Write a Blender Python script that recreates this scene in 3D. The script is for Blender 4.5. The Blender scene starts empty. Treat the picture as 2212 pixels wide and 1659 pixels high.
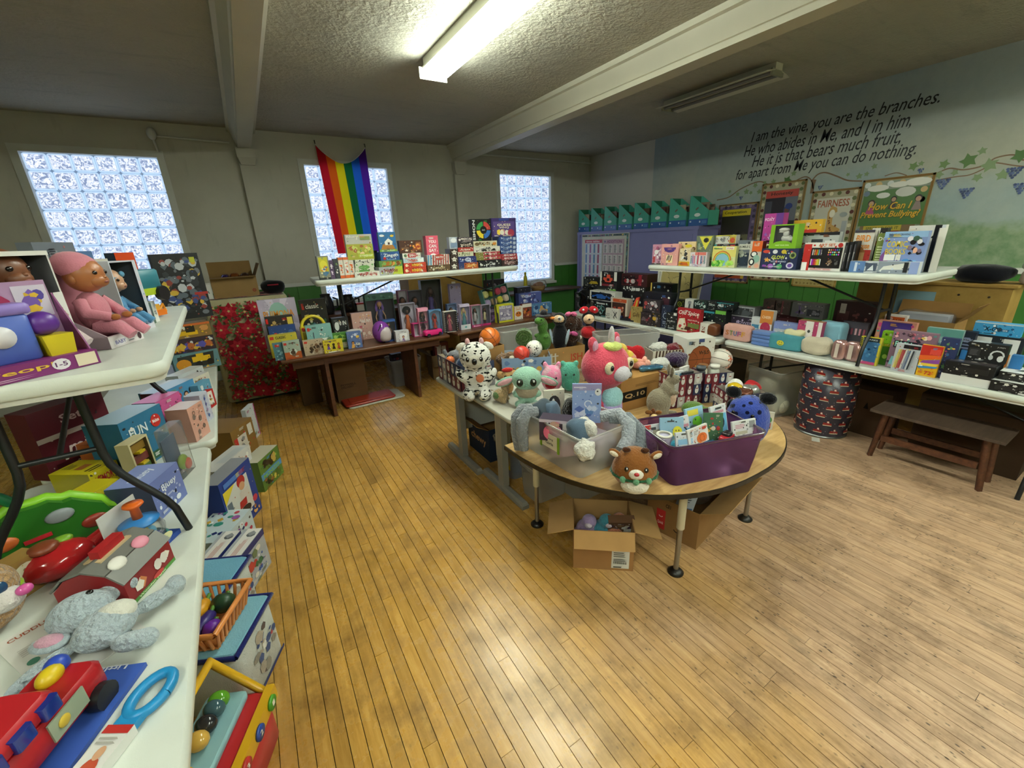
import bpy, bmesh, math, random
from mathutils import Vector, Matrix, Euler
R = math.radians
rnd = random.Random(7)
scene = bpy.context.scene
COL = scene.collection
# ---------------------------------------------------------------- camera
CAM = Vector((0, 0, 1.8))
def set_camera():
    yaw, pit, rol = R(30.9), R(-19.1), R(-2.36)
    f = Vector((math.sin(yaw) * math.cos(pit), math.cos(yaw) * math.cos(pit), math.sin(pit)))
    r = Vector((math.cos(yaw), -math.sin(yaw), 0)); u = r.cross(f)
    c, s = math.cos(rol), math.sin(rol)
    r2, u2 = r * c + u * s, u * c - r * s
    cd = bpy.data.cameras.new('camera'); co = bpy.data.objects.new('camera', cd); COL.objects.link(co)
    cd.sensor_fit = 'HORIZONTAL'; cd.sensor_width = 36.0; cd.lens = 899.05 / 2212 * 36.0
    cd.clip_start = 0.05; cd.clip_end = 100
    m = Matrix((r2, u2, -f)).transposed().to_4x4(); m.translation = CAM
    co.matrix_world = m
    scene.camera = co
set_camera()
# ---------------------------------------------------------------- world and exposure
W = bpy.data.worlds.new('overcast_sky'); scene.world = W; W.use_nodes = True
W.node_tree.nodes['Background'].inputs['Color'].default_value = (0.78, 0.88, 1.0, 1)
W.node_tree.nodes['Background'].inputs['Strength'].default_value = 1.0
scene.view_settings.view_transform = 'Standard'
scene.view_settings.look = 'None'
scene.view_settings.gamma = 1.0
scene.view_settings.use_curve_mapping = False
scene.view_settings.exposure = 0.48
scene.cycles.max_bounces = 6; scene.cycles.diffuse_bounces = 3; scene.cycles.glossy_bounces = 3; scene.cycles.transmission_bounces = 4; scene.cycles.transparent_max_bounces = 12
scene.cycles.caustics_reflective = False; scene.cycles.caustics_refractive = False
TUBE = 34.0     # fluorescent tube strength
DAY = .8       # daylight through the glass blocks
# ---------------------------------------------------------------- room measures
YB, XR, ZC, XL, YF = 7.3, 6.45, 3.34, -3.4, -3.2     # back wall, right wall, ceiling, left wall, wall behind camera
ZT, ZU = 0.74, 1.48                                   # lower and upper table tops
# ---------------------------------------------------------------- colours and materials
def hx(s):
    if not isinstance(s, str): return s
    s = s.lstrip('#')
    if len(s) == 3: s = ''.join(c * 2 for c in s)
    v = [int(s[i:i + 2], 16) / 255 for i in (0, 2, 4)]
    return tuple((c / 12.92 if c <= .04045 else ((c + .055) / 1.055) ** 2.4) for c in v) + (1.0,)
MAT = {}
class NT:
    def __init__(s, name):
        s.m = bpy.data.materials.new(name); s.m.use_nodes = True; s.t = s.m.node_tree
        s.b = s.t.nodes['Principled BSDF']; s.o = s.t.nodes['Material Output']; MAT[name] = s.m
    def n(s, typ, **kw):
        x = s.t.nodes.new('ShaderNode' + typ)
        for k, v in kw.items():
            if k[0] == '_': setattr(x, k[1:], v)
            else:
                key = k.replace('__', ' ')
                x.inputs[int(key[1:]) if key[0] == 'i' and key[1:].isdigit() else key].default_value = v
        return x
    def l(s, a, b): s.t.links.new(a, b)
    def ramp(s, fac, stops, interp='LINEAR'):
        x = s.n('ValToRGB'); e = x.color_ramp.elements; x.color_ramp.interpolation = interp
        while len(e) < len(stops): e.new(0.5)
        for q, (p, c) in zip(e, stops): q.position = p; q.color = hx(c)
        s.l(fac, x.inputs[0]); return x.outputs[0]
    def mix(s, fac, a, b, mode='MIX'):
        x = s.n('MixRGB', _blend_type=mode)
        for i, v in enumerate((fac, a, b)):
            if hasattr(v, 'is_linked'): s.l(v, x.inputs[i])
            else: x.inputs[i].default_value = v if i == 0 else hx(v)
        return x.outputs[0]
    def math(s, op, a, b=0.0):
        x = s.n('Math', _operation=op)
        for i, v in enumerate((a, b)):
            if hasattr(v, 'is_linked'): s.l(v, x.inputs[i])
            else: x.inputs[i].default_value = v
        return x.outputs[0]
    def bump(s, h, strength=.3, dist=.01):
        x = s.n('Bump'); x.inputs['Strength'].default_value = strength; x.inputs['Distance'].default_value = dist
        s.l(h, x.inputs['Height']); s.l(x.outputs[0], s.b.inputs['Normal'])
    def set(s, **kw):
        for k, v in kw.items(): s.b.inputs[k.replace('__', ' ')].default_value = v
        return s
    def vec(s, kind='Object', scale=(1, 1, 1)):
        if kind == 'World': o = s.n('NewGeometry').outputs['Position']
        else: o = s.n('TexCoord').outputs[kind]
        m = s.n('Mapping'); s.l(o, m.inputs[0]); m.inputs['Scale'].default_value = scale
        return m.outputs[0]
    def noise(s, vec, scale, detail=3, rough=.5, out='Fac'):
        x = s.n('TexNoise', Scale=scale, Detail=detail, Roughness=rough); s.l(vec, x.inputs['Vector']); return x.outputs[out]

def col_mat(name, rough=.5, spec=.5, bump=None, sheen=0, coat=0, var=0.0, metal=0.0):
    """surface whose colour comes from the mesh's own colour attribute"""
    t = NT(name)
    a = t.n('Attribute', _attribute_name='Col')
    c = a.outputs['Color']
    if var or bump:
        v = t.vec('Object')
        if var:
            nz = t.noise(v, 9, 4)
            c = t.mix(1.0, c, t.ramp(nz, [(.3, (1 - var,) * 3 + (1,)), (.7, (1 + 0 * var,) * 3 + (1,))]), 'MULTIPLY')
        if bump:
            t.bump(t.noise(v, bump[0], 3), bump[1], bump[2])
    t.l(c, t.b.inputs['Base Color'])
    t.set(Roughness=rough, Metallic=metal); t.b.inputs['Specular IOR Level'].default_value = spec
    if sheen: t.set(Sheen__Weight=sheen, Sheen__Roughness=.4)
    if coat: t.set(Coat__Weight=coat, Coat__Roughness=.12)
    return t
col_mat('paper', .45, .4, var=.06)
col_mat('gloss', .28, .5)
col_mat('plastic', .38, .5)
col_mat('shiny', .12, .6)
col_mat('fabric', .95, .15, (160, .5, .004), sheen=.25, var=.12)
col_mat('plush', .95, .12, (95, .9, .008), sheen=.4, var=.14)
col_mat('fur', .95, .1, (70, 1.0, .02), sheen=.5, var=.25)
col_mat('card', .8, .2, (40, .12, .002), var=.12)
col_mat('metal', .35, .5, metal=.85)
col_mat('blackmetal', .42, .5, (200, .1, .001))
col_mat('tabletop', .42, .4, (320, .22, .001), var=.07)
def flag_mat():
    t = NT('flagcloth'); a = t.n('Attribute', _attribute_name='Col'); d = t.n('BsdfDiffuse'); l = t.n('BsdfTranslucent'); m = t.n('MixShader'); m.inputs[0].default_value = .5
    t.l(a.outputs['Color'], d.inputs[0]); t.l(a.outputs['Color'], l.inputs[0]); t.l(d.outputs[0], m.inputs[1]); t.l(l.outputs[0], m.inputs[2]); t.l(m.outputs[0], t.o.inputs['Surface'])
flag_mat()
col_mat('foil', .16, .6, metal=.6, bump=(30, .4, .01))
def plush_obj(name, spots=None, scale=9, thr=.62, dark='#101010', bumpy=(95, .9, .008)):
    """plush skin coloured by the object's own colour, with optional printed spots"""
    t = NT(name); c = t.n('ObjectInfo').outputs['Color']; v = t.vec('Object')
    nz = t.noise(v, 8, 4); c = t.mix(1.0, c, t.ramp(nz, [(.3, (.84,) * 3 + (1,)), (.7, (1, 1, 1, 1))]), 'MULTIPLY')
    if spots == 'voronoi':
        vo = t.n('TexVoronoi', Scale=scale, Randomness=.9); t.l(v, vo.inputs['Vector'])
        c = t.mix(t.ramp(vo.outputs['Distance'], [(thr, (1, 1, 1, 1)), (thr + .04, (0, 0, 0, 1))]), c, dark)
    elif spots == 'zebra':
        mp = t.n('Mapping'); t.l(v, mp.inputs[0]); mp.inputs['Scale'].default_value = (1, 1, 2.1)
        vo = t.noise(mp.outputs[0], scale, 1.2, .4)
        c = t.mix(t.ramp(vo, [(thr, (0, 0, 0, 1)), (thr + .02, (1, 1, 1, 1))]), c, dark)
    elif spots == 'cell':
        vo = t.n('TexVoronoi', Scale=scale, _feature='DISTANCE_TO_EDGE'); t.l(v, vo.inputs['Vector'])
        c = t.mix(t.ramp(vo.outputs['Distance'], [(thr, (1, 1, 1, 1)), (thr + .05, (0, 0, 0, 1))]), c, dark)
    t.l(c, t.b.inputs['Base Color']); t.bump(t.noise(v, bumpy[0], 3), bumpy[1], bumpy[2])
    t.set(Roughness=.95, Sheen__Weight=.35, Sheen__Roughness=.4); t.b.inputs['Specular IOR Level'].default_value = .12
plush_obj('plush_plain'); plush_obj('plush_spots', 'voronoi', 13, .30); plush_obj('plush_patch', 'zebra', 30, .56)
plush_obj('plush_cells', 'cell', 16, .10, '#e98fb0'); plush_obj('plush_fur', bumpy=(60, 1.0, .03)); plush_obj('plush_blue', 'voronoi', 24, .30, '#0c1030')
plush_obj('plush_giraffe', 'cell', 26, .09, '#f0cf90')
def clear_mat(name, tint='#ffffff', body=.15, gloss=.12, rough=.08, bodycol='#ffffff', glow=False):
    t = NT(name)
    tr = t.n('BsdfTransparent'); tr.inputs[0].default_value = hx(tint)
    df = t.n('BsdfDiffuse'); df.inputs[0].default_value = hx(bodycol)
    tl = t.n('BsdfTranslucent'); tl.inputs[0].default_value = hx(bodycol)
    gl = t.n('BsdfGlossy'); gl.inputs['Roughness'].default_value = rough
    a = t.n('MixShader'); a.inputs[0].default_value = .5; t.l(df.outputs[0], a.inputs[1]); t.l(tl.outputs[0], a.inputs[2])
    b = t.n('MixShader'); b.inputs[0].default_value = body; t.l(tr.outputs[0], b.inputs[1]); t.l(a.outputs[0], b.inputs[2])
    fr = t.n('LayerWeight', Blend=.25); g = t.math('MULTIPLY', fr.outputs['Fresnel'], gloss * 4); g = t.math('MINIMUM', g, .6)
    c = t.n('MixShader'); t.l(g, c.inputs[0]); t.l(b.outputs[0], c.inputs[1]); t.l(gl.outputs[0], c.inputs[2])
    t.l(c.outputs[0], t.o.inputs['Surface'])
clear_mat('film', body=.03, gloss=.14, rough=.05)
clear_mat('clearbag', body=.10, gloss=.2, rough=.12)
clear_mat('frosted', body=.34, gloss=.10, rough=.25, bodycol='#e6e6e2')
clear_mat('purplebin', tint='#a878a4', body=.5, gloss=.12, rough=.25, bodycol='#7a4a78')
clear_mat('bluefilm', tint='#b8ccf0', body=.3, gloss=.14, rough=.1, bodycol='#a4b8e4')

# ---------------------------------------------------------------- mesh building
def I4(): return Matrix.Identity(4)
def TR(x=0, y=0, z=0, rx=0, ry=0, rz=0, s=1):
    return Matrix.Translation((x, y, z)) @ Euler((R(rx), R(ry), R(rz))).to_matrix().to_4x4() @ Matrix.Scale(s, 4)
class MB:
    def __init__(s): s.v = []; s.f = []; s.c = []; s.sm = []; s.M = I4()
    def add(s, vs, fs, col, smooth=False, M=None):
        M = s.M @ M if M is not None else s.M
        o = len(s.v); s.v += [tuple(M @ Vector(p)) for p in vs]
        col = hx(col)
        for f in fs: s.f.append(tuple(o + i for i in f)); s.c.append(col); s.sm.append(smooth)
        return s
    def box(s, c, d, col, M=None, top=None):
        """box centred in x and y on c, standing on c.z; top=(scale x, scale y) tapers it"""
        x, y, z = c; w, e, h = d[0] / 2, d[1] / 2, d[2]; tx, ty = top or (1, 1)
        vs = [(x - w, y - e, z), (x + w, y - e, z), (x + w, y + e, z), (x - w, y + e, z),
              (x - w * tx, y - e * ty, z + h), (x + w * tx, y - e * ty, z + h), (x + w * tx, y + e * ty, z + h), (x - w * tx, y + e * ty, z + h)]
        return s.add(vs, [(0, 3, 2, 1), (4, 5, 6, 7), (0, 1, 5, 4), (1, 2, 6, 5), (2, 3, 7, 6), (3, 0, 4, 7)], col, False, M)
    def prism(s, poly, z0, z1, col, M=None, smooth=False, inset=0, caps=True):
        """polygon in xy raised from z0 to z1"""
        n = len(poly); vs = [(x, y, z0) for x, y in poly] + [(x, y, z1) for x, y in poly]
        if caps: s.add(vs, [tuple(range(n - 1, -1, -1)), tuple(range(n, 2 * n))], col, False, M)
        return s.add(vs, [(i, (i + 1) % n, n + (i + 1) % n, n + i) for i in range(n)], col, smooth, M)
    def rbox(s, c, d, r, col, M=None, seg=3, edge=0):
        """box with rounded vertical corners and softened rim"""
        x, y, z = c; w, e, h = d[0] / 2, d[1] / 2, d[2]
        def ring(k):
            P = []
            for cx, cy, a0 in ((w - r, e - r, 0), (-w + r, e - r, 90), (-w + r, -e + r, 180), (w - r, -e + r, 270)):
                for i in range(seg + 1):
                    a = R(a0 + 90 * i / seg); P.append((x + cx + (r - k) * math.cos(a), y + cy + (r - k) * math.sin(a)))
            return P
        k = min(edge, r * .9)
        levels = [(z, k), (z + k, 0), (z + h - k, 0), (z + h, k)] if k else [(z, 0), (z + h, 0)]
        vs = []; n = 4 * (seg + 1)
        for zz, kk in levels: vs += [(px, py, zz) for px, py in ring(kk)]
        fs = [tuple(range(n - 1, -1, -1)), tuple(range((len(levels) - 1) * n, len(levels) * n))]
        s.add(vs, fs, col, False, M)
        return s.add(vs, [(l * n + i, l * n + (i + 1) % n, (l + 1) * n + (i + 1) % n, (l + 1) * n + i) for l in range(len(levels) - 1) for i in range(n)], col, True, M)
    def ell(s, c, r, col, M=None, seg=14, rings=9, rot=None):
        if not hasattr(r, '__len__'): r = (r, r, r)
        L = Matrix.Translation(c) @ (Euler([R(a) for a in rot]).to_matrix().to_4x4() if rot else I4())
        vs = [(0, 0, -r[2])]
        for i in range(1, rings):
            a = math.pi * i / rings - math.pi / 2
            for j in range(seg):
                b = 2 * math.pi * j / seg; vs.append((r[0] * math.cos(a) * math.cos(b), r[1] * math.cos(a) * math.sin(b), r[2] * math.sin(a)))
        vs.append((0, 0, r[2])); fs = []
        for j in range(seg):
            k = (j + 1) % seg; fs.append((0, 1 + k, 1 + j)); t = 1 + (rings - 2) * seg; fs.append((len(vs) - 1, t + j, t + k))
            for i in range(rings - 2): a = 1 + i * seg; fs.append((a + j, a + k, a + seg + k, a + seg + j))
        return s.add(vs, fs, col, True, (M @ L) if M is not None else L)
    def lathe(s, prof, col, M=None, seg=20, smooth=True, arc=360):
        vs = []; n = len(prof); full = arc == 360; cnt = seg if full else seg + 1
        for j in range(cnt):
            a = R(arc) * j / seg
            for r, z in prof: vs.append((r * math.cos(a), r * math.sin(a), z))
        fs = [(j * n + i, ((j + 1) % cnt) * n + i, ((j + 1) % cnt) * n + i + 1, j * n + i + 1) for j in range(seg) for i in range(n - 1)]
        return s.add(vs, fs, col, smooth, M)
    def tube(s, pts, r, col, M=None, seg=8, caps=True):
        pts = [Vector(p) for p in pts]; vs = []; up = None
        rr = r if hasattr(r, '__len__') else [r] * len(pts)
        for i, p in enumerate(pts):
            d = (pts[min(i + 1, len(pts) - 1)] - pts[max(i - 1, 0)]).normalized()
            if up is None: up = Vector((0, 0, 1)) if abs(d.z) < .9 else Vector((1, 0, 0))
            a = d.cross(up).normalized(); b = a.cross(d).normalized(); up = b
            for j in range(seg):
                t = 2 * math.pi * j / seg; vs.append(p + a * (rr[i] * math.cos(t)) + b * (rr[i] * math.sin(t)))
        n = len(pts); fs = [(i * seg + j, i * seg + (j + 1) % seg, (i + 1) * seg + (j + 1) % seg, (i + 1) * seg + j) for i in range(n - 1) for j in range(seg)]
        s.add(vs, fs, col, True, M)
        if caps: s.add(vs, [tuple(range(seg - 1, -1, -1)), tuple(range((n - 1) * seg, n * seg))], col, False, M)
        return s
    def grid(s, fn, nu, nv, col, M=None, smooth=True, closed=False):
        vs = [fn(i / nu, j / nv) for j in range(nv + 1) for i in range(nu + 1)]
        for j in range(nv):
            for i in range(nu):
                pass
        if callable(col):
            o = len(s.v); MM = s.M @ M if M is not None else s.M
            s.v += [tuple(MM @ Vector(p)) for p in vs]
            for j in range(nv):
                for i in range(nu):
                    a = j * (nu + 1) + i; s.f.append((o + a, o + a + 1, o + a + nu + 2, o + a + nu + 1)); s.c.append(hx(col((i + .5) / nu, (j + .5) / nv))); s.sm.append(smooth)
            return s
        return s.add(vs, [(j * (nu + 1) + i, j * (nu + 1) + i + 1, (j + 1) * (nu + 1) + i + 1, (j + 1) * (nu + 1) + i) for j in range(nv) for i in range(nu)], col, smooth, M)
    def build(s, name, mat='paper', parent=None, loc=None, rot=None, label=None):
        me = bpy.data.meshes.new(name); me.from_pydata(s.v, [], s.f); 
        me.polygons.foreach_set('use_smooth', s.sm)
        at = me.color_attributes.new('Col', 'FLOAT_COLOR', 'CORNER'); buf = []
        for f, c in zip(s.f, s.c): buf += list(c) * len(f)
        at.data.foreach_set('color', buf)
        me.materials.append(MAT[mat]); me.update()
        return link(name, me, parent, loc, rot, label)
def link(name, me, parent=None, loc=None, rot=None, label=None):
    o = bpy.data.objects.new(name, me); COL.objects.link(o); o.parent = parent
    if loc is not None: o.location = loc
    if rot is not None: o.rotation_euler = [R(a) for a in rot]
    if label: o['label'] = label
    return o
def tag(o, label, cat, group=None):
    o['label'] = label; o['category'] = cat
    if group: o['group'] = group
    return o
def T(name, label, cat, loc=(0, 0, 0), rz=0, group=None, rot=None):
    o = bpy.data.objects.new(name, None); COL.objects.link(o); o.empty_display_size = .05
    o.location = loc; o.rotation_euler = [R(a) for a in rot] if rot else (0, 0, R(rz))
    return tag(o, label, cat, group)
def S(o): o['kind'] = 'structure'; return o
def dup(root, loc, rz=None, label=None, rot=None):
    def cp(o, par):
        c = o.copy(); COL.objects.link(c); c.parent = par
        for ch in list(o.children): cp(ch, c)
        return c
    r = cp(root, None); r.location = loc
    if rz is not None: r.rotation_euler = (0, 0, R(rz))
    if rot is not None: r.rotation_euler = [R(a) for a in rot]
    if label: r['label'] = label
    return r
# ---------------------------------------------------------------- lettering and print
_tx = {}
def text_mesh(txt, shear=0, bold=0.0):
    k = (txt, shear, bold)
    if k not in _tx:
        cu = bpy.data.curves.new('lettering', 'FONT'); cu.body = txt; cu.resolution_u = 2; cu.shear = shear; cu.offset = bold; cu.size = 1
        ob = bpy.data.objects.new('lettering', cu); me = bpy.data.meshes.new_from_object(ob)
        vs = [tuple(v.co) for v in me.vertices]; fs = [tuple(p.vertices) for p in me.polygons]
        bpy.data.objects.remove(ob); bpy.data.curves.remove(cu); bpy.data.meshes.remove(me)
        if not vs: vs = [(0, 0, 0)]
        xs = [v[0] for v in vs]; ys = [v[1] for v in vs]
        x0, x1, y0, y1 = min(xs), max(xs), min(ys), max(ys)
        _tx[k] = ([((x - x0) / max(x1 - x0, 1e-6), (y - y0) / max(y1 - y0, 1e-6)) for x, y, z in vs], fs, (x1 - x0) / max(y1 - y0, 1e-6))
    return _tx[k]
def art(mb, spec, w, h, M, eps=.0006):
    """flat print: spec is ';'-separated shapes in 0..1 face coordinates, drawn in the local xz plane facing -y"""
    lay = 0; rg = random.Random(hash(spec) % 1000 if False else sum(map(ord, spec)))
    def put(P, fs, col):
        mb.add([(x * w, -eps - lay * .00025, y * h) for x, y in P], fs, col, False, M)
    def disc(cx, cy, rx, ry, col, n=14): put([(cx + rx * math.cos(2 * math.pi * i / n), cy + ry * math.sin(2 * math.pi * i / n)) for i in range(n)], [tuple(range(n))], col)
    for it in spec.split(';'):
        a = it.split()
        if not a: continue
        k = a[0]; lay += 1
        if k == 'r': x0, y0, x1, y1 = map(float, a[1:5]); put([(x0, y0), (x1, y0), (x1, y1), (x0, y1)], [(0, 1, 2, 3)], a[5])
        elif k == 'e': cx, cy, rx, ry = map(float, a[1:5]); disc(cx, cy, rx, ry, a[5])
        elif k == 'p': c = list(map(float, a[1:-1])); P = list(zip(c[::2], c[1::2])); put(P, [tuple(range(len(P)))], a[-1])
        elif k == 's':
            cx, cy, rx, ry = map(float, a[1:5]); put([(cx + (rx if i % 2 == 0 else rx * .45) * math.cos(R(90 + 36 * i)), cy + (ry if i % 2 == 0 else ry * .45) * math.sin(R(90 + 36 * i))) for i in range(10)] + [(cx, cy)], [(i, (i + 1) % 10, 10) for i in range(10)], a[5])
        elif k in 'ti':           # t cx cy width height colour words
            cx, cy, tw, th = map(float, a[1:5]); vs, fs, ar = text_mesh(' '.join(a[6:]), .25 if k == 'i' else 0, .018)
            put([(cx + (x - .5) * tw, cy + (y - .5) * th) for x, y in vs], fs, a[5])
        elif k == 'a':            # ring sector: a cx cy r0 r1 from to colour
            cx, cy, r0, r1, a0, a1 = map(float, a[1:7]); n = 8; q = w / h
            A = [R(a0 + (a1 - a0) * i / n) for i in range(n + 1)]
            put([(cx + r0 * math.cos(t), cy + q * r0 * math.sin(t)) for t in A] + [(cx + r1 * math.cos(t), cy + q * r1 * math.sin(t)) for t in A], [(i, i + n + 1, i + n + 2, i + 1) for i in range(n)], a[7])
        elif k == 'v':            # text running upwards: v cx cy width height colour words
            cx, cy, tw, th = map(float, a[1:5]); vs, fs, ar = text_mesh(' '.join(a[6:]), 0, .018)
            put([(cx - (y - .5) * tw, cy + (x - .5) * th) for x, y in vs], fs, a[5])
        elif k == 'n':            # scatter: n count x0 y0 x1 y1 size colours...
            n = int(a[1]); x0, y0, x1, y1, sz = map(float, a[2:7])
            for q in range(n):
                rx = sz * rg.uniform(.5, 1.2); ry = rx * w / h * rg.uniform(.6, 1.3); rx = min(rx, (x1 - x0) / 2); ry = min(ry, (y1 - y0) / 2)
                disc(rg.uniform(x0 + rx, x1 - rx), rg.uniform(y0 + ry, y1 - ry), rx, ry, rg.choice(a[7:]), rg.choice((4, 5, 7, 9))); lay += .25
        elif k == 'l':            # small print: l x0 y0 x1 y1 rows colour
            x0, y0, x1, y1 = map(float, a[1:5]); n = int(a[5]); hh = (y1 - y0) / n
            for q in range(n): put([(x0, y0 + q * hh), (x0 + (x1 - x0) * rg.uniform(.6, 1), y0 + q * hh), (x0 + (x1 - x0) * rg.uniform(.6, 1), y0 + (q + .5) * hh), (x0, y0 + (q + .5) * hh)], [(0, 1, 2, 3)], a[6])
        elif k == 'g':            # person in the print: g cx cy size skin hair dress
            cx, cy, q = map(float, a[1:4]); v = q * w / h
            put([(cx - q * .9, cy - v * 2.4), (cx + q * .9, cy - v * 2.4), (cx + q * .35, cy - v * .4), (cx - q * .35, cy - v * .4)], [(0, 1, 2, 3)], a[6]); lay += 1
            disc(cx, cy + v * .12, q * .68, v * .75, a[5]); lay += 1; disc(cx, cy - v * .02, q * .5, v * .55, a[4])
def faces_M(w, d, h, k):
    """matrix putting face coordinates (x right, z up, facing -y) on a side of a box standing on z=0"""
    if k == 'F': return TR(-w / 2, -d / 2, 0), w, h
    if k == 'B': return TR(w / 2, d / 2, 0, rz=180), w, h
    if k == 'R': return TR(w / 2, -d / 2, 0, rz=90), d, h
    if k == 'L': return TR(-w / 2, d / 2, 0, rz=-90), d, h
    if k == 'T': return TR(-w / 2, -d / 2, h, rx=-90), w, d
def prints(mb, spec, w, d, h):
    for part in spec.split('|'):
        if not part: continue
        k, s = (part[0], part[2:]) if len(part) > 1 and part[1] == ':' else ('F', part)
        M, fw, fh = faces_M(w, d, h, k); art(mb, s, fw, fh, M)
def busy(s, w, h):
    """fine print around the main shapes of a pack's front, in the pack's own colours"""
    rg = random.Random(sum(map(ord, s)) + 1); pal = [q for q in s.replace(';', ' ').split() if q[0] == '#'][:6] + ['#dedbd4', '#2a2a2e']; o = [f'n 16 .03 .03 .97 .97 .035 ' + ' '.join(pal)]
    e = ['n 14 .04 .04 .96 .96 .014 ' + ' '.join(pal)]
    for q in range(3): x, y = rg.uniform(.05, .7), rg.choice((.03, .1, .88)); e.append(f'l {x:.2f} {y:.2f} {x + rg.uniform(.12, .25):.2f} {y + .07:.2f} 3 {rg.choice(pal)}')
    return ';'.join(o) + ';' + s + ';' + ';'.join(e)
def B(name, label, cat, loc, size, rz, col, spec='', group=None, mat='paper', rot=None, side=None):
    """a printed carton standing on loc (centre of its base), front towards its own -y"""
    w, d, h = size
    t = T(name, label, cat, loc, rz, group, rot)
    m = MB().box((0, 0, 0), size, col)
    if side: m.c = [hx(col) if i == 2 else hx(side) for i in range(6)]
    m.build('carton', mat, t)
    if spec:
        f = spec.split('|'); q = f[0]
        if mat == 'paper' and w > .07 and h > .03 and q[1:2] != ':': f[0] = busy(q, w, h)
        p = MB(); prints(p, '|'.join(f), w, d, h); p.build('printed_face', 'gloss' if mat == 'paper' else mat, t)['kind'] = 'stuff'
    return t
def _tray(s, c, d, col, t=.004, inner=None, M=None):
    """box open at its front (-y): one connected shell"""
    x, y, z = c; w, e, h = d[0] / 2, d[1] / 2, d[2]
    V = lambda w, f, b, z0, z1: [(x - w, y + f, z0), (x + w, y + f, z0), (x + w, y + f, z1), (x - w, y + f, z1), (x - w, y + b, z0), (x + w, y + b, z0), (x + w, y + b, z1), (x - w, y + b, z1)]
    vs = [(p[0], p[1], p[2]) for p in V(w, -e, e, z, z + h)] + V(w - t, -e, e - t, z + t, z + h - t)
    s.add(vs, [(4, 7, 6, 5), (0, 4, 5, 1), (1, 5, 6, 2), (2, 6, 7, 3), (3, 7, 4, 0), (0, 1, 9, 8), (1, 2, 10, 9), (2, 3, 11, 10), (3, 0, 8, 11)], col, False, M)
    o = len(s.v) - 16
    for f in [(12, 13, 14, 15), (8, 9, 13, 12), (9, 10, 14, 13), (10, 11, 15, 14), (11, 8, 12, 15)]:
        s.f.append(tuple(o + i for i in f)); s.c.append(hx(inner or col)); s.sm.append(False)
    return s
MB.tray = _tray
def open_box(s, c, d, col, t=.005, inner=None, M=None):
    """box open at the top"""
    L = Matrix.Translation(c) @ TR(0, 0, d[2] / 2, rx=-90)
    return s.tray((0, 0, -d[1] / 2), (d[0], d[2], d[1]), col, t, inner, (M @ L) if M is not None else L)
MB.open_box = open_box
def doll(mb, x, y, z, h, skin, hair, dress, long=True):
    """standing doll of height h"""
    k = h
    mb.lathe([(0, .02 * k), (.14 * k, .02 * k), (.10 * k, .3 * k), (.055 * k, .48 * k), (.075 * k, .62 * k), (.06 * k, .68 * k), (.022 * k, .70 * k)] if long else
             [(.0, .26 * k), (.11 * k, .26 * k), (.055 * k, .48 * k), (.075 * k, .62 * k), (.06 * k, .68 * k), (.022 * k, .70 * k)], dress, TR(x, y, z), 10)
    if not long:
        for s in (-1, 1): mb.tube([(x + s * .03 * k, y, z), (x + s * .035 * k, y, z + .3 * k)], [.016 * k, .026 * k], skin, seg=6)
    mb.tube([(x, y, z + .68 * k), (x, y, z + .76 * k)], .02 * k, skin, seg=6)
    for s in (-1, 1): mb.tube([(x + s * .07 * k, y, z + .65 * k), (x + s * .13 * k, y - .02 * k, z + .5 * k), (x + s * .12 * k, y - .05 * k, z + .38 * k)], [.02 * k, .017 * k, .013 * k], skin, seg=6)
    mb.ell((x, y - .01 * k, z + .83 * k), (.072 * k, .07 * k, .085 * k), skin, seg=10, rings=7)
def hairdo(mb, x, y, z, h, hair, style='long'):
    k = h
    if style == 'afro': mb.ell((x, y + .03 * k, z + .86 * k), (.16 * k, .10 * k, .15 * k), hair, seg=10, rings=7)
    else:
        mb.ell((x, y + .018 * k, z + .85 * k), (.085 * k, .075 * k, .095 * k), hair, seg=10, rings=7)
        for s in (-1, 1): mb.tube([(x + s * .06 * k, y + .03 * k, z + .86 * k), (x + s * .09 * k, y + .02 * k, z + .72 * k), (x + s * .075 * k, y + .01 * k, z + .56 * k)], [.035 * k, .04 * k, .015 * k], hair, seg=6)
def DB(name, label, cat, loc, size, rz, col, skin, hair, dress, spec='', group=None, style='long', inner=None, film=True, long=True, rot=None):
    """window carton with a doll standing inside"""
    w, d, h = size; t = T(name, label, cat, loc, rz, group, rot)
    MB().tray((0, 0, 0), size, col, .005, inner or col).build('carton', 'paper', t)
    k = h * .86; m = MB(); doll(m, 0, .01, .03 * h, k, skin, hair, dress, long); dl = m.build('doll', 'plastic', t)
    m = MB(); hairdo(m, 0, .01, .03 * h, k, hair, style); m.build('hair', 'fabric', dl)
    if spec: p = MB(); prints(p, spec, w, d, h); p.build('printed_face', 'gloss', t)
    if film: MB().box((0, -d / 2 + .001, .004), (w - .008, .001, h - .008), '#fff').build('window_film', 'film', t)
    return t
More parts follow.
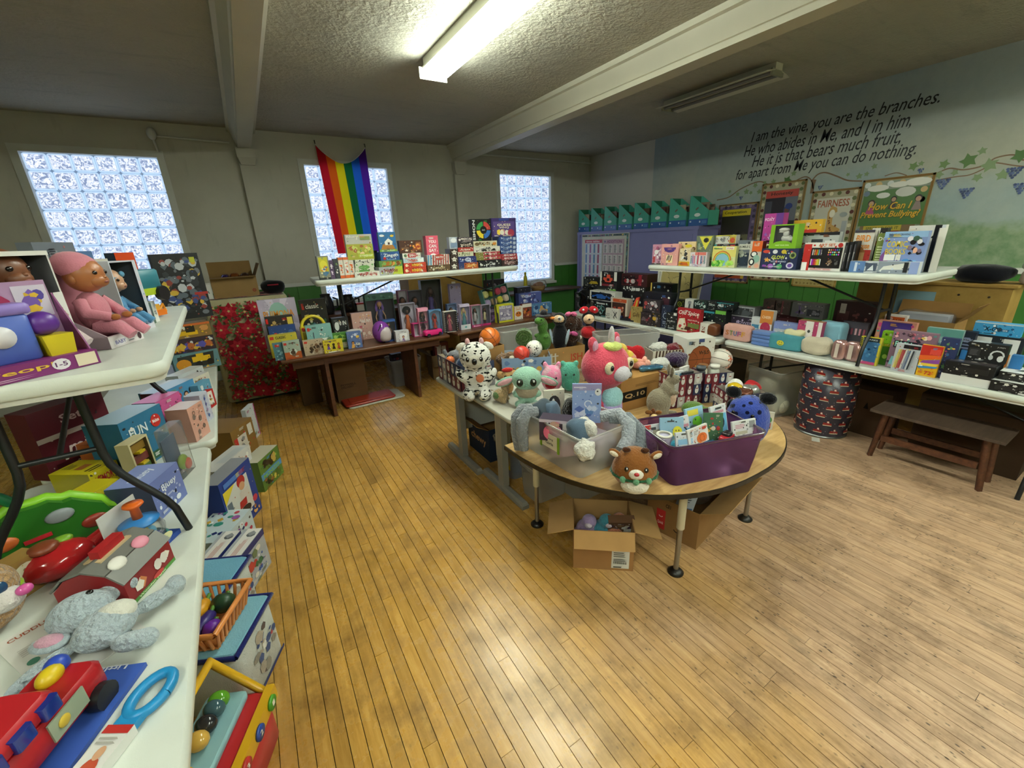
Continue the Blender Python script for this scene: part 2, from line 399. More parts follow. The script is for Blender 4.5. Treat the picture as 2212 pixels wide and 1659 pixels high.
# ================================================================ ROOM
def wall_material(name, upper, lower, rail, scale=3):
    t = NT(name); v = t.vec('World')
    nz = t.noise(v, 1.3, 6, .6); sep = t.n('SeparateXYZ'); t.l(t.n('NewGeometry').outputs['Position'], sep.inputs[0])
    up = t.mix(t.ramp(nz, [(.35, (0, 0, 0, 1)), (.75, (1, 1, 1, 1))]), upper[0], upper[1])
    st = t.noise(t.vec('World', (3, 3, .6)), 4, 4); up = t.mix(t.ramp(st, [(.62, (0, 0, 0, 1)), (.8, (.35, .35, .35, 1))]), up, upper[2])
    lo = t.mix(nz, lower[0], lower[1])
    f = t.math('GREATER_THAN', sep.outputs['Z'], rail)
    c = t.mix(f, lo, up); t.l(c, t.b.inputs['Base Color']); t.set(Roughness=.62)
    t.bump(t.noise(v, 60, 3), .12, .004)
    return t
wall_material('painted_wall', ('#c3c0b4', '#b2afa3', '#8d8a80'), ('#3f7a2c', '#336a25'), 1.27)
def mural_material():
    t = NT('mural_wall'); g = t.n('NewGeometry').outputs['Position']; sep = t.n('SeparateXYZ'); t.l(g, sep.inputs[0])
    v = t.vec('World'); big = t.noise(v, 1.1, 5, .6); fine = t.noise(v, 9, 5, .65)
    sky = t.mix(t.ramp(big, [(.38, (0, 0, 0, 1)), (.62, (1, 1, 1, 1))]), '#94a7b2', '#b9bbae')
    cream = t.ramp(t.math('ADD', sep.outputs['Z'], t.math('MULTIPLY', big, .5)), [(0, '#93b0b4'), (.1, '#93b0b4')])
    zz = t.math('ADD', sep.outputs['Z'], t.math('MULTIPLY', t.math('SUBTRACT', big, .5), .9))
    zf = t.math('MULTIPLY', zz, .3)
    band = t.ramp(zf, [(.43, '#6f8f66'), (.52, '#8fa77f'), (.56, '#93abaa'), (.64, '#a3b4b2'), (.74, '#c0bfa9'), (.82, '#b3b7ab'), (.93, '#98a7ad')])
    c = t.mix(.45, band, sky)
    green = t.mix(t.ramp(fine, [(.3, (0, 0, 0, 1)), (.7, (1, 1, 1, 1))]), '#5f8457', '#9dae8d')
    gm = t.ramp(t.math('ADD', zf, t.math('MULTIPLY', fine, .03)), [(.545, (1, 1, 1, 1)), (.575, (0, 0, 0, 1))])
    c = t.mix(gm, c, green)
    c = t.mix(t.math('MULTIPLY', fine, .35), c, '#8a948c', 'MULTIPLY')
    plain = t.mix(big, '#c3c0b4', '#b5b3a8')
    c = t.mix(t.math('GREATER_THAN', sep.outputs['Y'], 5.62), c, plain)
    low = t.mix(fine, '#3f7a2c', '#336a25')
    c = t.mix(t.math('GREATER_THAN', sep.outputs['Z'], 1.31), low, c)
    t.l(c, t.b.inputs['Base Color']); t.set(Roughness=.6); t.bump(t.noise(v, 50, 4), .15, .004)
mural_material()
def ceiling_material():
    t = NT('textured_plaster'); v = t.vec('World')
    a = t.noise(v, 16, 4, .6); b = t.noise(t.vec('World', (1, 1.6, 1)), 42, 3, .6); patch = t.noise(v, .9, 4, .6)
    vo = t.n('TexVoronoi', Scale=24.0); t.l(v, vo.inputs['Vector'])
    hgt = t.math('ADD', t.math('MULTIPLY', a, .6), t.math('ADD', t.math('MULTIPLY', b, .5), t.math('MULTIPLY', vo.outputs['Distance'], .25)))
    hgt = t.math('MULTIPLY', hgt, t.ramp(patch, [(.32, (.25, .25, .25, 1)), (.6, (1, 1, 1, 1))]))
    c = t.mix(t.ramp(patch, [(.3, (0, 0, 0, 1)), (.7, (1, 1, 1, 1))]), '#a8a598', '#b9b5a4')
    st = t.noise(t.vec('World', (.6, 3, 1)), 3, 5, .65); c = t.mix(t.ramp(st, [(.55, (0, 0, 0, 1)), (.8, (.5, .5, .5, 1))]), c, '#7d7b73')
    t.l(c, t.b.inputs['Base Color']); t.set(Roughness=.8); t.bump(hgt, .9, .03)
ceiling_material()
def plain(name, a, b, rough=.55, scale=6, bump=None):
    t = NT(name); v = t.vec('Object'); t.l(t.mix(t.noise(v, scale, 4), a, b), t.b.inputs['Base Color']); t.set(Roughness=rough)
    if bump: t.bump(t.noise(v, bump[0], 3), bump[1], bump[2])
plain('beam_paint', '#c9c5b2', '#bcb8a6', .5, 3, (40, .08, .003))
plain('trim_white', '#d5d6d0', '#c2c4bf', .5)
plain('green_trim', '#3f7a2c', '#336a25', .5)
def wood_floor():
    t = NT('maple_board'); g = t.n('NewGeometry'); sep = t.n('SeparateXYZ'); t.l(g.outputs['Position'], sep.inputs[0])
    oi = t.n('ObjectInfo').outputs['Random']; isl = g.outputs['Random Per Island']; r = t.math('FRACT', t.math('ADD', t.math('MULTIPLY', oi, 7.3), t.math('MULTIPLY', isl, 3.1)))
    mp = t.n('Mapping'); t.l(g.outputs['Position'], mp.inputs[0]); mp.inputs['Scale'].default_value = (22, 2.2, 1)
    off = t.n('CombineXYZ'); t.l(t.math('MULTIPLY', r, 37), off.inputs[1]); t.l(off.outputs[0], mp.inputs['Location'])
    grain = t.noise(mp.outputs[0], 2.2, 6, .65); v = t.vec('World')
    big = t.noise(v, .8, 5, .6); blot = t.noise(v, 4.5, 5, .7); speck = t.n('TexVoronoi', Scale=42.0); mp2 = t.n('Mapping'); t.l(g.outputs['Position'], mp2.inputs[0]); mp2.inputs['Scale'].default_value = (1, .55, 1); t.l(mp2.outputs[0], speck.inputs['Vector'])
    honey = t.ramp(grain, [(.25, '#a47a34'), (.5, '#bd8f45'), (.75, '#cda258')])
    worn = t.ramp(grain, [(.25, '#94755a'), (.5, '#b9977a'), (.75, '#d0b092')])
    # varnish worn away on the walked-on side of the room
    m = t.math('ADD', t.math('MULTIPLY', sep.outputs['X'], .42), t.math('MULTIPLY', sep.outputs['Y'], -.22)); m = t.math('ADD', m, t.math('MULTIPLY', t.math('SUBTRACT', big, .5), 1.6))
    wm = t.ramp(m, [(.05, (0, 0, 0, 1)), (.75, (1, 1, 1, 1))])
    c = t.mix(wm, honey, worn)
    c = t.mix(1.0, c, t.ramp(r, [(0, (.84, .83, .82, 1)), (.5, (.96, .96, .96, 1)), (1, (1.06, 1.05, 1.02, 1))]), 'MULTIPLY')
    c = t.mix(t.ramp(blot, [(.48, (0, 0, 0, 1)), (.75, (.65, .65, .65, 1))]), c, '#6b5330', 'MULTIPLY')
    st = t.ramp(t.noise(t.vec('World', (2.2, .8, 1)), 3.2, 6, .7), [(.58, (0, 0, 0, 1)), (.72, (.5, .5, .5, 1))]); c = t.mix(t.mix(1.0, st, t.ramp(m, [(-.6, (.3, .3, .3, 1)), (.6, (1, 1, 1, 1))]), 'MULTIPLY'), c, '#3a3430')
    sp = t.ramp(speck.outputs['Distance'], [(.12, (1, 1, 1, 1)), (.20, (0, 0, 0, 1))]); sp = t.mix(1.0, sp, t.ramp(blot, [(.4, (0, 0, 0, 1)), (.55, (.8, .8, .8, 1))]), 'MULTIPLY')
    sp = t.mix(1.0, sp, t.ramp(m, [(-.4, (.25, .25, .25, 1)), (.7, (1, 1, 1, 1))]), 'MULTIPLY')
    c = t.mix(sp, c, '#2c2017'); t.l(c, t.b.inputs['Base Color'])
    ro = t.mix(wm, (.24,) * 3 + (1,), (.44,) * 3 + (1,)); ro = t.mix(t.ramp(blot, [(.4, (0, 0, 0, 1)), (.7, (.5, .5, .5, 1))]), ro, (.5, .5, .5, 1))
    t.l(ro, t.b.inputs['Roughness']); t.b.inputs['Specular IOR Level'].default_value = .5
    t.bump(t.math('ADD', t.math('MULTIPLY', grain, .5), t.math('MULTIPLY', blot, .8)), .10, .006)
wood_floor()
plain('subfloor', '#1c120a', '#120b06', .9)
def glass_block_material():
    t = NT('glass_block'); g = t.n('NewGeometry'); oi = t.n('ObjectInfo').outputs['Random']
    off = t.n('CombineXYZ'); t.l(t.math('MULTIPLY', oi, 50), off.inputs[0]); mp = t.n('Mapping'); t.l(g.outputs['Position'], mp.inputs[0]); t.l(off.outputs[0], mp.inputs['Location'])
    nz = t.n('TexNoise', Scale=24.0, Detail=2.0, Distortion=1.6); t.l(mp.outputs[0], nz.inputs['Vector'])
    tc = t.n('TexCoord'); sp = t.n('SeparateXYZ'); t.l(tc.outputs['Generated'], sp.inputs[0])
    ex = t.math('MAXIMUM', t.math('ABSOLUTE', t.math('SUBTRACT', sp.outputs['X'], .5)), t.math('ABSOLUTE', t.math('SUBTRACT', sp.outputs['Z'], .5)))
    wav = t.ramp(nz.outputs['Fac'], [(.40, '#7a8ab0'), (.46, '#a8b6d6'), (.52, '#dfe7fa'), (.58, '#ffffff'), (.66, '#a9b8da')])
    c = t.mix(t.ramp(ex, [(.39, (0, 0, 0, 1)), (.43, (1, 1, 1, 1))]), wav, '#a9bed6')
    t.l(c, t.b.inputs['Emission Color']); t.b.inputs['Emission Strength'].default_value = DAY
    t.set(Roughness=.12); t.b.inputs['Base Color'].default_value = hx('#9fb2c8')
    t.bump(nz.outputs['Fac'], .5, .01)
glass_block_material()
plain('mortar', '#b9c6d4', '#aebccc', .7)

def slab(name, x0, x1, y0, y1, z0, z1, mat, parent=None, label=None):
    return MB().box(((x0 + x1) / 2, (y0 + y1) / 2, z0), (x1 - x0, y1 - y0, z1 - z0), '#888').build(name, mat, parent, label=label)
WINS = [(-1.945, -.632), (.957, 2.253), (4.235, 5.49)]; WZ0, WZ1 = .95, 2.99
wb = S(MB().build('wall_back', 'painted_wall'))
m = MB(); xs = [XL] + [v for w in WINS for v in w] + [XR + .2]
for i in range(0, len(xs), 2): m.box(((xs[i] + xs[i + 1]) / 2, YB + .15, 0), (xs[i + 1] - xs[i], .3, ZC), '#888')
for a, b in WINS: m.box(((a + b) / 2, YB + .15, 0), (b - a, .3, WZ0), '#888').box(((a + b) / 2, YB + .15, WZ1), (b - a, .3, ZC - WZ1), '#888')
wb2 = m.build('wall_back', 'painted_wall'); bpy.data.objects.remove(wb); wb2.name = 'wall_back'; S(wb2)
wr = S(slab('wall_right', XR, XR + .2, YF, YB, 0, ZC, 'mural_wall'))
S(slab('wall_left', XL - .2, XL, YF, YB + .3, 0, ZC, 'painted_wall'))
S(slab('wall_front', XL - .2, XR + .2, YF - .2, YF, 0, ZC, 'painted_wall'))
ceil = S(slab('ceiling', XL - .2, XR + .2, YF - .2, YB + .3, ZC, ZC + .2, 'textured_plaster'))
floor = S(slab('floor', XL - .2, XR + .2, YF - .2, YB + .3, -.16, -.012, 'subfloor'))
# floorboards: one mesh shared by the boards that show largest, the rest joined
bw = .058; boards = []; x = XL
while x < XR:
    y = YF - rnd.uniform(0, 1.5)
    while y < YB:
        ln = rnd.choice((.55, .8, 1.05, 1.4, 1.8, 2.3)) * rnd.uniform(.85, 1.15); boards.append((x + bw / 2, max(y, YF), min(y + ln, YB))); y += ln
    x += bw
boards = [b for b in boards if b[2] - b[1] > .02]
def board_show(b):
    cx, cy = b[0], (b[1] + b[2]) / 2
    if cx < -.5 or cy < .5 or cx > cy * 4.2 + .1 or b[2] < .9: return 99
    return math.hypot(cx - .9, cy - .6)
boards.sort(key=board_show)
bm_ = MB().box((0, 0, -.012), (1, 1, .012), '#a77'); ub = bm_.build('floorboard', 'maple_board', floor)
for i, (bx, y0, y1) in enumerate(boards[:300]):
    o = ub if i == 0 else ub.copy()
    if i: COL.objects.link(o)
    o.parent = floor; o.location = (bx, (y0 + y1) / 2, rnd.uniform(-.0006, 0)); o.scale = (bw - .0027, y1 - y0 - .0016, 1)
m = MB()
for bx, y0, y1 in boards[300:]: m.box((bx, (y0 + y1) / 2, -.012), (bw - .0027, y1 - y0 - .0016, .012), '#a77')
m.build('floorboards_beyond', 'maple_board', floor)['kind'] = 'stuff'
# windows of glass block
HR = [.178, .205, .207, .2, .192, .188, .184, .182, .178, .17]
kz = (WZ1 - WZ0 - .10) / sum(HR); HR = [v * kz for v in HR]
gb = None
for n, (a, b) in enumerate(WINS):
    m = MB(); t = .045
    for x0, x1, z0, z1 in ((a, a + t, WZ0, WZ1), (b - t, b, WZ0, WZ1), (a + t, b - t, WZ1 - t, WZ1), (a + t, b - t, WZ0, WZ0 + t)): m.box(((x0 + x1) / 2, YB + .05, z0), (x1 - x0, .13, z1 - z0), '#ccc')
    for x0, x1, z0, z1 in ((a - .03, a, WZ0 - .02, WZ1 + .03), (b, b + .03, WZ0 - .02, WZ1 + .03), (a, b, WZ1, WZ1 + .03)): m.box(((x0 + x1) / 2, YB - .006, z0), (x1 - x0, .012, z1 - z0), '#ccc')
    win = S(m.build('window_%d' % (n + 1), 'trim_white'))
    slab('mortar_joint', a + t, b - t, YB + .075, YB + .10, WZ0 + t, WZ1 - t, 'mortar', win)
    slab('window_sill', a - .06, b + .06, YB - .05, YB + .07, WZ0 - .045, WZ0, 'trim_white', win)
    pw = (b - a - 2 * t) / 6; z = WZ1 - t
    for hgt in HR:
        z -= hgt
        for c in range(6):
            if gb is None: gb = MB().rbox((0, 0, 0), (.2, .2, .05), .022, '#ccc', seg=3, edge=.014, M=TR(rx=90)).build('glass_block', 'glass_block'); o = gb
            else: o = gb.copy(); COL.objects.link(o)
            o.parent = win; o.location = (a + t + pw * (c + .5), YB + .09, z + hgt / 2); o.scale = ((pw - .008) / .2, 1, (hgt - .008) / .2)
# rails, base boards, wainscot boards
rl = MB(); xs2 = [XL, WINS[0][0] - .06, WINS[0][1] + .06, WINS[1][0] - .06, WINS[1][1] + .06, WINS[2][0] - .06, WINS[2][1] + .06, XR]
for i in range(0, 8, 2): rl.box(((xs2[i] + xs2[i + 1]) / 2, YB - .012, 1.25), (xs2[i + 1] - xs2[i], .024, .05), '#ccc')
S(rl.build('trim_1', 'trim_white')); S(slab('trim_2', XR - .024, XR, YF, YB - .03, 1.29, 1.345, 'trim_white'))
S(slab('baseboard_back', XL, XR, YB - .02, YB, 0, .14, 'trim_white')); S(slab('baseboard_right', XR - .02, XR, YF, YB - .02, 0, .14, 'trim_white'))
for i in range(int((XR - XL) / .19)):
    x = XL + .1 + i * .19
    if any(a - .08 < x < b + .08 for a, b in WINS): continue
    o = slab('wainscot_board', x - .092, x + .092, YB - .011, YB, .14, 1.25, 'green_trim', wb2) if i == 0 else None
    if i == 0: wbd = o; wbx = x
    else: o = wbd.copy(); COL.objects.link(o); o.location.x = x - wbx
for i in range(int((YB - .5) / .19)):
    y = .3 + i * .19
    if i == 0: wrd = slab('wainscot_board', XR - .011, XR, y - .092, y + .092, .14, 1.29, 'green_trim', wr); continue
    o = wrd.copy(); COL.objects.link(o); o.location.y = i * .19
# beams with side mouldings, pilasters and capitals
for n, (xc, w0, w1) in enumerate(((.30, .325, .155), (3.45, .34, .17))):
    pr_ = [(-w0 / 2, 0), (-w0 / 2, -.045), (-w0 / 2 + .03, -.055), (-w1 / 2 - .012, -.20), (-w1 / 2, -.205), (-w1 / 2, -.25), (w1 / 2, -.25), (w1 / 2, -.205), (w1 / 2 + .012, -.20), (w0 / 2 - .03, -.055), (w0 / 2, -.045), (w0 / 2, 0)]
    S(MB().prism(pr_, 0, YB - YF, '#ccc', TR(xc, YB, ZC, rx=90)).build('ceiling_beam', 'beam_paint'))
    m = MB(); z1 = ZC - .25
    m.box((xc, YB - .07, z1 - .11), (.22, .14, .11), '#ccc').box((xc, YB - .07, z1 - .20), (.16, .10, .09), '#ccc', top=(1.35, 1.4)).box((xc + .01, YB - .045, 0), (.22, .09, z1 - .18), '#ccc')
    S(m.build('pilaster', 'painted_wall'))
# thin pipes along the top of the back wall
def pipe(name, pts, r, mat='trim_white'):
    return S(MB().tube(pts, r, '#ccc').build(name, mat))
pipe('conduit_pipe', [(-.62, YB - .03, ZC - .16), (.14, YB - .03, ZC - .18)], .012); pipe('conduit_pipe', [(3.6, YB - .03, ZC - .10), (XR, YB - .03, ZC - .12)], .016)
pipe('conduit_pipe', [(4.0, YB - .03, ZC - .02), (4.0, YB - .03, ZC - .1)], .014)
S(MB().ell((-.66, YB - .05, ZC - .14), (.05, .05, .07), '#ccc').tube([(-.66, YB - .05, ZC - .2), (-.64, YB - .05, ZC - .34)], .012, '#aaa').build('wall_speaker_bracket', 'trim_white'))
# fluorescent fixtures
def emit_mat(name, col, st):
    t = NT(name); t.b.inputs['Emission Color'].default_value = hx(col); t.b.inputs['Emission Strength'].default_value = st; t.b.inputs['Base Color'].default_value = hx('#eee')
emit_mat('lit_tube', '#f4fff0', TUBE); plain('enamel', '#d8d6c6', '#cbc9ba', .4)
def fixture(label, x, y0, y1, lit=True, w=.26):
    t = T('fluorescent_fixture', label, 'ceiling light', (x, (y0 + y1) / 2, ZC)); L = y1 - y0
    MB().box((0, 0, -.075), (w * .62, L, .075), '#ccc').box((0, 0, -.088), (w * .78, L, .014), '#ccc').build('housing', 'enamel', t)
    for s in (-1, 1): MB().box((0, s * (L / 2 - .008), -.165), (w, .016, .09), '#ccc').build('end_plate', 'enamel', t)
    for i in range(4):
        xx = (i - 1.5) * w / 4.3
        MB().tube([(xx, -L / 2 + .02, -.135), (xx, L / 2 - .02, -.135)], .019, '#fff', seg=8).build('lamp_tube', 'lit_tube', t)
    return t
fixture('lit fluorescent fixture with four glowing tubes on the ceiling', 1.77, 1.66, 4.12)
fixture('lit fluorescent fixture behind the glowing one, nearer the front wall', 1.77, -2.7, -.26)
fixture('lit fluorescent fixture in the bay over the left tables', -1.5, -2.4, .04)
fixture('lit fluorescent fixture added unseen in the right bay to light the floor', 4.8, -2.6, -.16)  # unseen fixture, added to brighten the near floor on the right
t = T('unlit_fixture', 'unlit strip light with bare channel and cracked reflector near the right wall', 'ceiling light', (4.86, 3.42, ZC))
MB().box((0, 0, -.06), (.12, 1.34, .06), '#ccc').build('housing', 'enamel', t)
for s in (-1, 1):
    MB().prism([(0, 0), (.15, -.03), (.15, -.036), (0, -.008)], -.67, .67, '#ccc', TR(s * .06, 0, -.06, rx=90) @ Matrix.Diagonal((s, 1, 1, 1))).build('reflector', 'enamel', t)
    MB().tube([(s * .07, -.64, -.085), (s * .07, .64, -.085)], .016, '#777').build('lamp_tube', 'plastic', t)
    MB().box((0, s * .655, -.11), (.2, .02, .06), '#998').build('lamp_holder', 'plastic', t)
# ================================================================ FURNITURE
def wood_mat(name, a, b, c, rough=.4, sc=(1, 10, 10)):
    t = NT(name); v = t.vec('Object', sc); n1 = t.noise(v, 3, 6, .62)
    t.l(t.ramp(n1, [(.28, a), (.5, b), (.72, c)]), t.b.inputs['Base Color']); t.set(Roughness=rough); t.bump(n1, .05, .003)
wood_mat('brown_laminate', '#4a2c1b', '#5d3a24', '#6e4a30', .35); wood_mat('oak_laminate', '#a8834f', '#c19c66', '#cfae7b', .38, (2, 14, 10))
wood_mat('dark_wood', '#3d2216', '#57321f', '#6a4129', .5); wood_mat('grey_wood', '#3f3128', '#4d3d32', '#5a493d', .6); wood_mat('tan_board', '#8a6a2c', '#9c7a38', '#a98742', .7, (2, 2, 2))
plain('purple_paint', '#7f7fae', '#7575a6', .5, 4); plain('desk_laminate', '#b9b6aa', '#aeab9f', .45, 8); plain('grey_steel', '#8f8c84', '#827f78', .4, 20)
def foldtable(label, loc, L, Wd, H, rz, foot=.27, group=None, legs=True):
    """white moulded folding table, length along its own x"""
    t = T('folding_table', label, 'table', loc, rz, group)
    MB().rbox((0, 0, H - .045), (L, Wd, .045), .055, '#d8dcd4', seg=5, edge=.009).build('tabletop', 'tabletop', t)
    MB().rbox((0, 0, H - .062), (L - .03, Wd - .03, .02), .045, '#c4c2b8', seg=4).build('apron', 'tabletop', t)
    for s in (-1, 1):
        x = s * (L / 2 - .27)
        for q in (-1, 1):
            P = [(x, q * .10, H - .055), (x, q * .105, .40)] + [(x, q * (.105 + (foot - .105) * (.5 - .5 * math.cos(math.pi * i / 7))), .40 - .34 * i / 7) for i in range(1, 8)] + [(x, q * (foot + .01), .0)]
            MB().tube(P, .0135, '#15171a').build('leg', 'blackmetal', t)
        for z, e in ((.42, .11), (H - .08, .1)): MB().tube([(x, -e, z), (x, e, z)], .010, '#15171a').build('cross_bar', 'blackmetal', t)
        MB().tube([(x, 0, .42), (s * (L / 2 - .95), 0, H - .06)], .009, '#15171a').build('brace', 'blackmetal', t)
    return t
foldtable('white folding table', (-.736, 1.57, 0), 2.44, .76, ZT, 91.6)['label'] = 'white folding table carrying the grey elephant plush and red bus'
foldtable('white folding table carrying puzzles and toy diggers beside the floral cloth', (-.795, 4.07, 0), 2.44, .76, ZT, 92.4)
foldtable('white folding table raised on other tables, carrying the boxed baby dolls', (-.713, 2.54, ZT), 1.83, .76, ZT, 93.4, .25)
foldtable('white folding table raised on brown tables, carrying stacked board games', (1.80, 5.12, ZT), 2.44, .71, ZT, -2.5, .20)
ZR, ZRU = .73, 1.46
foldtable('white folding table carrying remote control cars and gift sets by purple cabinet', (4.41, 3.73, 0), 2.44, .76, ZR, -90)
foldtable('white folding table carrying bags, art supplies and headphones above the bench', (4.41, 1.24, 0), 2.44, .76, ZR, -90)
foldtable('white folding table raised high, carrying art kits and comic drawing set', (4.30, 2.24, ZR), 2.44, .74, ZRU - ZR, -91.8, .24)
def woodtable(label, loc, L, Wd, H, rz):
    t = T('wooden_table', label, 'table', loc, rz, 'brown wooden tables by the windows')
    MB().rbox((0, 0, H - .032), (L, Wd, .032), .012, '#000', seg=2, edge=.004).build('tabletop', 'brown_laminate', t)
    MB().box((0, Wd / 2 - .12, H - .13), (L - .2, .02, .1), '#000').box((0, -Wd / 2 + .12, H - .13), (L - .2, .02, .1), '#000').build('apron', 'dark_wood', t)
    for s in (-1, 1): MB().box((s * (L / 2 - .42), 0, 0), (.035, Wd - .2, H - .032), '#000').build('end_panel', 'dark_wood', t)
    return t
woodtable('brown wooden table carrying building block sets and boxed dolls', (1.015, 5.02, 0), 1.83, .76, ZT, 0)
woodtable('brown wooden table carrying the last doll boxes and craft kits', (2.89, 5.10, 0), 1.81, .70, ZT, 7)
# two desks pushed together, end panels on steel feet
for lab, y, DL in (('grey desk with the spotted cow plush at its corner', 3.0, 1.6), ('grey desk standing against the half round table', 2.40, .82)):
    t = T('desk', lab, 'desk', (1.19 if y > 2.8 else 1.24, y, 0)); H = .70
    MB().rbox((DL / 2, 0, H - .03), (DL, .585, .03), .04, '#000', seg=4, edge=.006).build('desktop', 'desk_laminate', t)
    for x in (.09, DL - .09):
        MB().box((x, 0, .05), (.05, .075, H - .08), '#000').build('post', 'grey_steel', t)
        MB().box((x, 0, 0), (.055, .60, .028), '#000').box((x, 0, .028), (.05, .60, .022), '#000', top=(.7, .96)).build('foot_rail', 'grey_steel', t)
        MB().box((x, 0, H - .07), (.045, .5, .04), '#000').build('top_rail', 'grey_steel', t)
    MB().box((DL / 2, .14, .22), (DL - .24, .02, .4), '#000').build('modesty_panel', 'desk_laminate', t)
# half round activity table
t = T('half_round_table', 'low half-round oak activity table with black edge band', 'table', (2.10, 2.06, 0)); H = .575
P = []
for i in range(41):
    a = math.pi + math.pi * i / 40; c, s = math.cos(a), math.sin(a); n = 2.35
    P.append((.94 * math.copysign(abs(c) ** (2 / n), c), 1.07 * math.copysign(abs(s) ** (2 / n), s)))
MB().prism(P, H - .004, H, '#000').build('tabletop', 'oak_laminate', t)
MB().prism([(x * 1.006, y * 1.006) for x, y in P], H - .030, H - .0042, '#17120d').build('edge_band', 'plastic', t)
for fx, fy in ((1.30, 1.92), (1.70, 1.14), (2.46, 1.19), (2.88, 1.9)):
    lg = MB().tube([(fx - 2.1, fy - 2.06, .30), (fx - 2.1, fy - 2.06, H - .03)], .021, '#b9ae93', seg=12).build('leg', 'plastic', t)
    MB().tube([(fx - 2.1, fy - 2.06, .02), (fx - 2.1, fy - 2.06, .30)], .014, '#9b958a', seg=12).build('leg_insert', 'metal', lg)
    MB().lathe([(0, 0), (.042, 0), (.044, .008), (.03, .022), (.016, .03), (0, .03)], '#16120f', TR(fx - 2.1, fy - 2.06, 0)).build('glide_foot', 'plastic', lg)
# low bench under the right table
t = T('low_bench', 'low dark wooden bench with splayed legs under the right table', 'bench', (4.17, .775, 0))
MB().box((0, 0, .395), (.34, .73, .022), '#000').build('seat', 'grey_wood', t)
for sx in (-1, 1):
    for sy in (-1, 1):
        MB().tube([(sx * .12, sy * .275, .395), (sx * .10, sy * .315, 0)], [.024, .019], '#000', seg=4).build('leg', 'dark_wood', t)
    MB().box((sx * .11, 0, .16), (.02, .54, .045), '#000').build('stretcher', 'dark_wood', t)
# lilac cupboard along the right wall
t = T('storage_cupboard', 'long lilac painted cupboard along the right wall', 'cupboard', (6.16, 5.60, 0))
MB().box((0, 0, 0), (.50, 2.76, 1.84), '#000').build('carcass', 'purple_paint', t)
MB().box((0, 0, 1.84), (.54, 2.80, .05), '#000').build('top_board', 'purple_paint', t)
for y in (-1.35, .03, 1.35): MB().box((-.26, y, 0), (.022, .075, 1.84), '#000').build('frame_stile', 'purple_paint', t)
for y in (-.66, .69): MB().box((-.254, y, .06), (.01, 1.28, 1.72), '#000').build('door', 'purple_paint', t)
for y in (-1.0, .35): MB().box((-.02, y, 0), (.44, .02, 1.7), '#000')
# tan board-backed cabinets standing behind the tables
t = T('tan_cabinet', 'tan board-backed cabinet with blue paper taped to it', 'cabinet', (5.02, 1.22, 0))
MB().box((0, 0, 0), (.34, .96, 1.31), '#000').build('back_board', 'tan_board', t); MB().box((0, 0, 1.31), (.38, 1.0, .02), '#000').build('top_board', 'tan_board', t)
MB().box((-.174, .06, 1.05), (.003, .25, .2), '#86a9b8').build('taped_paper', 'paper', t)
for y, z in ((-.2, 1.24), (-.37, 1.235), (-.3, .95)): MB().tube([(-.171, y, z), (-.174, y, z)], .008, '#2a1c0c').build('screw_hole', 'plastic', t)
t = T('tan_cabinet', 'tan cabinet back standing behind the boxed dolls', 'cabinet', (2.5, 6.15, 0))
MB().box((0, 0, 0), (1.18, .42, 1.32), '#000').build('back_board', 'tan_board', t); MB().box((.1, -.212, 1.2), (.06, .004, .04), '#d8d2c0').build('taped_paper', 'paper', t)
t = T('window_ledge', 'brown wooden ledge running under the windows', 'ledge', (1.9, 6.99, 0))
MB().box((0, 0, .80), (3.0, .5, .035), '#000').build('shelf', 'dark_wood', t); MB().box((0, .08, 0), (2.9, .3, .80), '#000').build('base', 'dark_wood', t)
t = T('window_ledge', 'grey ledge below the window beside the lilac cupboard', 'ledge', (4.86, 7.0, 0))
MB().box((0, 0, .80), (1.9, .48, .035), '#000').build('shelf', 'grey_wood', t); MB().box((0, .08, 0), (1.8, .3, .80), '#000').build('base', 'green_trim', t)
# cabinet under a poinsettia cloth
def poinsettia(mb, w, h, M, seed):
    rg = random.Random(seed); lay = [0]
    def flower(cx, cz, r, col, n=6):
        lay[0] += 1
        for ring, (rr, cc) in enumerate(((r, col), (r * .62, '#c2303c'))):
            for k in range(n):
                a = 2 * math.pi * (k + .5 * ring) / n + cx * 7; d = rr; e = rr * .34
                c, s = math.cos(a), math.sin(a); y = -.001 - lay[0] * .00004 - ring * .0003
                pts = [(0, 0), (d * .5, -e * .8), (d, 0), (d * .5, e * .8)]
                q = [(cx + c * u - s * v, y, cz + s * u + c * v) for u, v in pts]
                if all(0 < p[0] < w and 0 < p[2] < h for p in q): mb.add(q, [(0, 1, 2, 3)], cc, False, M)
        y = -.0016 - lay[0] * .00004
        if r > .05: mb.add([(cx + .012 * math.cos(a) * f, y, cz + .012 * math.sin(a) * f) for a, f in [(i * math.pi / 5, 1.6 if i % 2 else .7) for i in range(10)]], [tuple(range(10))], '#d9cf8a', False, M) if .02 < cx < w - .02 and .02 < cz < h - .02 else None
    for q in range(int(w * h * 520)):
        cx, cz = rg.uniform(.02, w - .02), rg.uniform(.02, h - .02)
        flower(cx, cz, rg.uniform(.03, .06), rg.choice(('#4c6b3a', '#5d7a44', '#a52b36', '#8f2230', '#7c8a55')), rg.choice((2, 3, 4)))
    nx, nz = max(1, round(w / .24)), max(1, round(h / .21))
    for i in range(nx):
        for j in range(nz): flower((i + .5 + (.25 if j % 2 else -.2)) * w / nx, (j + .5 + rg.uniform(-.15, .15)) * h / nz, rg.uniform(.10, .135), rg.choice(('#a31d2b', '#8e1a28', '#b02433')))
t = T('covered_cabinet', 'cabinet draped in a cream cloth printed with red poinsettias', 'covered cabinet', (-.08, 6.2, 0))
m = MB(); m.rbox((0, 0, .04), (.86, .62, 1.235), .05, '#b8ae8a', seg=4, edge=.02)  # cream base darkened to stand in for the shade around this cabinet
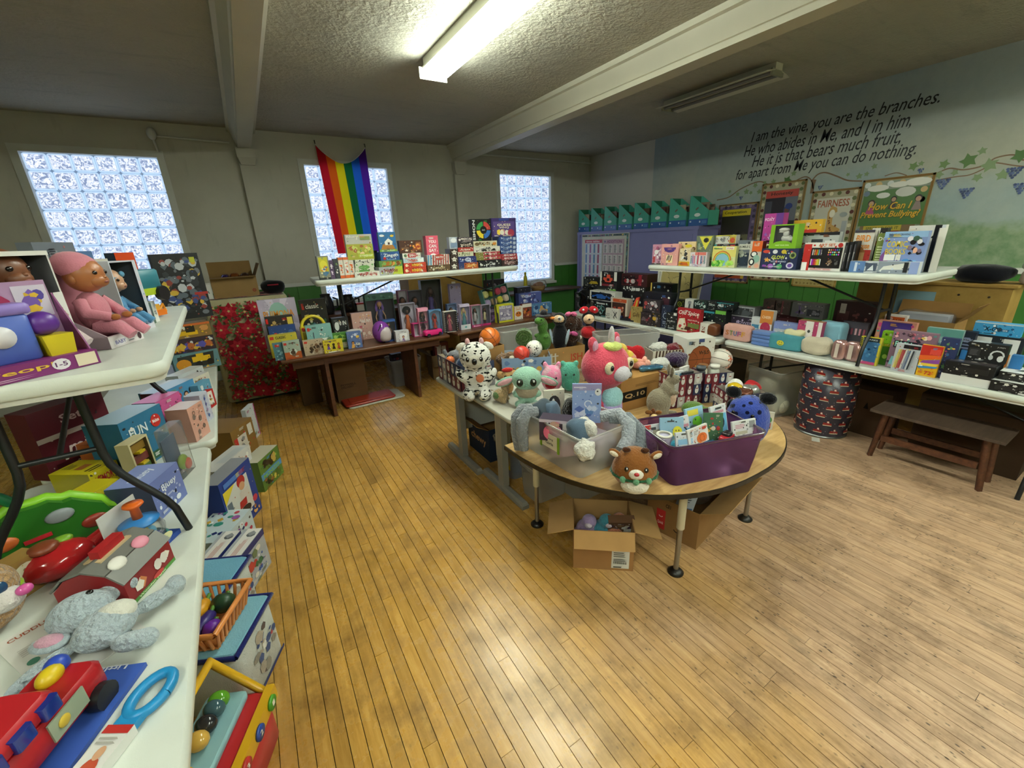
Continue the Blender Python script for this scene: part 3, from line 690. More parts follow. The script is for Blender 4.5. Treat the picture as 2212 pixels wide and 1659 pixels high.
for i in range(len(m.v)):
    x, y, z = m.v[i]; k = (1.275 - z) * .025 * (1 + .8 * math.sin(x * 21) * math.cos(y * 17)); m.v[i] = (x * (1 + k), y * (1 + k), z)
m.build('cloth', 'fabric', t)
p = MB(); poinsettia(p, .80, 1.2, TR(-.40, -.345, .05), 3); poinsettia(p, .56, 1.2, TR(.475, -.28, .05, rz=90), 5); poinsettia(p, .80, .56, TR(-.40, -.28, 1.276, rx=-90), 6); p.build('printed_flowers', 'fabric', t)
MB().box((0, 0, 0), (.76, .5, 1.2), '#332').build('cabinet_body', 'card', t)
t = T('low_table', 'low plain table behind the half-round one, under the wrapped boxes', 'table', (2.72, 2.39, 0))
MB().box((0, 0, .545), (1.26, .60, .03), '#000').build('tabletop', 'oak_laminate', t)
for sx in (-1, 1):
    for sy in (-1, 1): MB().box((sx * .57, sy * .25, 0), (.04, .04, .545), '#000').build('leg', 'grey_steel', t)
# ================================================================ BUILDERS FOR THINGS WITH THEIR OWN SHAPE
def brick_case(name, label, cat, loc, size, rz, col):
    w, d, h = size; t = T(name, label, cat, loc, rz)
    MB().rbox((0, 0, 0), (w, d, h * .70), .02, col, edge=.008).build('case_body', 'plastic', t)
    MB().tube([(w * .42 * math.cos(math.pi * i / 12), 0, h * .66 + h * .30 * math.sin(math.pi * i / 12)) for i in range(13)], .016, col, seg=8).build('handle', 'plastic', t)
    for s in (-1, 1): MB().rbox((s * w * .38, -d / 2 + .005, h * .58), (.03, .03, .03), .008, '#b8302c').build('clip', 'plastic', t)
    p = MB(); art(p, 'r .05 .86 .15 .97 #c2322c;t .38 .9 .36 .1 #33302a CLASSIC;r .06 .1 .94 .78 #a9992a;n 14 .1 .14 .9 .74 .07 #d9c83c #8f8426 #5a8a9c', w, h * .7, TR(-w / 2, -d / 2 - .0005, 0)); p.build('printed_face', 'gloss', t)
    return t
def _sup(s, c, r, col, e1=.5, e2=.5, M=None, seg=20, rings=12, bend=0):
    """soft rounded block (superellipsoid)"""
    L = Matrix.Translation(c); f = lambda v, e: math.copysign(abs(v) ** e, v); vs = []
    for i in range(rings + 1):
        a = math.pi * i / rings - math.pi / 2
        for j in range(seg):
            b = 2 * math.pi * j / seg; vs.append((r[0] * f(math.cos(a), e1) * f(math.cos(b), e2), r[1] * f(math.cos(a), e1) * f(math.sin(b), e2), r[2] * f(math.sin(a), e1)))
    fs = [(i * seg + j, i * seg + (j + 1) % seg, (i + 1) * seg + (j + 1) % seg, (i + 1) * seg + j) for i in range(rings) for j in range(seg)]
    return s.add(vs, fs, col, True, (M @ L) if M is not None else L)
MB.sup = _sup
def jiggle(mb, amp, freq, seed=0, zmin=None):
    """crumple the points of a mesh"""
    from mathutils import noise
    o = Vector((seed * 3.1, seed * 1.7, seed * .9))
    for i, p in enumerate(mb.v):
        p = Vector(p); n = noise.noise_vector(p * freq + o) * amp
        if zmin is not None and p.z + n.z < zmin: n.z = zmin - p.z
        mb.v[i] = tuple(p + n)
    return mb
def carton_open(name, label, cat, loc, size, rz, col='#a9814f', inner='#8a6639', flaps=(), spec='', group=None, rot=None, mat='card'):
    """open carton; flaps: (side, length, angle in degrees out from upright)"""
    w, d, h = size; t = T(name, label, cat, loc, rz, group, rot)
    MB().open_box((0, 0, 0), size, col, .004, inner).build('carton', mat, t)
    for side, ln, ang in flaps:
        fw = w if side in 'FB' else d
        M = {'F': TR(0, -d / 2, h), 'B': TR(0, d / 2, h, rz=180), 'R': TR(w / 2, 0, h, rz=90), 'L': TR(-w / 2, 0, h, rz=-90)}[side] @ TR(rx=ang)
        MB().box((0, 0, 0), (fw - .006, .004, ln), inner, M=M).build('flap', mat, t)
    if spec: p = MB(); prints(p, spec, w, d, h); p.build('printed_face', mat, t)
    return t
def tote(name, label, cat, loc, size, rz, mat='frosted', col='#ffffff', taper=.88, group=None, rim=.018):
    """plastic storage tub, open, with a rolled rim; wider at the top"""
    w, d, h = size; t = T(name, label, cat, loc, rz, group); m = MB()
    def ring(k, z, r=.04, n=4):
        P = []
        for cx, cy, a0 in ((1, 1, 0), (-1, 1, 90), (-1, -1, 180), (1, -1, 270)):
            for i in range(n + 1):
                a = R(a0 + 90 * i / n); P.append((cx * (w / 2 * k - r) + r * math.cos(a), cy * (d / 2 * k - r) + r * math.sin(a), z))
        return P
    L = [ring(taper, .003), ring(taper + (1 - taper) * .35, h * .35), ring(1 - rim / w, h * .86), ring(1, h * .88), ring(1, h)]
    n = len(L[0]); vs = [p for r_ in L for p in r_]
    m.add(vs, [(l * n + i, l * n + (i + 1) % n, (l + 1) * n + (i + 1) % n, (l + 1) * n + i) for l in range(len(L) - 1) for i in range(n)], col, True)
    m.add(vs, [tuple(range(n - 1, -1, -1))], col); m.build('tub', mat, t)
    P = L[-1] + L[-1][:1]; MB().tube(P, .006, col, seg=6, caps=False).build('rim', mat, t)
    return t
def dino_box(name, label, cat, loc, size, rz, col):
    w, d, h = size; t = T(name, label, cat, loc, rz)
    MB().tray((0, 0, 0), size, col, .006, '#5d5f60').build('carton', 'paper', t)
    p = MB(); art(p, f'r 0 0 .16 1 {col};r .84 0 1 1 {col};r .16 0 .84 .2 {col};r .16 .95 .84 1 {col};e .5 .2 .34 .12 {col};t .5 .14 .5 .05 #e8f0d0 PAINT YOUR OWN', w, h, TR(-w / 2, -d / 2, 0)); p.build('printed_face', 'gloss', t)
    m = MB(); W_ = '#dcdad2'
    m.ell((0, .01, h * .42), (w * .2, d * .28, h * .17), W_).ell((.0, -.005, h * .62), (w * .12, d * .2, h * .16), W_).ell((-w * .08, -.012, h * .78), (w * .2, d * .24, h * .09), W_).ell((-w * .14, -.012, h * .69), (w * .14, d * .18, h * .04), W_)
    m.tube([(w * .1, .01, h * .4), (w * .26, .012, h * .36), (w * .3, .012, h * .5)], [.03, .018, .006], W_); m.build('dinosaur_figure', 'plastic', t)
    MB().box((0, -d / 2 + .001, .01), (w - .012, .001, h - .02), '#fff').build('window_film', 'film', t)
    return t
def pouch(name, label, cat, loc, size, rz, col, mat='fabric', zip_col=None, spec='', e=.45, group=None, jig=.006):
    w, d, h = size; t = T(name, label, cat, loc, rz, group)
    m = MB().sup((0, 0, h / 2), (w / 2, d / 2, h / 2), col, e, e, seg=28, rings=14); jiggle(m, jig, 14, len(label), .001); m.build('bag_body', mat, t)
    if zip_col: MB().tube([(-w * .42, 0, h * .985), (0, -.004, h * 1.0), (w * .42, 0, h * .985)], .006, zip_col, seg=6).build('zip', 'plastic', t)
    if spec: p = MB(); art(p, spec, w * .86, h * .7, TR(-w * .43, -d / 2 - .006, h * .14)); p.build('printed_patch', 'fabric', t)
    return t
def PL(name, label, cat, loc, rz, col, mat, body, parts=(), vox=.009, group=None, rot=None, smooth=6):
    """soft toy: one continuous body grown from joined ellipsoids, small features as parts; '*' mirrors a feature"""
    t = T(name, label, cat, loc, rz, group, rot); m = MB()
    for b in body:
        for s in ((1, -1) if len(b) > 6 and b[6] == '*' else (1,)):
            m.ell((b[0] * s, b[1], b[2]), b[3:6], '#fff', seg=16, rings=10, rot=((b[7], b[8] * s, b[9] * s) if len(b) > 7 else None))
    o = m.build('body', mat, t); o.color = hx(col); o.data.materials.clear(); o.data.materials.append(MAT[mat])
    r = o.modifiers.new('union', 'REMESH'); r.mode = 'VOXEL'; r.voxel_size = vox; r.use_smooth_shade = True
    sm = o.modifiers.new('soften', 'SMOOTH'); sm.factor = .5; sm.iterations = smooth
    for q in parts:
        nm = q[0].lstrip('*')
        for s in ((1, -1) if q[0][0] == '*' else (1,)):
            mt = 'shiny' if nm in ('eye', 'nose', 'pupil', 'glint') else 'plush'
            MB().ell((q[1] * s, q[2], q[3]), q[4:7], q[7], seg=12, rings=8, rot=((q[8], q[9] * s, q[10] * s) if len(q) > 8 else None)).build(nm, mt, t)
    return t
def ball(name, label, loc, r, col, seams=None, panels=None, rot=(0, 0, 0), mat='plastic'):
    t = T(name, label, 'ball', (loc[0], loc[1], loc[2]), 0, None, rot); MB().ell((0, 0, 0), r, col, seg=28, rings=18).build('skin', mat, t)
    if seams:
        C = lambda f: [f(2 * math.pi * i / 40) for i in range(41)]; k = r * 1.002
        for f in (lambda a: (k * math.cos(a), k * math.sin(a), 0), lambda a: (0, k * math.cos(a), k * math.sin(a)), lambda a: (k * .62 + k * .0, 0, 0)):
            P = C(f)
            if P[0] != P[10]: MB().tube(P, r * .018, seams, seg=5, caps=False).build('seam', 'plastic', t)
        for s in (-1, 1):
            P = [Vector((s * (.95 - .5 * math.cos(a) ** 2), .9 * math.cos(a), .9 * math.sin(a))).normalized() * k for a in (2 * math.pi * i / 40 for i in range(41))]
            MB().tube(P, r * .018, seams, seg=5, caps=False).build('seam', 'plastic', t)
    if panels:
        for v in panels[1]:
            v = Vector(v).normalized(); q = v.to_track_quat('Z', 'Y').to_matrix().to_4x4()
            MB().add([(r * .36 * math.cos(R(72 * i)), r * .36 * math.sin(R(72 * i)), 0) for i in range(5)] + [(0, 0, r * .07)], [(i, (i + 1) % 5, 5) for i in range(5)], panels[0], True, Matrix.Translation(v * r * .945) @ q).build('panel', 'plastic', t)
    return t
WRAP = 'n 10 .02 .05 .98 .95 .05 #e6e2da #2a3a5c'
def wrap_art(nx, nz, cols, seed):
    rg = random.Random(seed); s = []
    for i in range(nx):
        for j in range(nz):
            x0, y0, x1, y1 = i / nx, j / nz, (i + 1) / nx, (j + 1) / nz; c = cols[(i + j + rg.randint(0, 1)) % len(cols)]; dx, dy = (x1 - x0), (y1 - y0)
            s.append(f'r {x0:.3f} {y0:.3f} {x1:.3f} {y1:.3f} {c}'); s.append(f'e {x0 + dx * .5:.3f} {y0 + dy * .45:.3f} {dx * .26:.3f} {dy * .32:.3f} #d4d2cc'); s.append(f'e {x0 + dx * .5:.3f} {y0 + dy * .76:.3f} {dx * .15:.3f} {dy * .16:.3f} #d4d2cc'); s.append(f'r {x0 + dx * .34:.3f} {y0 + dy * .58:.3f} {x0 + dx * .66:.3f} {y0 + dy * .66:.3f} #8a2c34')
    return ';'.join(s)
# ================================================================ BACK TABLES: BOARD GAMES, BRICKS, DOLLS
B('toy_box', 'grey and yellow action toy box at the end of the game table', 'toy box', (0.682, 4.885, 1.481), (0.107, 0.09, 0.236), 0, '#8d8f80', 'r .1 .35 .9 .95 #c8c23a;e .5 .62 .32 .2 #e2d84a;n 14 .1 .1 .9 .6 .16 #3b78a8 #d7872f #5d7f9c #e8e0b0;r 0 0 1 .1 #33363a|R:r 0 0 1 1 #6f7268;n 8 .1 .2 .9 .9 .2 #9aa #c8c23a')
B('figure_box', 'narrow dark purple figure box upright beside the white puzzle stack', 'toy box', (0.759, 4.885, 1.481), (0.04, 0.07, 0.19), 0, '#5a4866', 'r 0 0 1 .14 #5a4866;r 0 .88 1 1 #5a4866;n 12 .1 .2 .9 .84 .2 #5a4866 #c9b4d6 #e8e2ea #f4f0e8')
B('figure_box', 'narrow charcoal figure box upright beside the white puzzle stack', 'toy box', (0.805, 4.885, 1.481), (0.045, 0.07, 0.202), 0, '#3f4148', 'r 0 0 1 .14 #3f4148;r 0 .88 1 1 #3f4148;n 12 .1 .2 .9 .84 .2 #3f4148 #6d8f52 #d8d8d0 #f4f0e8')
B('figure_box', 'narrow orange-edged light figure box upright beside the white puzzle stack', 'toy box', (0.855, 4.885, 1.481), (0.046, 0.07, 0.213), 0, '#e6ddd2', 'r 0 0 1 .14 #d96a3a;r 0 .88 1 1 #d96a3a;n 12 .1 .2 .9 .84 .2 #d96a3a #7ab3cf #f0e4d0 #f4f0e8')
B('figure_box', 'narrow second orange-edged figure box upright beside the white puzzle stack', 'toy box', (0.907, 4.885, 1.481), (0.049, 0.07, 0.213), 0, '#e6ddd2', 'r 0 0 1 .14 #d96a3a;r 0 .88 1 1 #d96a3a;n 12 .1 .2 .9 .84 .2 #d96a3a #e38b9b #6f4ea0 #f4f0e8')
B('figure_box', 'narrow third orange-edged figure box upright beside the white puzzle stack', 'toy box', (0.959, 4.885, 1.481), (0.05, 0.07, 0.215), 0, '#e6ddd2', 'r 0 0 1 .14 #d96a3a;r 0 .88 1 1 #d96a3a;n 12 .1 .2 .9 .84 .2 #d96a3a #f2c34a #7ab3cf #f4f0e8')
B('board_game', 'flat white game box with red figures at the bottom of the puzzle stack', 'board game', (1.108, 4.94, 1.481), (0.266, 0.22, 0.053), 0, '#e4e2da', 'n 8 .1 .3 .5 .8 .04 #a33 #c66 #855;t .7 .5 .4 .35 #b9534a CASTLE', group='board games stacked on the raised table')
B('puzzle_box', 'lower cream puzzle box with green arc', 'puzzle', (1.089, 4.94, 1.534), (0.201, 0.2, 0.042), 0, '#dcdccf', 'r 0 0 1 .2 #cfd8c0;e .45 .1 .3 .5 #5f9a4c', group='board games stacked on the raised table')
B('puzzle_box', 'upper cream puzzle box with green arc', 'puzzle', (1.096, 4.94, 1.576), (0.2, 0.2, 0.043), 0, '#dcdccf', 'r 0 0 1 .2 #cfd8c0;e .45 .1 .3 .5 #6ca558', group='board games stacked on the raised table')
B('puzzle_box', 'top white puzzle box of the pale stack', 'puzzle', (1.103, 4.94, 1.619), (0.2, 0.2, 0.043), 0, '#dcdccf', 't .4 .5 .5 .3 #777 Picnic', group='board games stacked on the raised table')
B('board_game', 'tall garden board game box with grey sky standing on the pale stack', 'board game', (1.074, 4.88, 1.662), (0.275, 0.06, 0.256), 0, '#b9b9b4', 'r 0 0 1 .62 #a9a943;n 30 .05 .12 .95 .6 .07 #d9a064 #c8d070 #e6c9a0 #a4643a #7f9c44;t .27 .9 .45 .12 #e8e6e0 Bluey;r .55 .78 .92 .92 #7d8a55;r .4 .06 .98 .22 #b3c43f;t .7 .15 .5 .08 #eef0d8 SCAVENGER HUNT')
B('board_game', 'grey and lime hippo game box under the jungle game', 'board game', (1.375, 4.96, 1.481), (0.266, 0.24, 0.087), 0, '#a9adb2', 'p .55 0 1 0 1 1 .7 1 #b4bf3d;t .5 .5 .55 .6 #8f2f37 Hippos', group='board games stacked on the raised table')
B('board_game', 'green jungle treasure game box below the blue game', 'board game', (1.383, 4.95, 1.568), (0.26, 0.22, 0.067), 0, '#5d8c4a', 'n 16 .05 .1 .95 .9 .09 #b06a2c #d9a04a #7a4a22 #7fae5a', group='board games stacked on the raised table')
B('board_game', 'blue bingo game box under the snow house game', 'board game', (1.387, 4.95, 1.635), (0.213, 0.2, 0.093), 0, '#2c5796', 't .5 .55 .7 .5 #e6ecf2 Zingo!;e .2 .25 .08 .15 #c33;r .3 .06 .8 .16 #6d92c4', group='board games stacked on the raised table')
B('board_game', 'upright blue game box with a snowy house on rocks', 'board game', (1.381, 4.885, 1.728), (0.19, 0.05, 0.206), 0, '#2f6fa6', 'r 0 0 1 .12 #7aa843;p .08 .12 .92 .12 .8 .34 .5 .5 .2 .36 #b07a3c;p .35 .34 .75 .34 .8 .52 .55 .68 .32 .5 #ecebe6;r .5 .36 .62 .48 #544;e .2 .82 .14 .06 #e8e8e8;e .78 .8 .1 .06 #e8c84a;t .5 .06 .8 .07 #e8f0d8 GREEN PLAY')
B('toy_box', 'dark slim box wedged between garden game and bingo game', 'toy box', (1.261, 5.05, 1.481), (0.068, 0.06, 0.265), 0, '#2a3040', 'r .1 .5 .9 .9 #3c4a66')
B('board_game', 'lower red memory game box under its twin', 'board game', (1.656, 4.94, 1.481), (0.271, 0.2, 0.061), 0, '#c33b26', 't .58 .5 .45 .55 #f2c03c MEMORY;e .12 .5 .06 .3 #f0d9b0', group='board games stacked on the raised table')
B('board_game', 'upper red memory game box under the pale blue game', 'board game', (1.66, 4.94, 1.542), (0.265, 0.2, 0.054), 0, '#c7402a', 't .58 .5 .45 .55 #f2c03c MEMORY;e .12 .5 .06 .3 #f0d9b0', group='board games stacked on the raised table')
B('board_game', 'pale blue word game box on the two red ones', 'board game', (1.65, 4.94, 1.596), (0.242, 0.2, 0.052), 0, '#b7cfdc', 't .42 .5 .45 .6 #d2553f TABOO;r .72 .1 .98 .9 #e6eef0', group='board games stacked on the raised table')
B('board_game', 'white and red card game box under the chocolate game', 'board game', (1.635, 4.94, 1.648), (0.213, 0.18, 0.054), 0, '#e6e1d8', 'r .3 .08 .72 .92 #b6282f;t .51 .5 .3 .5 #f2f2ee SPIN;e .15 .5 .08 .3 #4a6a4a', group='board games stacked on the raised table')
B('board_game', 'brown chocolate fondue game box standing on top', 'board game', (1.639, 4.89, 1.702), (0.267, 0.06, 0.137), 0, '#4e3024', 'p .52 .15 .95 .2 .95 .85 .75 .85 #8a4a2c;n 10 .55 .25 .93 .75 .07 #d07a3c #e8a04c #a33a22;r .08 .35 .4 .45 #7a5a44;s .3 .22 .1 .12 #e8d8c8')
B('party_game_box', 'pink party game box standing among the games', 'board game', (1.917, 4.945, 1.581), (0.151, 0.09, 0.301), 0, '#dd5a72', 't .5 .78 .6 .12 #fff YOU;t .5 .62 .6 .12 #fff CAN;t .5 .46 .6 .12 #fff SAY;e .5 .22 .3 .12 #fff;r .25 .2 .75 .25 #222')
B('gift_box', 'brown blanket gift box under the striped one', 'gift box', (1.949, 4.94, 1.481), (0.288, 0.2, 0.072), 0, '#5d4630', 't .5 .5 .55 .3 #c8b48a COOKIES', group='board games stacked on the raised table')
B('gift_box', 'red white and blue striped gift box with round badge', 'gift box', (1.954, 4.94, 1.553), (0.281, 0.2, 0.115), 0, '#d8d4cc', 'p 0.00 0 0.06 0 0.09 1 0.03 1 #5a8fb8;p 0.11 0 0.17 0 0.20 1 0.14 1 #5a8fb8;p 0.22 0 0.28 0 0.31 1 0.25 1 #a8423a;p 0.33 0 0.39 0 0.42 1 0.36 1 #a8423a;p 0.44 0 0.50 0 0.53 1 0.47 1 #a8423a;p 0.56 0 0.61 0 0.64 1 0.59 1 #a8423a;p 0.67 0 0.72 0 0.75 1 0.70 1 #a8423a;p 0.78 0 0.83 0 0.86 1 0.81 1 #a8423a;p 0.89 0 0.94 0 0.97 1 0.92 1 #a8423a;e .55 .75 .22 .3 #b5473c;t .55 .75 .34 .2 #eee MATH', group='board games stacked on the raised table')
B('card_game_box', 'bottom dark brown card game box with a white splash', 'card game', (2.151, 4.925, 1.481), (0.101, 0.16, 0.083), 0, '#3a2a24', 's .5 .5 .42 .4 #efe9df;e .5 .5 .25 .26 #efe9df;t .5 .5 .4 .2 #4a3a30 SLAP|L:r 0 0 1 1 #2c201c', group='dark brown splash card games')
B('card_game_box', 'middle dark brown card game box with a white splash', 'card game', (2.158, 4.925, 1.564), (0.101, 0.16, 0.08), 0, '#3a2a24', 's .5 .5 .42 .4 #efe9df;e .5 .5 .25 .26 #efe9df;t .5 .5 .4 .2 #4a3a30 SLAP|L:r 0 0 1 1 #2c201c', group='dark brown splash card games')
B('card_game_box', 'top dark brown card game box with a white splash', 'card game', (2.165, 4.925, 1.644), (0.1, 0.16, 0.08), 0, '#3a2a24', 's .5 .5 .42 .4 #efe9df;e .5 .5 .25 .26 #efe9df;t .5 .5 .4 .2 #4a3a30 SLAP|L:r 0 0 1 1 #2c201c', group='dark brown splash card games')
B('gift_bag', 'pale blue and white gift bag on the splash card games', 'gift bag', (2.174, 4.9, 1.724), (0.109, 0.08, 0.134), 0, '#b4bcc8', 'r .1 .1 .9 .5 #7f94b4;e .5 .72 .35 .2 #e8eaee')
B('board_game', 'orange and blue game box at the bottom of the american history stack', 'board game', (2.342, 4.94, 1.481), (0.272, 0.2, 0.072), 0, '#b3552c', 'r 0 0 .28 1 #33406c;t .65 .5 .5 .5 #e6b05a DOMINO', group='board games stacked on the raised table')
B('board_game', 'navy blue game box with a white emblem', 'board game', (2.338, 4.94, 1.553), (0.252, 0.2, 0.077), 0, '#2a3470', 'e .5 .5 .16 .32 #c9d0e6;t .5 .5 .2 .3 #2a3470 JA;r .08 .2 .25 .4 #7a86b8', group='board games stacked on the raised table')
B('board_game', 'cream and green word game box under the red one', 'board game', (2.315, 4.93, 1.63), (0.206, 0.18, 0.055), 0, '#cfcdb2', 't .5 .5 .6 .4 #6f7f3c JUNIOR', group='board games stacked on the raised table')
B('board_game', 'red word game box under the black one', 'board game', (2.32, 4.93, 1.685), (0.206, 0.18, 0.049), 0, '#b9342c', 't .5 .5 .6 .45 #e8d8c8 Scramble', group='board games stacked on the raised table')
B('board_game', 'black game box under the purple history game', 'board game', (2.324, 4.93, 1.734), (0.205, 0.18, 0.058), 0, '#211d20', 't .5 .5 .6 .4 #d8c8b8 MONEY', group='board games stacked on the raised table')
B('board_game', 'dark purple history trivia box on its stack', 'board game', (2.322, 4.93, 1.792), (0.205, 0.18, 0.061), 0, '#3a2f3a', 't .55 .65 .7 .4 #e6dcd6 AMERICAN;t .6 .25 .55 .25 #b8a8a8 HISTORY;e .12 .5 .07 .2 #e6dcd6', group='board games stacked on the raised table')
B('board_game', 'black detective game box under the red pair', 'board game', (2.644, 4.94, 1.481), (0.343, 0.2, 0.091), 0, '#17171b', 't .6 .5 .25 .45 #d8d8d8 Clue', group='board games stacked on the raised table')
B('board_game', 'lower red game box with olive end', 'board game', (2.634, 4.94, 1.572), (0.36, 0.2, 0.048), 0, '#a9303c', 'r 0 0 .3 1 #7c7a3c;t .65 .5 .3 .6 #e6c0c0 Sorry!', group='board games stacked on the raised table')
B('board_game', 'upper red game box with olive end', 'board game', (2.63, 4.94, 1.62), (0.372, 0.2, 0.048), 0, '#a9303c', 'r 0 0 .3 1 #7c7a3c;t .65 .5 .3 .6 #e6c0c0 Sorry!', group='board games stacked on the raised table')
B('board_game', 'white card game box with black arrowheads', 'board game', (2.617, 4.94, 1.668), (0.376, 0.2, 0.064), 0, '#dedbd0', 't .5 .6 .3 .35 #777 DEER;p .25 .2 .5 .2 .4 .6 #1c1c1c;p .6 .2 .85 .2 .72 .6 #1c1c1c', group='board games stacked on the raised table')
B('board_game', 'cream egg game box under the big colour circle game', 'board game', (2.594, 4.94, 1.732), (0.334, 0.2, 0.067), 0, '#d5cfb2', 'e .15 .5 .1 .3 #6b5a3a;t .5 .55 .4 .5 #6b5a3a EGGS;e .88 .5 .08 .3 #d98a2c', group='board games stacked on the raised table')
B('board_game', 'upright black electronic game box with four-colour ring', 'board game', (2.565, 4.905, 1.799), (0.274, 0.07, 0.257), 0, '#0f0f10', 'v .12 .5 .13 .9 #ececec SIMON;a .6 .5 .17 .36 4 86 #b83a33;a .6 .5 .17 .36 94 176 #2f8a45;a .6 .5 .17 .36 184 266 #d9bf2e;a .6 .5 .17 .36 274 356 #2f66b0;t .6 .5 .16 .05 #ccc SIMON')
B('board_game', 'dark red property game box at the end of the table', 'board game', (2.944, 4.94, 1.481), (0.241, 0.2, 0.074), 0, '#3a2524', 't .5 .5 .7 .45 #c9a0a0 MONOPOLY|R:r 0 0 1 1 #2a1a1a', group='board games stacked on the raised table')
B('board_game', 'lower crimson property game box', 'board game', (2.941, 4.94, 1.555), (0.24, 0.2, 0.038), 0, '#a3333a', 't .5 .5 .7 .5 #e8c8c8 MONOPOLY', group='board games stacked on the raised table')
B('board_game', 'upper crimson property game box', 'board game', (2.936, 4.94, 1.593), (0.239, 0.2, 0.038), 0, '#a3333a', 't .5 .5 .7 .5 #e8c8c8 MONOPOLY', group='board games stacked on the raised table')
B('board_game', 'blue board game box, lowest of four alike', 'board game', (2.923, 4.94, 1.631), (0.252, 0.2, 0.051), 0, '#34508c', 't .4 .5 .4 .4 #8fa4d0 GUESS;r .78 .2 .94 .8 #b8c4dc', group='board games stacked on the raised table')
B('board_game', 'blue board game box, second of four alike', 'board game', (2.926, 4.94, 1.682), (0.252, 0.2, 0.053), 0, '#34508c', 't .4 .5 .4 .4 #8fa4d0 GUESS;r .78 .2 .94 .8 #b8c4dc', group='board games stacked on the raised table')
B('board_game', 'blue board game box, third of four alike', 'board game', (2.928, 4.94, 1.735), (0.251, 0.2, 0.053), 0, '#34508c', 't .4 .5 .4 .4 #8fa4d0 GUESS;r .78 .2 .94 .8 #b8c4dc', group='board games stacked on the raised table')
B('board_game', 'blue board game box, topmost of four alike', 'board game', (2.931, 4.94, 1.788), (0.25, 0.2, 0.053), 0, '#34508c', 't .4 .5 .4 .4 #8fa4d0 GUESS;r .78 .2 .94 .8 #b8c4dc', group='board games stacked on the raised table')
B('game_case', 'purple guessing game case with blue handle on the blue stack', 'board game', (2.885, 4.89, 1.841), (0.358, 0.06, 0.222), 0, '#3a2a66', 'r .06 .06 .94 .82 #554080;t .5 .64 .55 .12 #e8e0c0 GUESS;t .5 .5 .4 .1 #e8e0c0 WHO;n 10 .1 .08 .7 .42 .08 #d9c0a0 #c96a8a #e8e0d0 #7a4a3a #f0d040;e .78 .2 .14 .2 #a8324a;r .3 .86 .7 .98 #2a3f8c|T:r 0 0 1 1 #2a3f8c')
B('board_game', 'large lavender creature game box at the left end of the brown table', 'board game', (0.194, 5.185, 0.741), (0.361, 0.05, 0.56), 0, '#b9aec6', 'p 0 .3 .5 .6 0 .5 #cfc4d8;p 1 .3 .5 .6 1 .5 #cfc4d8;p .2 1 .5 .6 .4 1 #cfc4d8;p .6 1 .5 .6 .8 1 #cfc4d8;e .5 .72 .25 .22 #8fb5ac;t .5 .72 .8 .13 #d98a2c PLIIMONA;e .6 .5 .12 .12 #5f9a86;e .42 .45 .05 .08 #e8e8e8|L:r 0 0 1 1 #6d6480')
B('building_block_set', 'dark boxed brick set with yellow figures behind the blue one', 'building toy', (0.179, 5.05, 0.741), (0.262, 0.06, 0.398), 0, '#2c2622', 'r .02 .82 .1 .95 #c22;n 22 .12 .15 .95 .9 .07 #d9b04a #7a6a50 #b99a60 #e6d9b0 #5a4a3a;r .78 .5 .97 .95 #d9bf4a')
B('building_block_set', 'blue boxed brick set with city lettering', 'building toy', (0.184, 4.965, 0.741), (0.251, 0.07, 0.307), 0, '#23407c', 'r .18 .55 .28 .78 #c2322c;t .45 .66 .26 .2 #e6eaf2 CITY;p .4 .1 .95 .1 .8 .5 .6 .4 #6f86a8;e .8 .75 .1 .1 #3a5c9c')
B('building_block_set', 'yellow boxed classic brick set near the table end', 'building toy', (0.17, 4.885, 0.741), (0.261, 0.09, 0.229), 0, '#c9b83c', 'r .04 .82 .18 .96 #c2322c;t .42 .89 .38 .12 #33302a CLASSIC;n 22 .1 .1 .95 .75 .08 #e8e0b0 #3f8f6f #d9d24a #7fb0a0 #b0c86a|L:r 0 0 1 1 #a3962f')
B('building_block_set', 'small teal boxed brick set at the table corner', 'building toy', (0.106, 4.725, 0.741), (0.093, 0.05, 0.174), 0, '#4f8090', 'r .2 .8 .6 .93 #c2322c;n 9 .1 .1 .9 .7 .16 #7fb0c0 #c8d8d8 #38606c')
B('building_block_set', 'small boxed brick set with a walking beast on orange sand', 'building toy', (0.225, 4.7, 0.741), (0.153, 0.06, 0.184), 0, '#9fb0a4', 'r 0 0 1 .4 #b0562c;n 10 .2 .1 .9 .6 .12 #2c2a28 #4a3a30 #c9d4cc #6d5a48;r .05 .8 .22 .93 #c2322c;t .55 .88 .4 .08 #333 SPACE|L:r 0 0 1 1 #1c1c1e')
B('building_block_set', 'tall dark classic brick box behind the yellow case', 'building toy', (0.543, 5.19, 0.741), (0.271, 0.06, 0.52), 0, '#2b2824', 'r .06 .8 .15 .93 #c2322c;t .45 .86 .5 .1 #e8e4dc classic;n 24 .06 .06 .94 .7 .09 #c9b83c #5a8a9c #d9c06a #7a6030 #3a6a4a #e8e0c0|R:r 0 0 1 1 #8d97a6')
brick_case('brick_case', 'yellow plastic brick case with arched handle and red clips', 'building toy', (0.484, 4.945, 0.741), (0.272, 0.09, 0.385), 0, '#d0bb2c')
B('building_block_set', 'teal boxed brick set with a black and white house', 'building toy', (0.515, 4.83, 0.741), (0.248, 0.06, 0.291), 0, '#7fb0ae', 'r .05 .8 .15 .92 #c2322c;r .3 .1 .85 .5 #e6e4dc;n 12 .3 .1 .95 .55 .08 #222 #444 #d8d8d8 #6a8a6a;r .25 .3 .28 .75 #445')
B('building_block_set', 'beige boxed brick set with rearing horses', 'building toy', (0.43, 4.74, 0.741), (0.193, 0.06, 0.156), 0, '#b7a48c', 'n 14 .1 .1 .95 .8 .1 #5a4030 #7a5a40 #3a2a20 #8d7a64;r .05 .82 .2 .95 #c2322c')
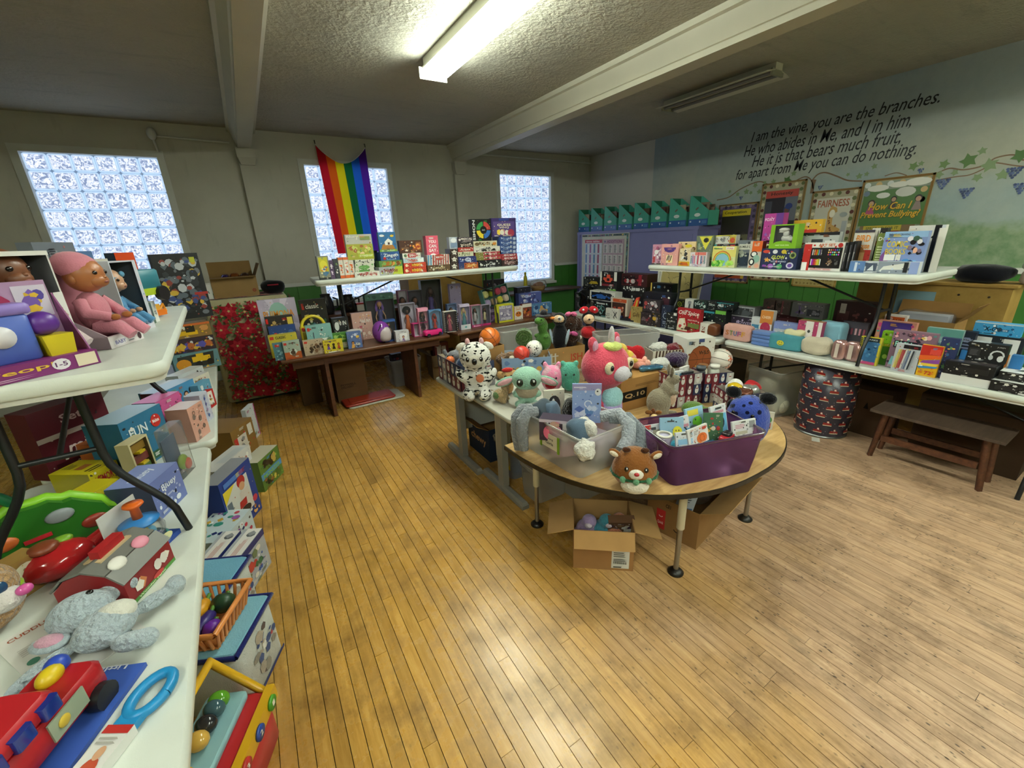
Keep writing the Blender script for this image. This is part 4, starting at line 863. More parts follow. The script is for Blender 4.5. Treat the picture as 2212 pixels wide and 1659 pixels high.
B('craft_box', 'yellow boxed set with three dancing figures', 'toy box', (0.613, 4.705, 0.741), (0.191, 0.05, 0.133), 0, '#d3bf2e', 'g .25 .62 .1 #7a4a2c #222 #6a4a9c;g .52 .62 .1 #3a2a20 #222 #222;g .78 .62 .1 #a8642c #6a3a1c #b04a2c;t .4 .93 .6 .1 #333 Diverse Girls;r .2 .02 .8 .1 #e8e4d8')
B('craft_box', 'green boxed plant kit between yellow dancers and blue set', 'toy box', (0.719, 4.835, 0.741), (0.161, 0.07, 0.173), 0, '#4f8a3a', 'n 14 .05 .5 .95 .95 .13 #6fae4a #3a6a2c #a4c46a;r .05 .05 .95 .4 #c2c4a4;n 5 .1 .08 .9 .38 .1 #8a6a3a #e6e0d0')
B('craft_box', 'blue boxed toy with a smiling child picture', 'toy box', (0.844, 4.745, 0.741), (0.149, 0.05, 0.182), 0, '#5870a4', 'g .35 .34 .16 #b07a4c #2a1c14 #d9a04a;t .7 .25 .3 .16 #e8e4d0 Kids;n 6 .1 .6 .9 .95 .1 #d9b04a #c8d0e6 #8a98c4')
B('toy_box', 'black boxed magic set with white lettering', 'toy box', (0.772, 5.04, 0.741), (0.172, 0.08, 0.307), 0, '#232326', 't .6 .8 .5 .16 #e8e8e4 10 IN;e .25 .7 .14 .16 #d8d8d8;n 6 .1 .1 .9 .5 .12 #b04a3a #d9a04a #6a6a6a')
B('craft_box', 'pink and orange nail art kit behind the capsule toy', 'toy box', (1.032, 5.13, 0.741), (0.232, 0.06, 0.321), 0, '#d3a79c', 't .65 .7 .5 .14 #e8e8e4 Nail Art;n 10 .1 .1 .9 .55 .09 #e8b04a #c96a7a #f0dcd0')
DB('doll_playset', 'dark teal castle doll box with lavender haired doll', 'doll', (1.278, 5.2, 0.741), (0.338, 0.1, 0.512), 0, '#42605c', '#b88a6a', '#7a5ab0', '#4a4a8a', 'r 0 .86 1 1 #507a70;n 9 .05 .88 .95 .98 .05 #6f9a8c #3a5a54', inner='#2a2836', group='dolls in window boxes on the brown tables')
DB('doll_box', 'blue window box with a young man doll in grey', 'doll', (1.256, 4.815, 0.741), (0.144, 0.07, 0.252), 0, '#27427c', '#b0805c', '#3a2a20', '#8a8f84', 'r 0 .9 1 1 #3a5c9c;r 0 0 1 .08 #2c4a8c', inner='#1c2438', long=False, group='dolls in window boxes on the brown tables')
B('gift_box', 'small white cube box with a picture of girls', 'toy box', (1.366, 4.725, 0.741), (0.156, 0.07, 0.124), 0, '#c9c8cf', 'r .3 .1 .85 .75 #e8e6ea;g .55 .4 .14 #c99a7a #5a3a5a #8a6a9c')
DB('doll_box', 'magenta edged window box with a pale pink doll', 'doll', (1.583, 5.24, 0.741), (0.125, 0.08, 0.518), 0, '#8f2a5a', '#7a4a34', '#1c1412', '#d9a0b0', '', inner='#c8c0cc', group='dolls in window boxes on the brown tables')
DB('doll_box', 'lilac window box holding a doll with an afro and orange dress', 'doll', (1.555, 5.02, 0.741), (0.185, 0.08, 0.384), 0, '#b9b4cc', '#5a3624', '#14100e', '#c8642c', 'n 5 .05 .02 .95 .14 .08 #d9b04a #6a5aa0', style='afro', inner='#d5cfe0', group='dolls in window boxes on the brown tables')
DB('doll_box', 'clear fronted dark box with a long black haired doll', 'doll', (1.752, 5.26, 0.741), (0.179, 0.08, 0.501), 0, '#57525e', '#8a5a40', '#14100e', '#c8c0d0', '', inner='#4a4652', group='dolls in window boxes on the brown tables')
DB('doll_box', 'pink window box with a doll in black and pink', 'doll', (1.679, 4.835, 0.741), (0.127, 0.07, 0.334), 0, '#d98aa8', '#6a4230', '#14100e', '#2a1c28', 'r 0 .88 1 1 #e09ab4;r 0 0 1 .1 #c96a94', inner='#e6b4c8', long=False, group='dolls in window boxes on the brown tables')
DB('doll_box', 'blister pack doll in yellow bodice and red skirt on blue card', 'doll', (1.81, 4.78, 0.741), (0.154, 0.06, 0.303), 0, '#5a84b4', '#6a3e28', '#a8282c', '#b03428', 'r 0 0 1 .14 #2a4a8c;p 0 .9 .5 1 1 .9 1 1 0 1 #5a84b4;e .5 .06 .1 .05 #d8dce6', inner='#6f96c0', group='dolls in window boxes on the brown tables')
DB('doll_box', 'zebra striped window box with a pink haired doll', 'doll', (2.017, 4.815, 0.741), (0.167, 0.07, 0.259), 0, '#d9d3cc', '#d9a890', '#b03a54', '#c05a74', 'r 0 0.00 .14 0.05 #222;r .86 0.00 1 0.05 #222;r 0 0.10 .14 0.15 #222;r .86 0.10 1 0.15 #222;r 0 0.20 .14 0.25 #222;r .86 0.20 1 0.25 #222;r 0 0.30 .14 0.35 #222;r .86 0.30 1 0.35 #222;r 0 0.40 .14 0.45 #222;r .86 0.40 1 0.45 #222;r 0 0.50 .14 0.55 #222;r .86 0.50 1 0.55 #222;r 0 0.60 .14 0.65 #222;r .86 0.60 1 0.65 #222;r 0 0.70 .14 0.75 #222;r .86 0.70 1 0.75 #222;r 0 0.80 .14 0.85 #222;r .86 0.80 1 0.85 #222;r 0 0.90 .14 0.95 #222;r .86 0.90 1 0.95 #222', inner='#4a3a44', group='dolls in window boxes on the brown tables')
DB('doll_box', 'rounded blue card pack with dark haired doll behind the zebra box', 'doll', (2.142, 5.03, 0.741), (0.13, 0.06, 0.313), 0, '#5a74a4', '#7a4e38', '#1c1412', '#8a4a5a', '', inner='#7f96c0', group='dolls in window boxes on the brown tables')
DB('doll_box', 'lilac window box with blonde doll in teal gown', 'doll', (2.225, 4.83, 0.741), (0.136, 0.06, 0.319), 0, '#b4a8c8', '#e0b89c', '#d9c48a', '#4a8a94', 'r 0 0 1 .2 #d3d6dc;r 0 .9 1 1 #c4b8d4;e .5 .1 .12 .04 #6aa', inner='#9a94b8', group='dolls in window boxes on the brown tables')
DB('doll_box', 'pink window box with a dark haired doll in white skirt', 'doll', (2.405, 4.875, 0.741), (0.141, 0.07, 0.283), 0, '#c884a0', '#6a4230', '#14100e', '#d6cdd0', 'r 0 0 1 .12 #b02a6a;t .5 .06 .7 .06 #f0d0e0 Bestie', inner='#a8b4bc', long=False, group='dolls in window boxes on the brown tables')
DB('doll_box', 'slim window box with a doll in pale yellow skirt', 'doll', (2.557, 4.895, 0.741), (0.125, 0.07, 0.271), 0, '#a89cb4', '#5a3624', '#14100e', '#d9cfa4', 'r 0 0 1 .1 #b02a6a', inner='#6f6a7c', long=False, group='dolls in window boxes on the brown tables')
B('toy_box', 'dark purple slim box between dolls and the yellow kit', 'toy box', (2.729, 5.01, 0.741), (0.116, 0.06, 0.202), 0, '#3a2c44', 'n 6 .1 .1 .9 .5 .2 #6a4a7c #8a6a94;l .1 .7 .8 .9 3 #9a8aa4')
B('toy_kit', 'lime yellow rock painting kit in the row', 'toy box', (2.865, 4.915, 0.741), (0.264, 0.07, 0.242), 0, '#c3c028', 'r .12 .1 .92 .92 #8d86a0;t .5 .82 .7 .12 #e8e8ea ROLE PLAY;n 14 .15 .3 .9 .72 .08 #d9d4dc #6a6480 #b0a8bc;t .52 .2 .6 .12 #e8e8ea STICKER|T:r 0 0 1 1 #d3d02e')
B('toy_kit', 'white craft kit with an orange crab picture', 'toy box', (3.096, 4.95, 0.741), (0.146, 0.06, 0.181), 0, '#dcd6cc', 'e .5 .42 .34 .2 #c9742c;e .38 .48 .06 .05 #222;e .62 .48 .06 .05 #222;t .5 .78 .6 .1 #c9742c CRAFT;r 0 0 .06 1 #c9642c')
B('toy_kit', 'dark red boxed horse kit at the end of the doll row', 'toy box', (3.274, 5.0, 0.741), (0.159, 0.06, 0.195), 0, '#7a3a2c', 'r 0 .75 1 1 #dcd6cc;n 8 .1 .1 .9 .7 .15 #b04a2c #3a2018 #c9843c')
B('toy_kit', 'light blue boxed toy beyond the horse kit', 'toy box', (3.569, 5.055, 0.741), (0.361, 0.07, 0.165), 0, '#4a7aa8', 'n 12 .05 .05 .95 .9 .09 #8ab0d0 #e0d8c8 #d9a04a #2a4a7c;e .5 .4 .15 .2 #c8a070')
DB('doll_box', 'large pale blue framed box with a tall doll in purple coat', 'doll', (2.014, 5.385, 0.741), (0.279, 0.09, 0.606), 0, '#a9b4d4', '#4a2c20', '#1c120e', '#54468c', '', inner='#2a2428', group='dolls in window boxes on the brown tables')
B('doll_box', 'tall plain lilac carton with a doll head printed low', 'doll', (2.365, 5.39, 0.741), (0.167, 0.06, 0.522), 0, '#b4a8cc', 'r .2 .05 .8 .32 #e6dff0;g .5 .2 .16 #c99a7a #3a2420 #a08ab8')
B('toy_box', 'dark box with faint print behind the plush egg set', 'toy box', (2.983, 5.38, 0.741), (0.294, 0.1, 0.53), 0, '#1f1c24', 'n 6 .2 .7 .9 .95 .08 #5a5266 #8a7f94;r .02 .86 .06 .92 #c22')
B('toy_box', 'dark navy box below the yellow bottle on the sill', 'toy box', (3.382, 5.25, 0.741), (0.229, 0.1, 0.401), 0, '#20202c', 'n 5 .1 .6 .9 .9 .1 #44506a #6a6a80')
B('toy_box', 'long blue racing toy box behind the craft kits', 'toy box', (3.436, 5.165, 0.741), (0.396, 0.09, 0.323), 0, '#4a5490', 'n 12 .1 .5 .95 .95 .08 #8a98cc #c04a3a #d8d8e0 #2a3470;t .3 .85 .35 .1 #d8dcea RACER')
# ================================================================ RIGHT TABLES
B('art_kit', 'pink and white cat art kit at the end of the raised table', 'art kit', (4.12, 3.433, 1.461), (0.147, 0.04, 0.222), -90, '#c98fa8', 'n 14 .05 .2 .95 .95 .14 #e6d3dc #b05a7c #f0e8ec #8a5a74;r 0 0 1 .06 #443;e .4 .62 .2 .12 #e8e4e6;r .1 .1 .3 .4 #c04a4a')
B('art_kit', 'salmon pink pouch kit with purple half circle', 'art kit', (4.045, 3.2, 1.461), (0.223, 0.05, 0.228), -90, '#dd9f98', 'e .5 .82 .36 .22 #5a3f86;r .1 .84 .9 1 #dd9f98;t .5 .76 .24 .05 #e8a080 HAPPY;r .32 .12 .7 .48 #ecd9a8;p .4 .22 .47 .46 .42 .46 .34 .24 #333;p .5 .2 .54 .46 .48 .46 .46 .2 #446;p .6 .22 .66 .46 .6 .46 .55 .22 #333;e .52 .2 .06 .05 #d9a03c')
B('art_kit', 'cream activity kit behind the yellow marker box', 'art kit', (4.12, 3.047, 1.461), (0.218, 0.04, 0.246), -90, '#e2c79a', 'e .6 .82 .2 .07 #d9c43c;e .9 .7 .1 .08 #6a4a3a')
B('art_kit', 'yellow box with zebra letter pattern', 'art kit', (4.045, 3.003, 1.461), (0.134, 0.05, 0.178), -90, '#dcc8a4', 'r 0 0 1 .25 #d9b02c;n 12 .15 .3 .85 .95 .13 #3a3a3e #e8e4dc #55504c;p .1 .05 .9 .02 .8 .2 .2 .22 #c9642c')
B('marker_pack', 'clear pack of pastel gel pens with red ribbon', 'art kit', (4.025, 2.824, 1.461), (0.195, 0.05, 0.142), -90, '#d8cfd4', 'r .3 .8 .95 1 #d9776a;r 0.06 .2 0.12 .75 #5a8a8c;r 0.16 .2 0.22 .75 #8a6aa8;r 0.26 .2 0.32 .75 #c8607c;r 0.36 .2 0.42 .75 #d8d8dc;r 0.46 .2 0.52 .75 #b03a5a;r 0.56 .2 0.62 .75 #e6e2e4;r 0.66 .2 0.72 .75 #5a6a9c;r 0.76 .2 0.82 .75 #c8a0b0;r 0.86 .2 0.92 .75 #7a9a9c;r .48 0 .54 1 #c04a5a;n 6 .05 .02 .95 .2 .06 #b0a0b8 #e8e4e8')
B('art_kit', 'green patterned craft box under the yellow pouch', 'art kit', (4.15, 2.832, 1.461), (0.206, 0.06, 0.136), -90, '#6f7a5a', 'n 18 .05 .05 .95 .95 .1 #c8c46a #4a5a48 #8a9a6c #d8d49c')
B('art_kit', 'camouflage craft box with yellow triangle and heart', 'art kit', (4.145, 2.853, 1.597), (0.195, 0.05, 0.166), -90, '#6f7a66', 'p .18 .95 .95 .95 .6 .15 #d9d04a;e .6 .72 .16 .14 #2a2a2a;n 8 .02 .05 .4 .8 .09 #4a6a5a #c8c46a #8a9a8c')
B('game_box', 'black box with white letter beside the rainbow book', 'game box', (4.18, 2.619, 1.461), (0.235, 0.08, 0.127), -90, '#191a1c', 't .1 .7 .12 .22 #e8e8e8 D;r .6 .8 .8 .95 #c03a2c')
B('game_box', 'dark game box with teal corner behind rainbow book', 'game box', (4.18, 2.635, 1.588), (0.235, 0.08, 0.089), -90, '#26282c', 'r .02 .7 .15 1 #4a9a94;r .75 .4 .95 .9 #b8342c')
B('scrapbook_kit', 'pale scrapbook kit with yellow edge, topmost behind the rainbow book', 'art kit', (4.19, 2.667, 1.677), (0.261, 0.06, 0.083), -90, '#d3d2ca', 'r 0 .88 1 1 #cfc83c;n 12 .05 .1 .6 .8 .06 #999 #bbb #777;r .74 .05 .98 .85 #b8a23c;e .86 .4 .1 .3 #c0503a')
B('rainbow_book', 'yellow and blue book with a rainbow over green hills', 'book', (4.03, 2.552, 1.461), (0.244, 0.04, 0.198), -90, '#cfd49a', 'r 0 .5 1 1 #d9cf74;a .45 .3 .36 .4 0 180 #c8743c;a .45 .3 .32 .36 0 180 #d9b44a;a .45 .3 .28 .32 0 180 #6fae6a;e .45 .35 .28 .3 #86b4cc;n 22 0 .02 1 .36 .12 #5fae3c #8cc84a #4a9a3a #b0d86a;r .58 .84 .92 .97 #e8e4d8;t .25 .9 .36 .08 #3f6a8c Rainbow;t .75 .9 .26 .06 #a33 STORIES')
B('model_kit', 'grey blue castle model box behind the penguin pack', 'model kit', (4.085, 2.375, 1.461), (0.151, 0.05, 0.249), -90, '#6a7078', 'e .5 .3 .7 .25 #2f3a4a;r .1 .66 .9 .86 #c8c8bc;t .5 .76 .7 .1 #333 RUMBLE Q;n 10 .1 .3 .9 .66 .12 #8a9084 #a8aca0 #5a6460')
B('plush_pack', 'orange topped penguin craft pack', 'craft kit', (4.04, 2.245, 1.461), (0.112, 0.06, 0.24), -90, '#c3b9ac', 'r .2 .62 1 1 #d9642c;t .55 .85 .4 .07 #f0d8c0 PENGUIN;e .42 .52 .3 .12 #22262c;e .42 .53 .2 .08 #e8e6e0;e .65 .36 .28 .14 #8fb4a4;e .3 .24 .24 .13 #22262c;e .3 .24 .13 .08 #e8e6e0;e .75 .1 .2 .08 #d9a08a|R:r 0 0 1 1 #8a2c24')
B('science_kit', 'navy glow science kit with coloured discs', 'science kit', (4.035, 2.026, 1.461), (0.305, 0.07, 0.175), -90, '#232c50', 't .48 .58 .36 .18 #d9e04a GLOW;t .5 .38 .42 .07 #c8d0e8 GLITTER MINERALS;e .13 .86 .1 .08 #c8483a;e .38 .85 .07 .1 #d8d8dc;e .62 .85 .07 .1 #c8b03c;e .87 .68 .09 .16 #8a9a5a;e .87 .68 .05 .09 #2a3a2a;s .18 .45 .1 .14 #d9a04a;e .3 .15 .08 .12 #a05ab0;e .55 .14 .08 .12 #4aa06a;e .83 .2 .1 .15 #d0cce0;e .83 .2 .06 .09 #6a4a9c;p .06 .12 .2 .1 .18 .2 .08 .22 #8a4a9c')
dino_box('dinosaur_box', 'lime green window box with a white dinosaur on the glow kit', 'toy box', (4.05, 2.017, 1.636), (0.223, .1, 0.198), -90, '#7cae2c')
B('craft_kit', 'dark maroon sloth craft pack standing by the dinosaur box', 'craft kit', (4.17, 2.213, 1.461), (0.094, 0.06, 0.219), -90, '#4a2430', 'e .4 .85 .42 .12 #d8d0a8;e .3 .85 .1 .05 #5a4a3a;e .55 .85 .1 .05 #5a4a3a;n 8 .1 .1 .9 .65 .14 #8a4a2c #c9843c #6a2c4a')
B('craft_kit', 'magenta and purple boxed toy towering behind the dinosaur box', 'craft kit', (4.19, 2.2, 1.68), (0.166, 0.08, 0.253), -90, '#b03a8c', 'r .62 0 1 1 #6a3a8c;t .3 .8 .5 .1 #f0d8ea FOXY;n 7 .05 .1 .95 .5 .1 #d98ab8 #8a5ab0 #e8d0e0')
B('game_box', 'yellow and red rounded game box at the back of the raised table', 'game box', (4.345, 1.988, 1.461), (0.233, 0.05, 0.404), -90, '#d9a82c', 'p .05 .45 .75 .45 .85 .8 .15 .8 #c03a30;t .5 .62 .35 .1 #f0d0a0 SCOOP;r 0 0 1 .3 #c08a24')
B('drawing_kit', 'grey drawing easel kit behind the art set case', 'art kit', (4.165, 1.796, 1.461), (0.284, 0.05, 0.297), -90, '#b4b6b4', 'r 0 .92 1 1 #26262a;t .1 .62 .14 .12 #8a4a2c DRAW;t .16 .4 .2 .08 #333 anD CO;r .3 .5 .6 .82 #3c4046;p .34 .5 .5 .5 .44 .75 #c8ccd0;r .66 .55 .92 .78 #dcdcd8;r .8 .6 .88 .72 #44464a')
B('art_set', 'black art set box with rows of crayons and paints', 'art kit', (4.025, 1.692, 1.461), (0.283, 0.05, 0.22), -90, '#e2dfda', 'p 0 0 .2 0 .2 .95 0 .95 #b8302c;r 0 0 .14 .3 #e8e6e2;r .2 .1 .98 .82 #211f20;t .58 .91 .42 .1 #c8643a ART SET;e .91 .9 .06 .08 #b8302c;r 0.240 .56 0.258 .76 #d8d8d8;r 0.268 .56 0.286 .76 #777;r 0.296 .56 0.314 .76 #c94;r 0.324 .56 0.342 .76 #b33;r 0.352 .56 0.370 .76 #d80;r 0.380 .56 0.398 .76 #7a4;r 0.408 .56 0.426 .76 #7ad;r 0.436 .56 0.454 .76 #536;r 0.464 .56 0.482 .76 #999;e 0.660 0.740 .018 .028 #e8d8b0;e 0.710 0.740 .018 .028 #d96;e 0.760 0.740 .018 .028 #c33;e 0.810 0.740 .018 .028 #a3a;e 0.860 0.740 .018 .028 #36c;e 0.910 0.740 .018 .028 #3a8;e 0.660 0.660 .018 .028 #fc6;e 0.710 0.660 .018 .028 #f88;e 0.760 0.660 .018 .028 #8cf;e 0.810 0.660 .018 .028 #cfc;e 0.860 0.660 .018 .028 #963;e 0.910 0.660 .018 .028 #eee;e 0.660 0.580 .018 .028 #d55;e 0.710 0.580 .018 .028 #55d;e 0.760 0.580 .018 .028 #5d5;e 0.810 0.580 .018 .028 #dd5;e 0.860 0.580 .018 .028 #5dd;e 0.910 0.580 .018 .028 #d5d;r 0.240 .2 0.262 .42 #eee;r 0.274 .2 0.296 .42 #a3c;r 0.308 .2 0.330 .42 #c36;r 0.342 .2 0.364 .42 #d44;r 0.376 .2 0.398 .42 #e93;r 0.410 .2 0.432 .42 #ed5;r 0.444 .2 0.466 .42 #cc4;r 0.478 .2 0.500 .42 #eee;n 14 .6 .18 .82 .42 .03 #a98 #765 #c96 #543;n 6 .84 .18 .96 .42 .03 #555 #777')
B('art_case', 'thin black art set case, first beside the open printed one', 'art kit', (4.095, 1.542, 1.461), (0.027, 0.16, 0.217), -90, '#161618', 'r .35 .1 .65 .9 #55525a;t .5 .5 .3 .3 #c8c4c0 ART', group='thin black art cases')
B('art_case', 'thin black art set case, second beside the open printed one', 'art kit', (4.105, 1.517, 1.461), (0.026, 0.16, 0.221), -90, '#161618', 'r .35 .1 .65 .9 #55525a;t .5 .5 .3 .3 #c8c4c0 ART', group='thin black art cases')
B('art_case', 'thin black art set case, third beside the open printed one', 'art kit', (4.115, 1.493, 1.461), (0.026, 0.16, 0.226), -90, '#161618', 'r .35 .1 .65 .9 #55525a;t .5 .5 .3 .3 #c8c4c0 ART', group='thin black art cases')
B('craft_kit', 'birdhouse craft kit with red lower half', 'craft kit', (4.125, 1.473, 1.461), (0.127, 0.05, 0.304), -90, '#c9c4bc', 'r 0 0 1 .52 #a8302c;t .5 .8 .7 .16 #d9842c BIRD;t .58 .62 .6 .14 #d9842c house;r .3 .12 .7 .46 #b08a5a;p .25 .46 .75 .46 .5 .6 #8a5a34;r 0 .94 1 1 #44404c;n 5 .7 .05 .98 .5 .06 #d9a0a0 #7a2420')
B('craft_kit', 'dark kit with white label reading seventy five', 'craft kit', (4.19, 1.404, 1.461), (0.094, 0.06, 0.314), -90, '#231f1e', 'r .0 .6 .55 1 #dcd8d0;v .3 .8 .3 .3 #555 75;p .2 .55 1 .7 1 .78 .2 .66 #b0702c')
B('drawing_kit', 'olive green drawing book half behind the comic set', 'art kit', (4.105, 1.345, 1.461), (0.068, 0.05, 0.277), -90, '#6f7f3c', 't .5 .86 .8 .1 #e8e8e0 DO;l .15 .3 .85 .7 6 #c8cfa0;e .5 .18 .3 .07 #c8604a;r 0 0 1 .1 #8a7a4a')
B('drawing_kit', 'comic book drawing kit with blue splash and yellow lettering', 'art kit', (4.075, 1.208, 1.461), (0.241, 0.05, 0.286), -90, '#7f94c8', 'r 0 .86 1 1 #8fb4dc;p 0 0 .3 0 .12 .6 0 .4 #7a4a8c;t .34 .70 .48 .15 #d8c048 COMIC;t .34 .52 .48 .14 #d8c048 BOOKS;t .35 .93 .5 .05 #4a5a7a THE ART OF DRAWING;r .1 .3 .36 .45 #e8e8e4;r .38 .3 .5 .45 #dcdcd8;n 16 .52 .0 1 .36 .08 #4a8ac8 #1c3a6c #7ab4e0;n 14 .55 .35 1 .9 .07 #1c1a20 #e0dce4 #7a6a80 #3a5a4a;e .8 .55 .05 .07 #d9a890;r .04 .0 .5 .24 #3a4a5c;r 0.06 .02 0.10 .22 #2a3a4a;r 0.12 .02 0.16 .22 #5a8ac0;r 0.18 .02 0.22 .22 #4a9a5a;r 0.24 .02 0.28 .22 #d0d05a;r 0.30 .02 0.34 .22 #e8e0a0;r 0.36 .02 0.40 .22 #8ab04a;r 0.42 .02 0.46 .22 #c8c8c8')
B('drawing_kit', 'black and white wolf sketch kit behind the comic kit', 'art kit', (4.245, 1.152, 1.461), (0.199, 0.05, 0.321), -90, '#dcd9d2', 'r .72 0 1 1 #17171a;r .9 .6 1 1 #c8ccd2;n 14 .05 .3 .7 .95 .1 #2a2422 #8a7a68 #5a4a40 #e8e0d0 #3a3030')
B('telescope_box', 'long low white and blue telescope box along the table edge', 'science kit', (4.01, 1.278, 1.461), (0.407, 0.06, 0.082), -90, '#cfd3da', 'r 0 .0 .24 1 #5f80b4;r .08 .1 .12 .9 #cfd8e8;r .26 .15 .42 .85 #4a5468;p .28 .2 .38 .2 .36 .7 #d8dce0;r .44 0 .86 1 #8a93a0;p .46 .15 .52 .3 .82 .35 .82 .9 .52 .6 #dcdcd6;r .8 .1 .86 .95 #26262a;r .88 0 1 1 #8fa0d0')
gk = B('drawing_kit', 'green drawing kit in a white frame at the near end of the raised table', 'art kit', (4.33, 1.10, 1.461), (.34, .04, .30), 18, '#dedcd4', 'r .04 .04 .96 .96 #6d8a48;n 9 .1 .25 .7 .8 .08 #1c1c1c #3a4a2a #55402a;e .3 .3 .1 .1 #8a3a4a;t .75 .9 .3 .05 #e8e8e0 4 BOOK;l .5 .5 .9 .75 5 #c8d0b0;r .62 .06 .85 .12 #dcdcd8')
B('rc_car_box', 'black boxed model car under the dark red one', 'toy vehicle', (4.52, 4.063, 0.731), (0.441, 0.2, 0.336), -90, '#17161a', 'r .1 .2 .5 .7 #3a3438;r .55 .3 .65 .6 #b8b8b8', group='remote control toys on the far right table')
B('rc_car_box', 'black box with two white labels below the red box', 'toy vehicle', (4.52, 4.071, 1.067), (0.429, 0.2, 0.074), -90, '#1a181a', 'r .45 .2 .6 .7 #d0d0cc;r .62 .2 .77 .7 #d0d0cc', group='remote control toys on the far right table')
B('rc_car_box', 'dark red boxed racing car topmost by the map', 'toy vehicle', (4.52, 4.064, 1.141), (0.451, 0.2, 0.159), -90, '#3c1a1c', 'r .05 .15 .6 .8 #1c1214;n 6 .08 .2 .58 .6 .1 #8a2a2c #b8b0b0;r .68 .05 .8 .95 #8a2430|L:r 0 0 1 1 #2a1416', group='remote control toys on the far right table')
B('rc_car_box', 'dark boxed drone below the lime tagged flat box', 'toy vehicle', (4.41, 4.489, 0.731), (0.417, 0.14, 0.303), -90, '#201f22', 'r .1 .3 .9 .7 #2f2f36', group='remote control toys on the far right table')
B('rc_car_box', 'flat black box with a lime tag', 'toy vehicle', (4.41, 4.506, 1.034), (0.404, 0.14, 0.081), -90, '#1c1d1f', 'r .72 .1 .98 .6 #5a9a2c;r .1 .3 .6 .6 #3a3c34', group='remote control toys on the far right table')
B('rc_car_box', 'white cornered black box with an orange red buggy', 'toy vehicle', (4.4, 4.466, 1.115), (0.333, 0.12, 0.205), -90, '#1e1c20', 'r 0 0 .1 1 #d8d8d4;r .84 .4 1 1 #d8d8d4;r .2 .3 .75 .6 #c9503a;r .4 .55 .62 .8 #c9503a;r .42 .38 .58 .56 #26202a;e .2 .3 .12 .14 #111;e .78 .3 .12 .14 #111;r .12 .03 .84 .18 #7a2c34', group='remote control toys on the far right table')
B('rc_car_box', 'plain black box under the yellow car box', 'toy vehicle', (4.42, 4.859, 0.731), (0.356, 0.12, 0.355), -90, '#18181a', 'r .2 .4 .8 .6 #2a2a2e', group='remote control toys on the far right table')
B('rc_car_box', 'black boxed yellow sports car on top of the far pile', 'toy vehicle', (4.42, 4.848, 1.086), (0.349, 0.12, 0.137), -90, '#1a1a1c', 'p .35 .3 .95 .35 .85 .6 .5 .62 #a8902c;r .05 .2 .28 .8 #2f3436', group='remote control toys on the far right table')
B('drone_box', 'tall dark grey drone box by the black bin bag', 'toy drone', (4.28, 4.899, 0.731), (0.343, 0.08, 0.266), -90, '#2c2c30', 'n 6 .1 .15 .9 .5 .14 #8a8a8e #55555a;l .1 .75 .7 .9 2 #9a9a9c', group='remote control toys on the far right table')
B('rc_car_box', 'brown grey box under the blue car box', 'toy vehicle', (4.25, 4.418, 0.731), (0.509, 0.1, 0.2), -90, '#4a443e', 'r .1 .2 .9 .8 #3a3430', group='remote control toys on the far right table')
B('rc_car_box', 'white framed window box with a bright blue sports car', 'toy vehicle', (4.27, 4.437, 0.931), (0.506, 0.14, 0.131), -90, '#cfcfc8', 'r .07 .08 .85 .86 #15181f;p .1 .3 .25 .3 .3 .22 .7 .22 .75 .3 .82 .3 .8 .5 .6 .55 .5 .7 .3 .66 .2 .52 .1 .5 #2a5aa8;e .24 .3 .06 .14 #0c0c10;e .7 .3 .06 .14 #0c0c10', group='remote control toys on the far right table')
B('drone_box', 'black drone box with pale blue rotor rings', 'toy drone', (4.125, 4.344, 0.731), (0.316, 0.05, 0.211), -90, '#111316', 'a .38 .55 .09 .11 0 360 #7fb8b8;a .62 .55 .09 .11 0 360 #7fb8b8;a .5 .35 .11 .13 0 360 #7fb8b8;a .5 .62 .05 .07 0 360 #7fb8b8;r .25 .82 .75 .9 #c8c8c8|R:r 0 0 1 1 #0c0d0f', group='remote control toys on the far right table')
B('drone_box', 'small white box with a black quadcopter', 'toy drone', (4.085, 4.09, 0.731), (0.233, 0.05, 0.141), -90, '#d4d2cc', 'p .6 .2 .66 .2 .92 .75 .86 .75 #2a2a2e;p .86 .2 .92 .2 .66 .75 .6 .75 #2a2a2e;l .1 .3 .45 .6 2 #999', group='remote control toys on the far right table')
B('rc_car_box', 'orange and cream boxed robot toy', 'toy vehicle', (4.19, 4.04, 0.731), (0.287, 0.1, 0.273), -90, '#c8bcac', 'r .05 .1 .9 .8 #3a2420;r .1 .82 .95 .98 #b8502c;n 7 .12 .2 .85 .7 .11 #b84a34 #8a2c24 #d0a080', group='remote control toys on the far right table')
B('rc_car_box', 'black window box with a white and blue police car', 'toy vehicle', (4.35, 3.506, 0.731), (0.322, 0.1, 0.491), -90, '#16181c', 'p .15 .3 .9 .3 .85 .5 .7 .55 .6 .75 .35 .75 .25 .55 .15 .5 #b4c8d8;n 6 .2 .32 .85 .6 .07 #4a80b8 #e0e6ea;e .3 .3 .07 .13 #000;e .72 .3 .07 .13 #000;r 0 .75 .06 1 #c8a84a', group='remote control toys on the far right table')
B('rc_car_box', 'dark box with a sky blue coupe picture', 'toy vehicle', (4.24, 3.454, 0.731), (0.393, 0.12, 0.394), -90, '#1c1c26', 'p .06 .45 .6 .45 .58 .6 .45 .75 .3 .76 .15 .62 .06 .58 #4a6cae;e .18 .45 .06 .09 #08080c;e .48 .45 .06 .09 #08080c;p .66 .2 .95 .25 .95 .85 .7 .9 #4a2a34', group='remote control toys on the far right table')
B('gift_box', 'small kraft brown box with dark script', 'gift box', (4.15, 3.719, 0.731), (0.184, 0.06, 0.199), -90, '#a08a52', 't .5 .5 .6 .25 #5a4020 Gift')
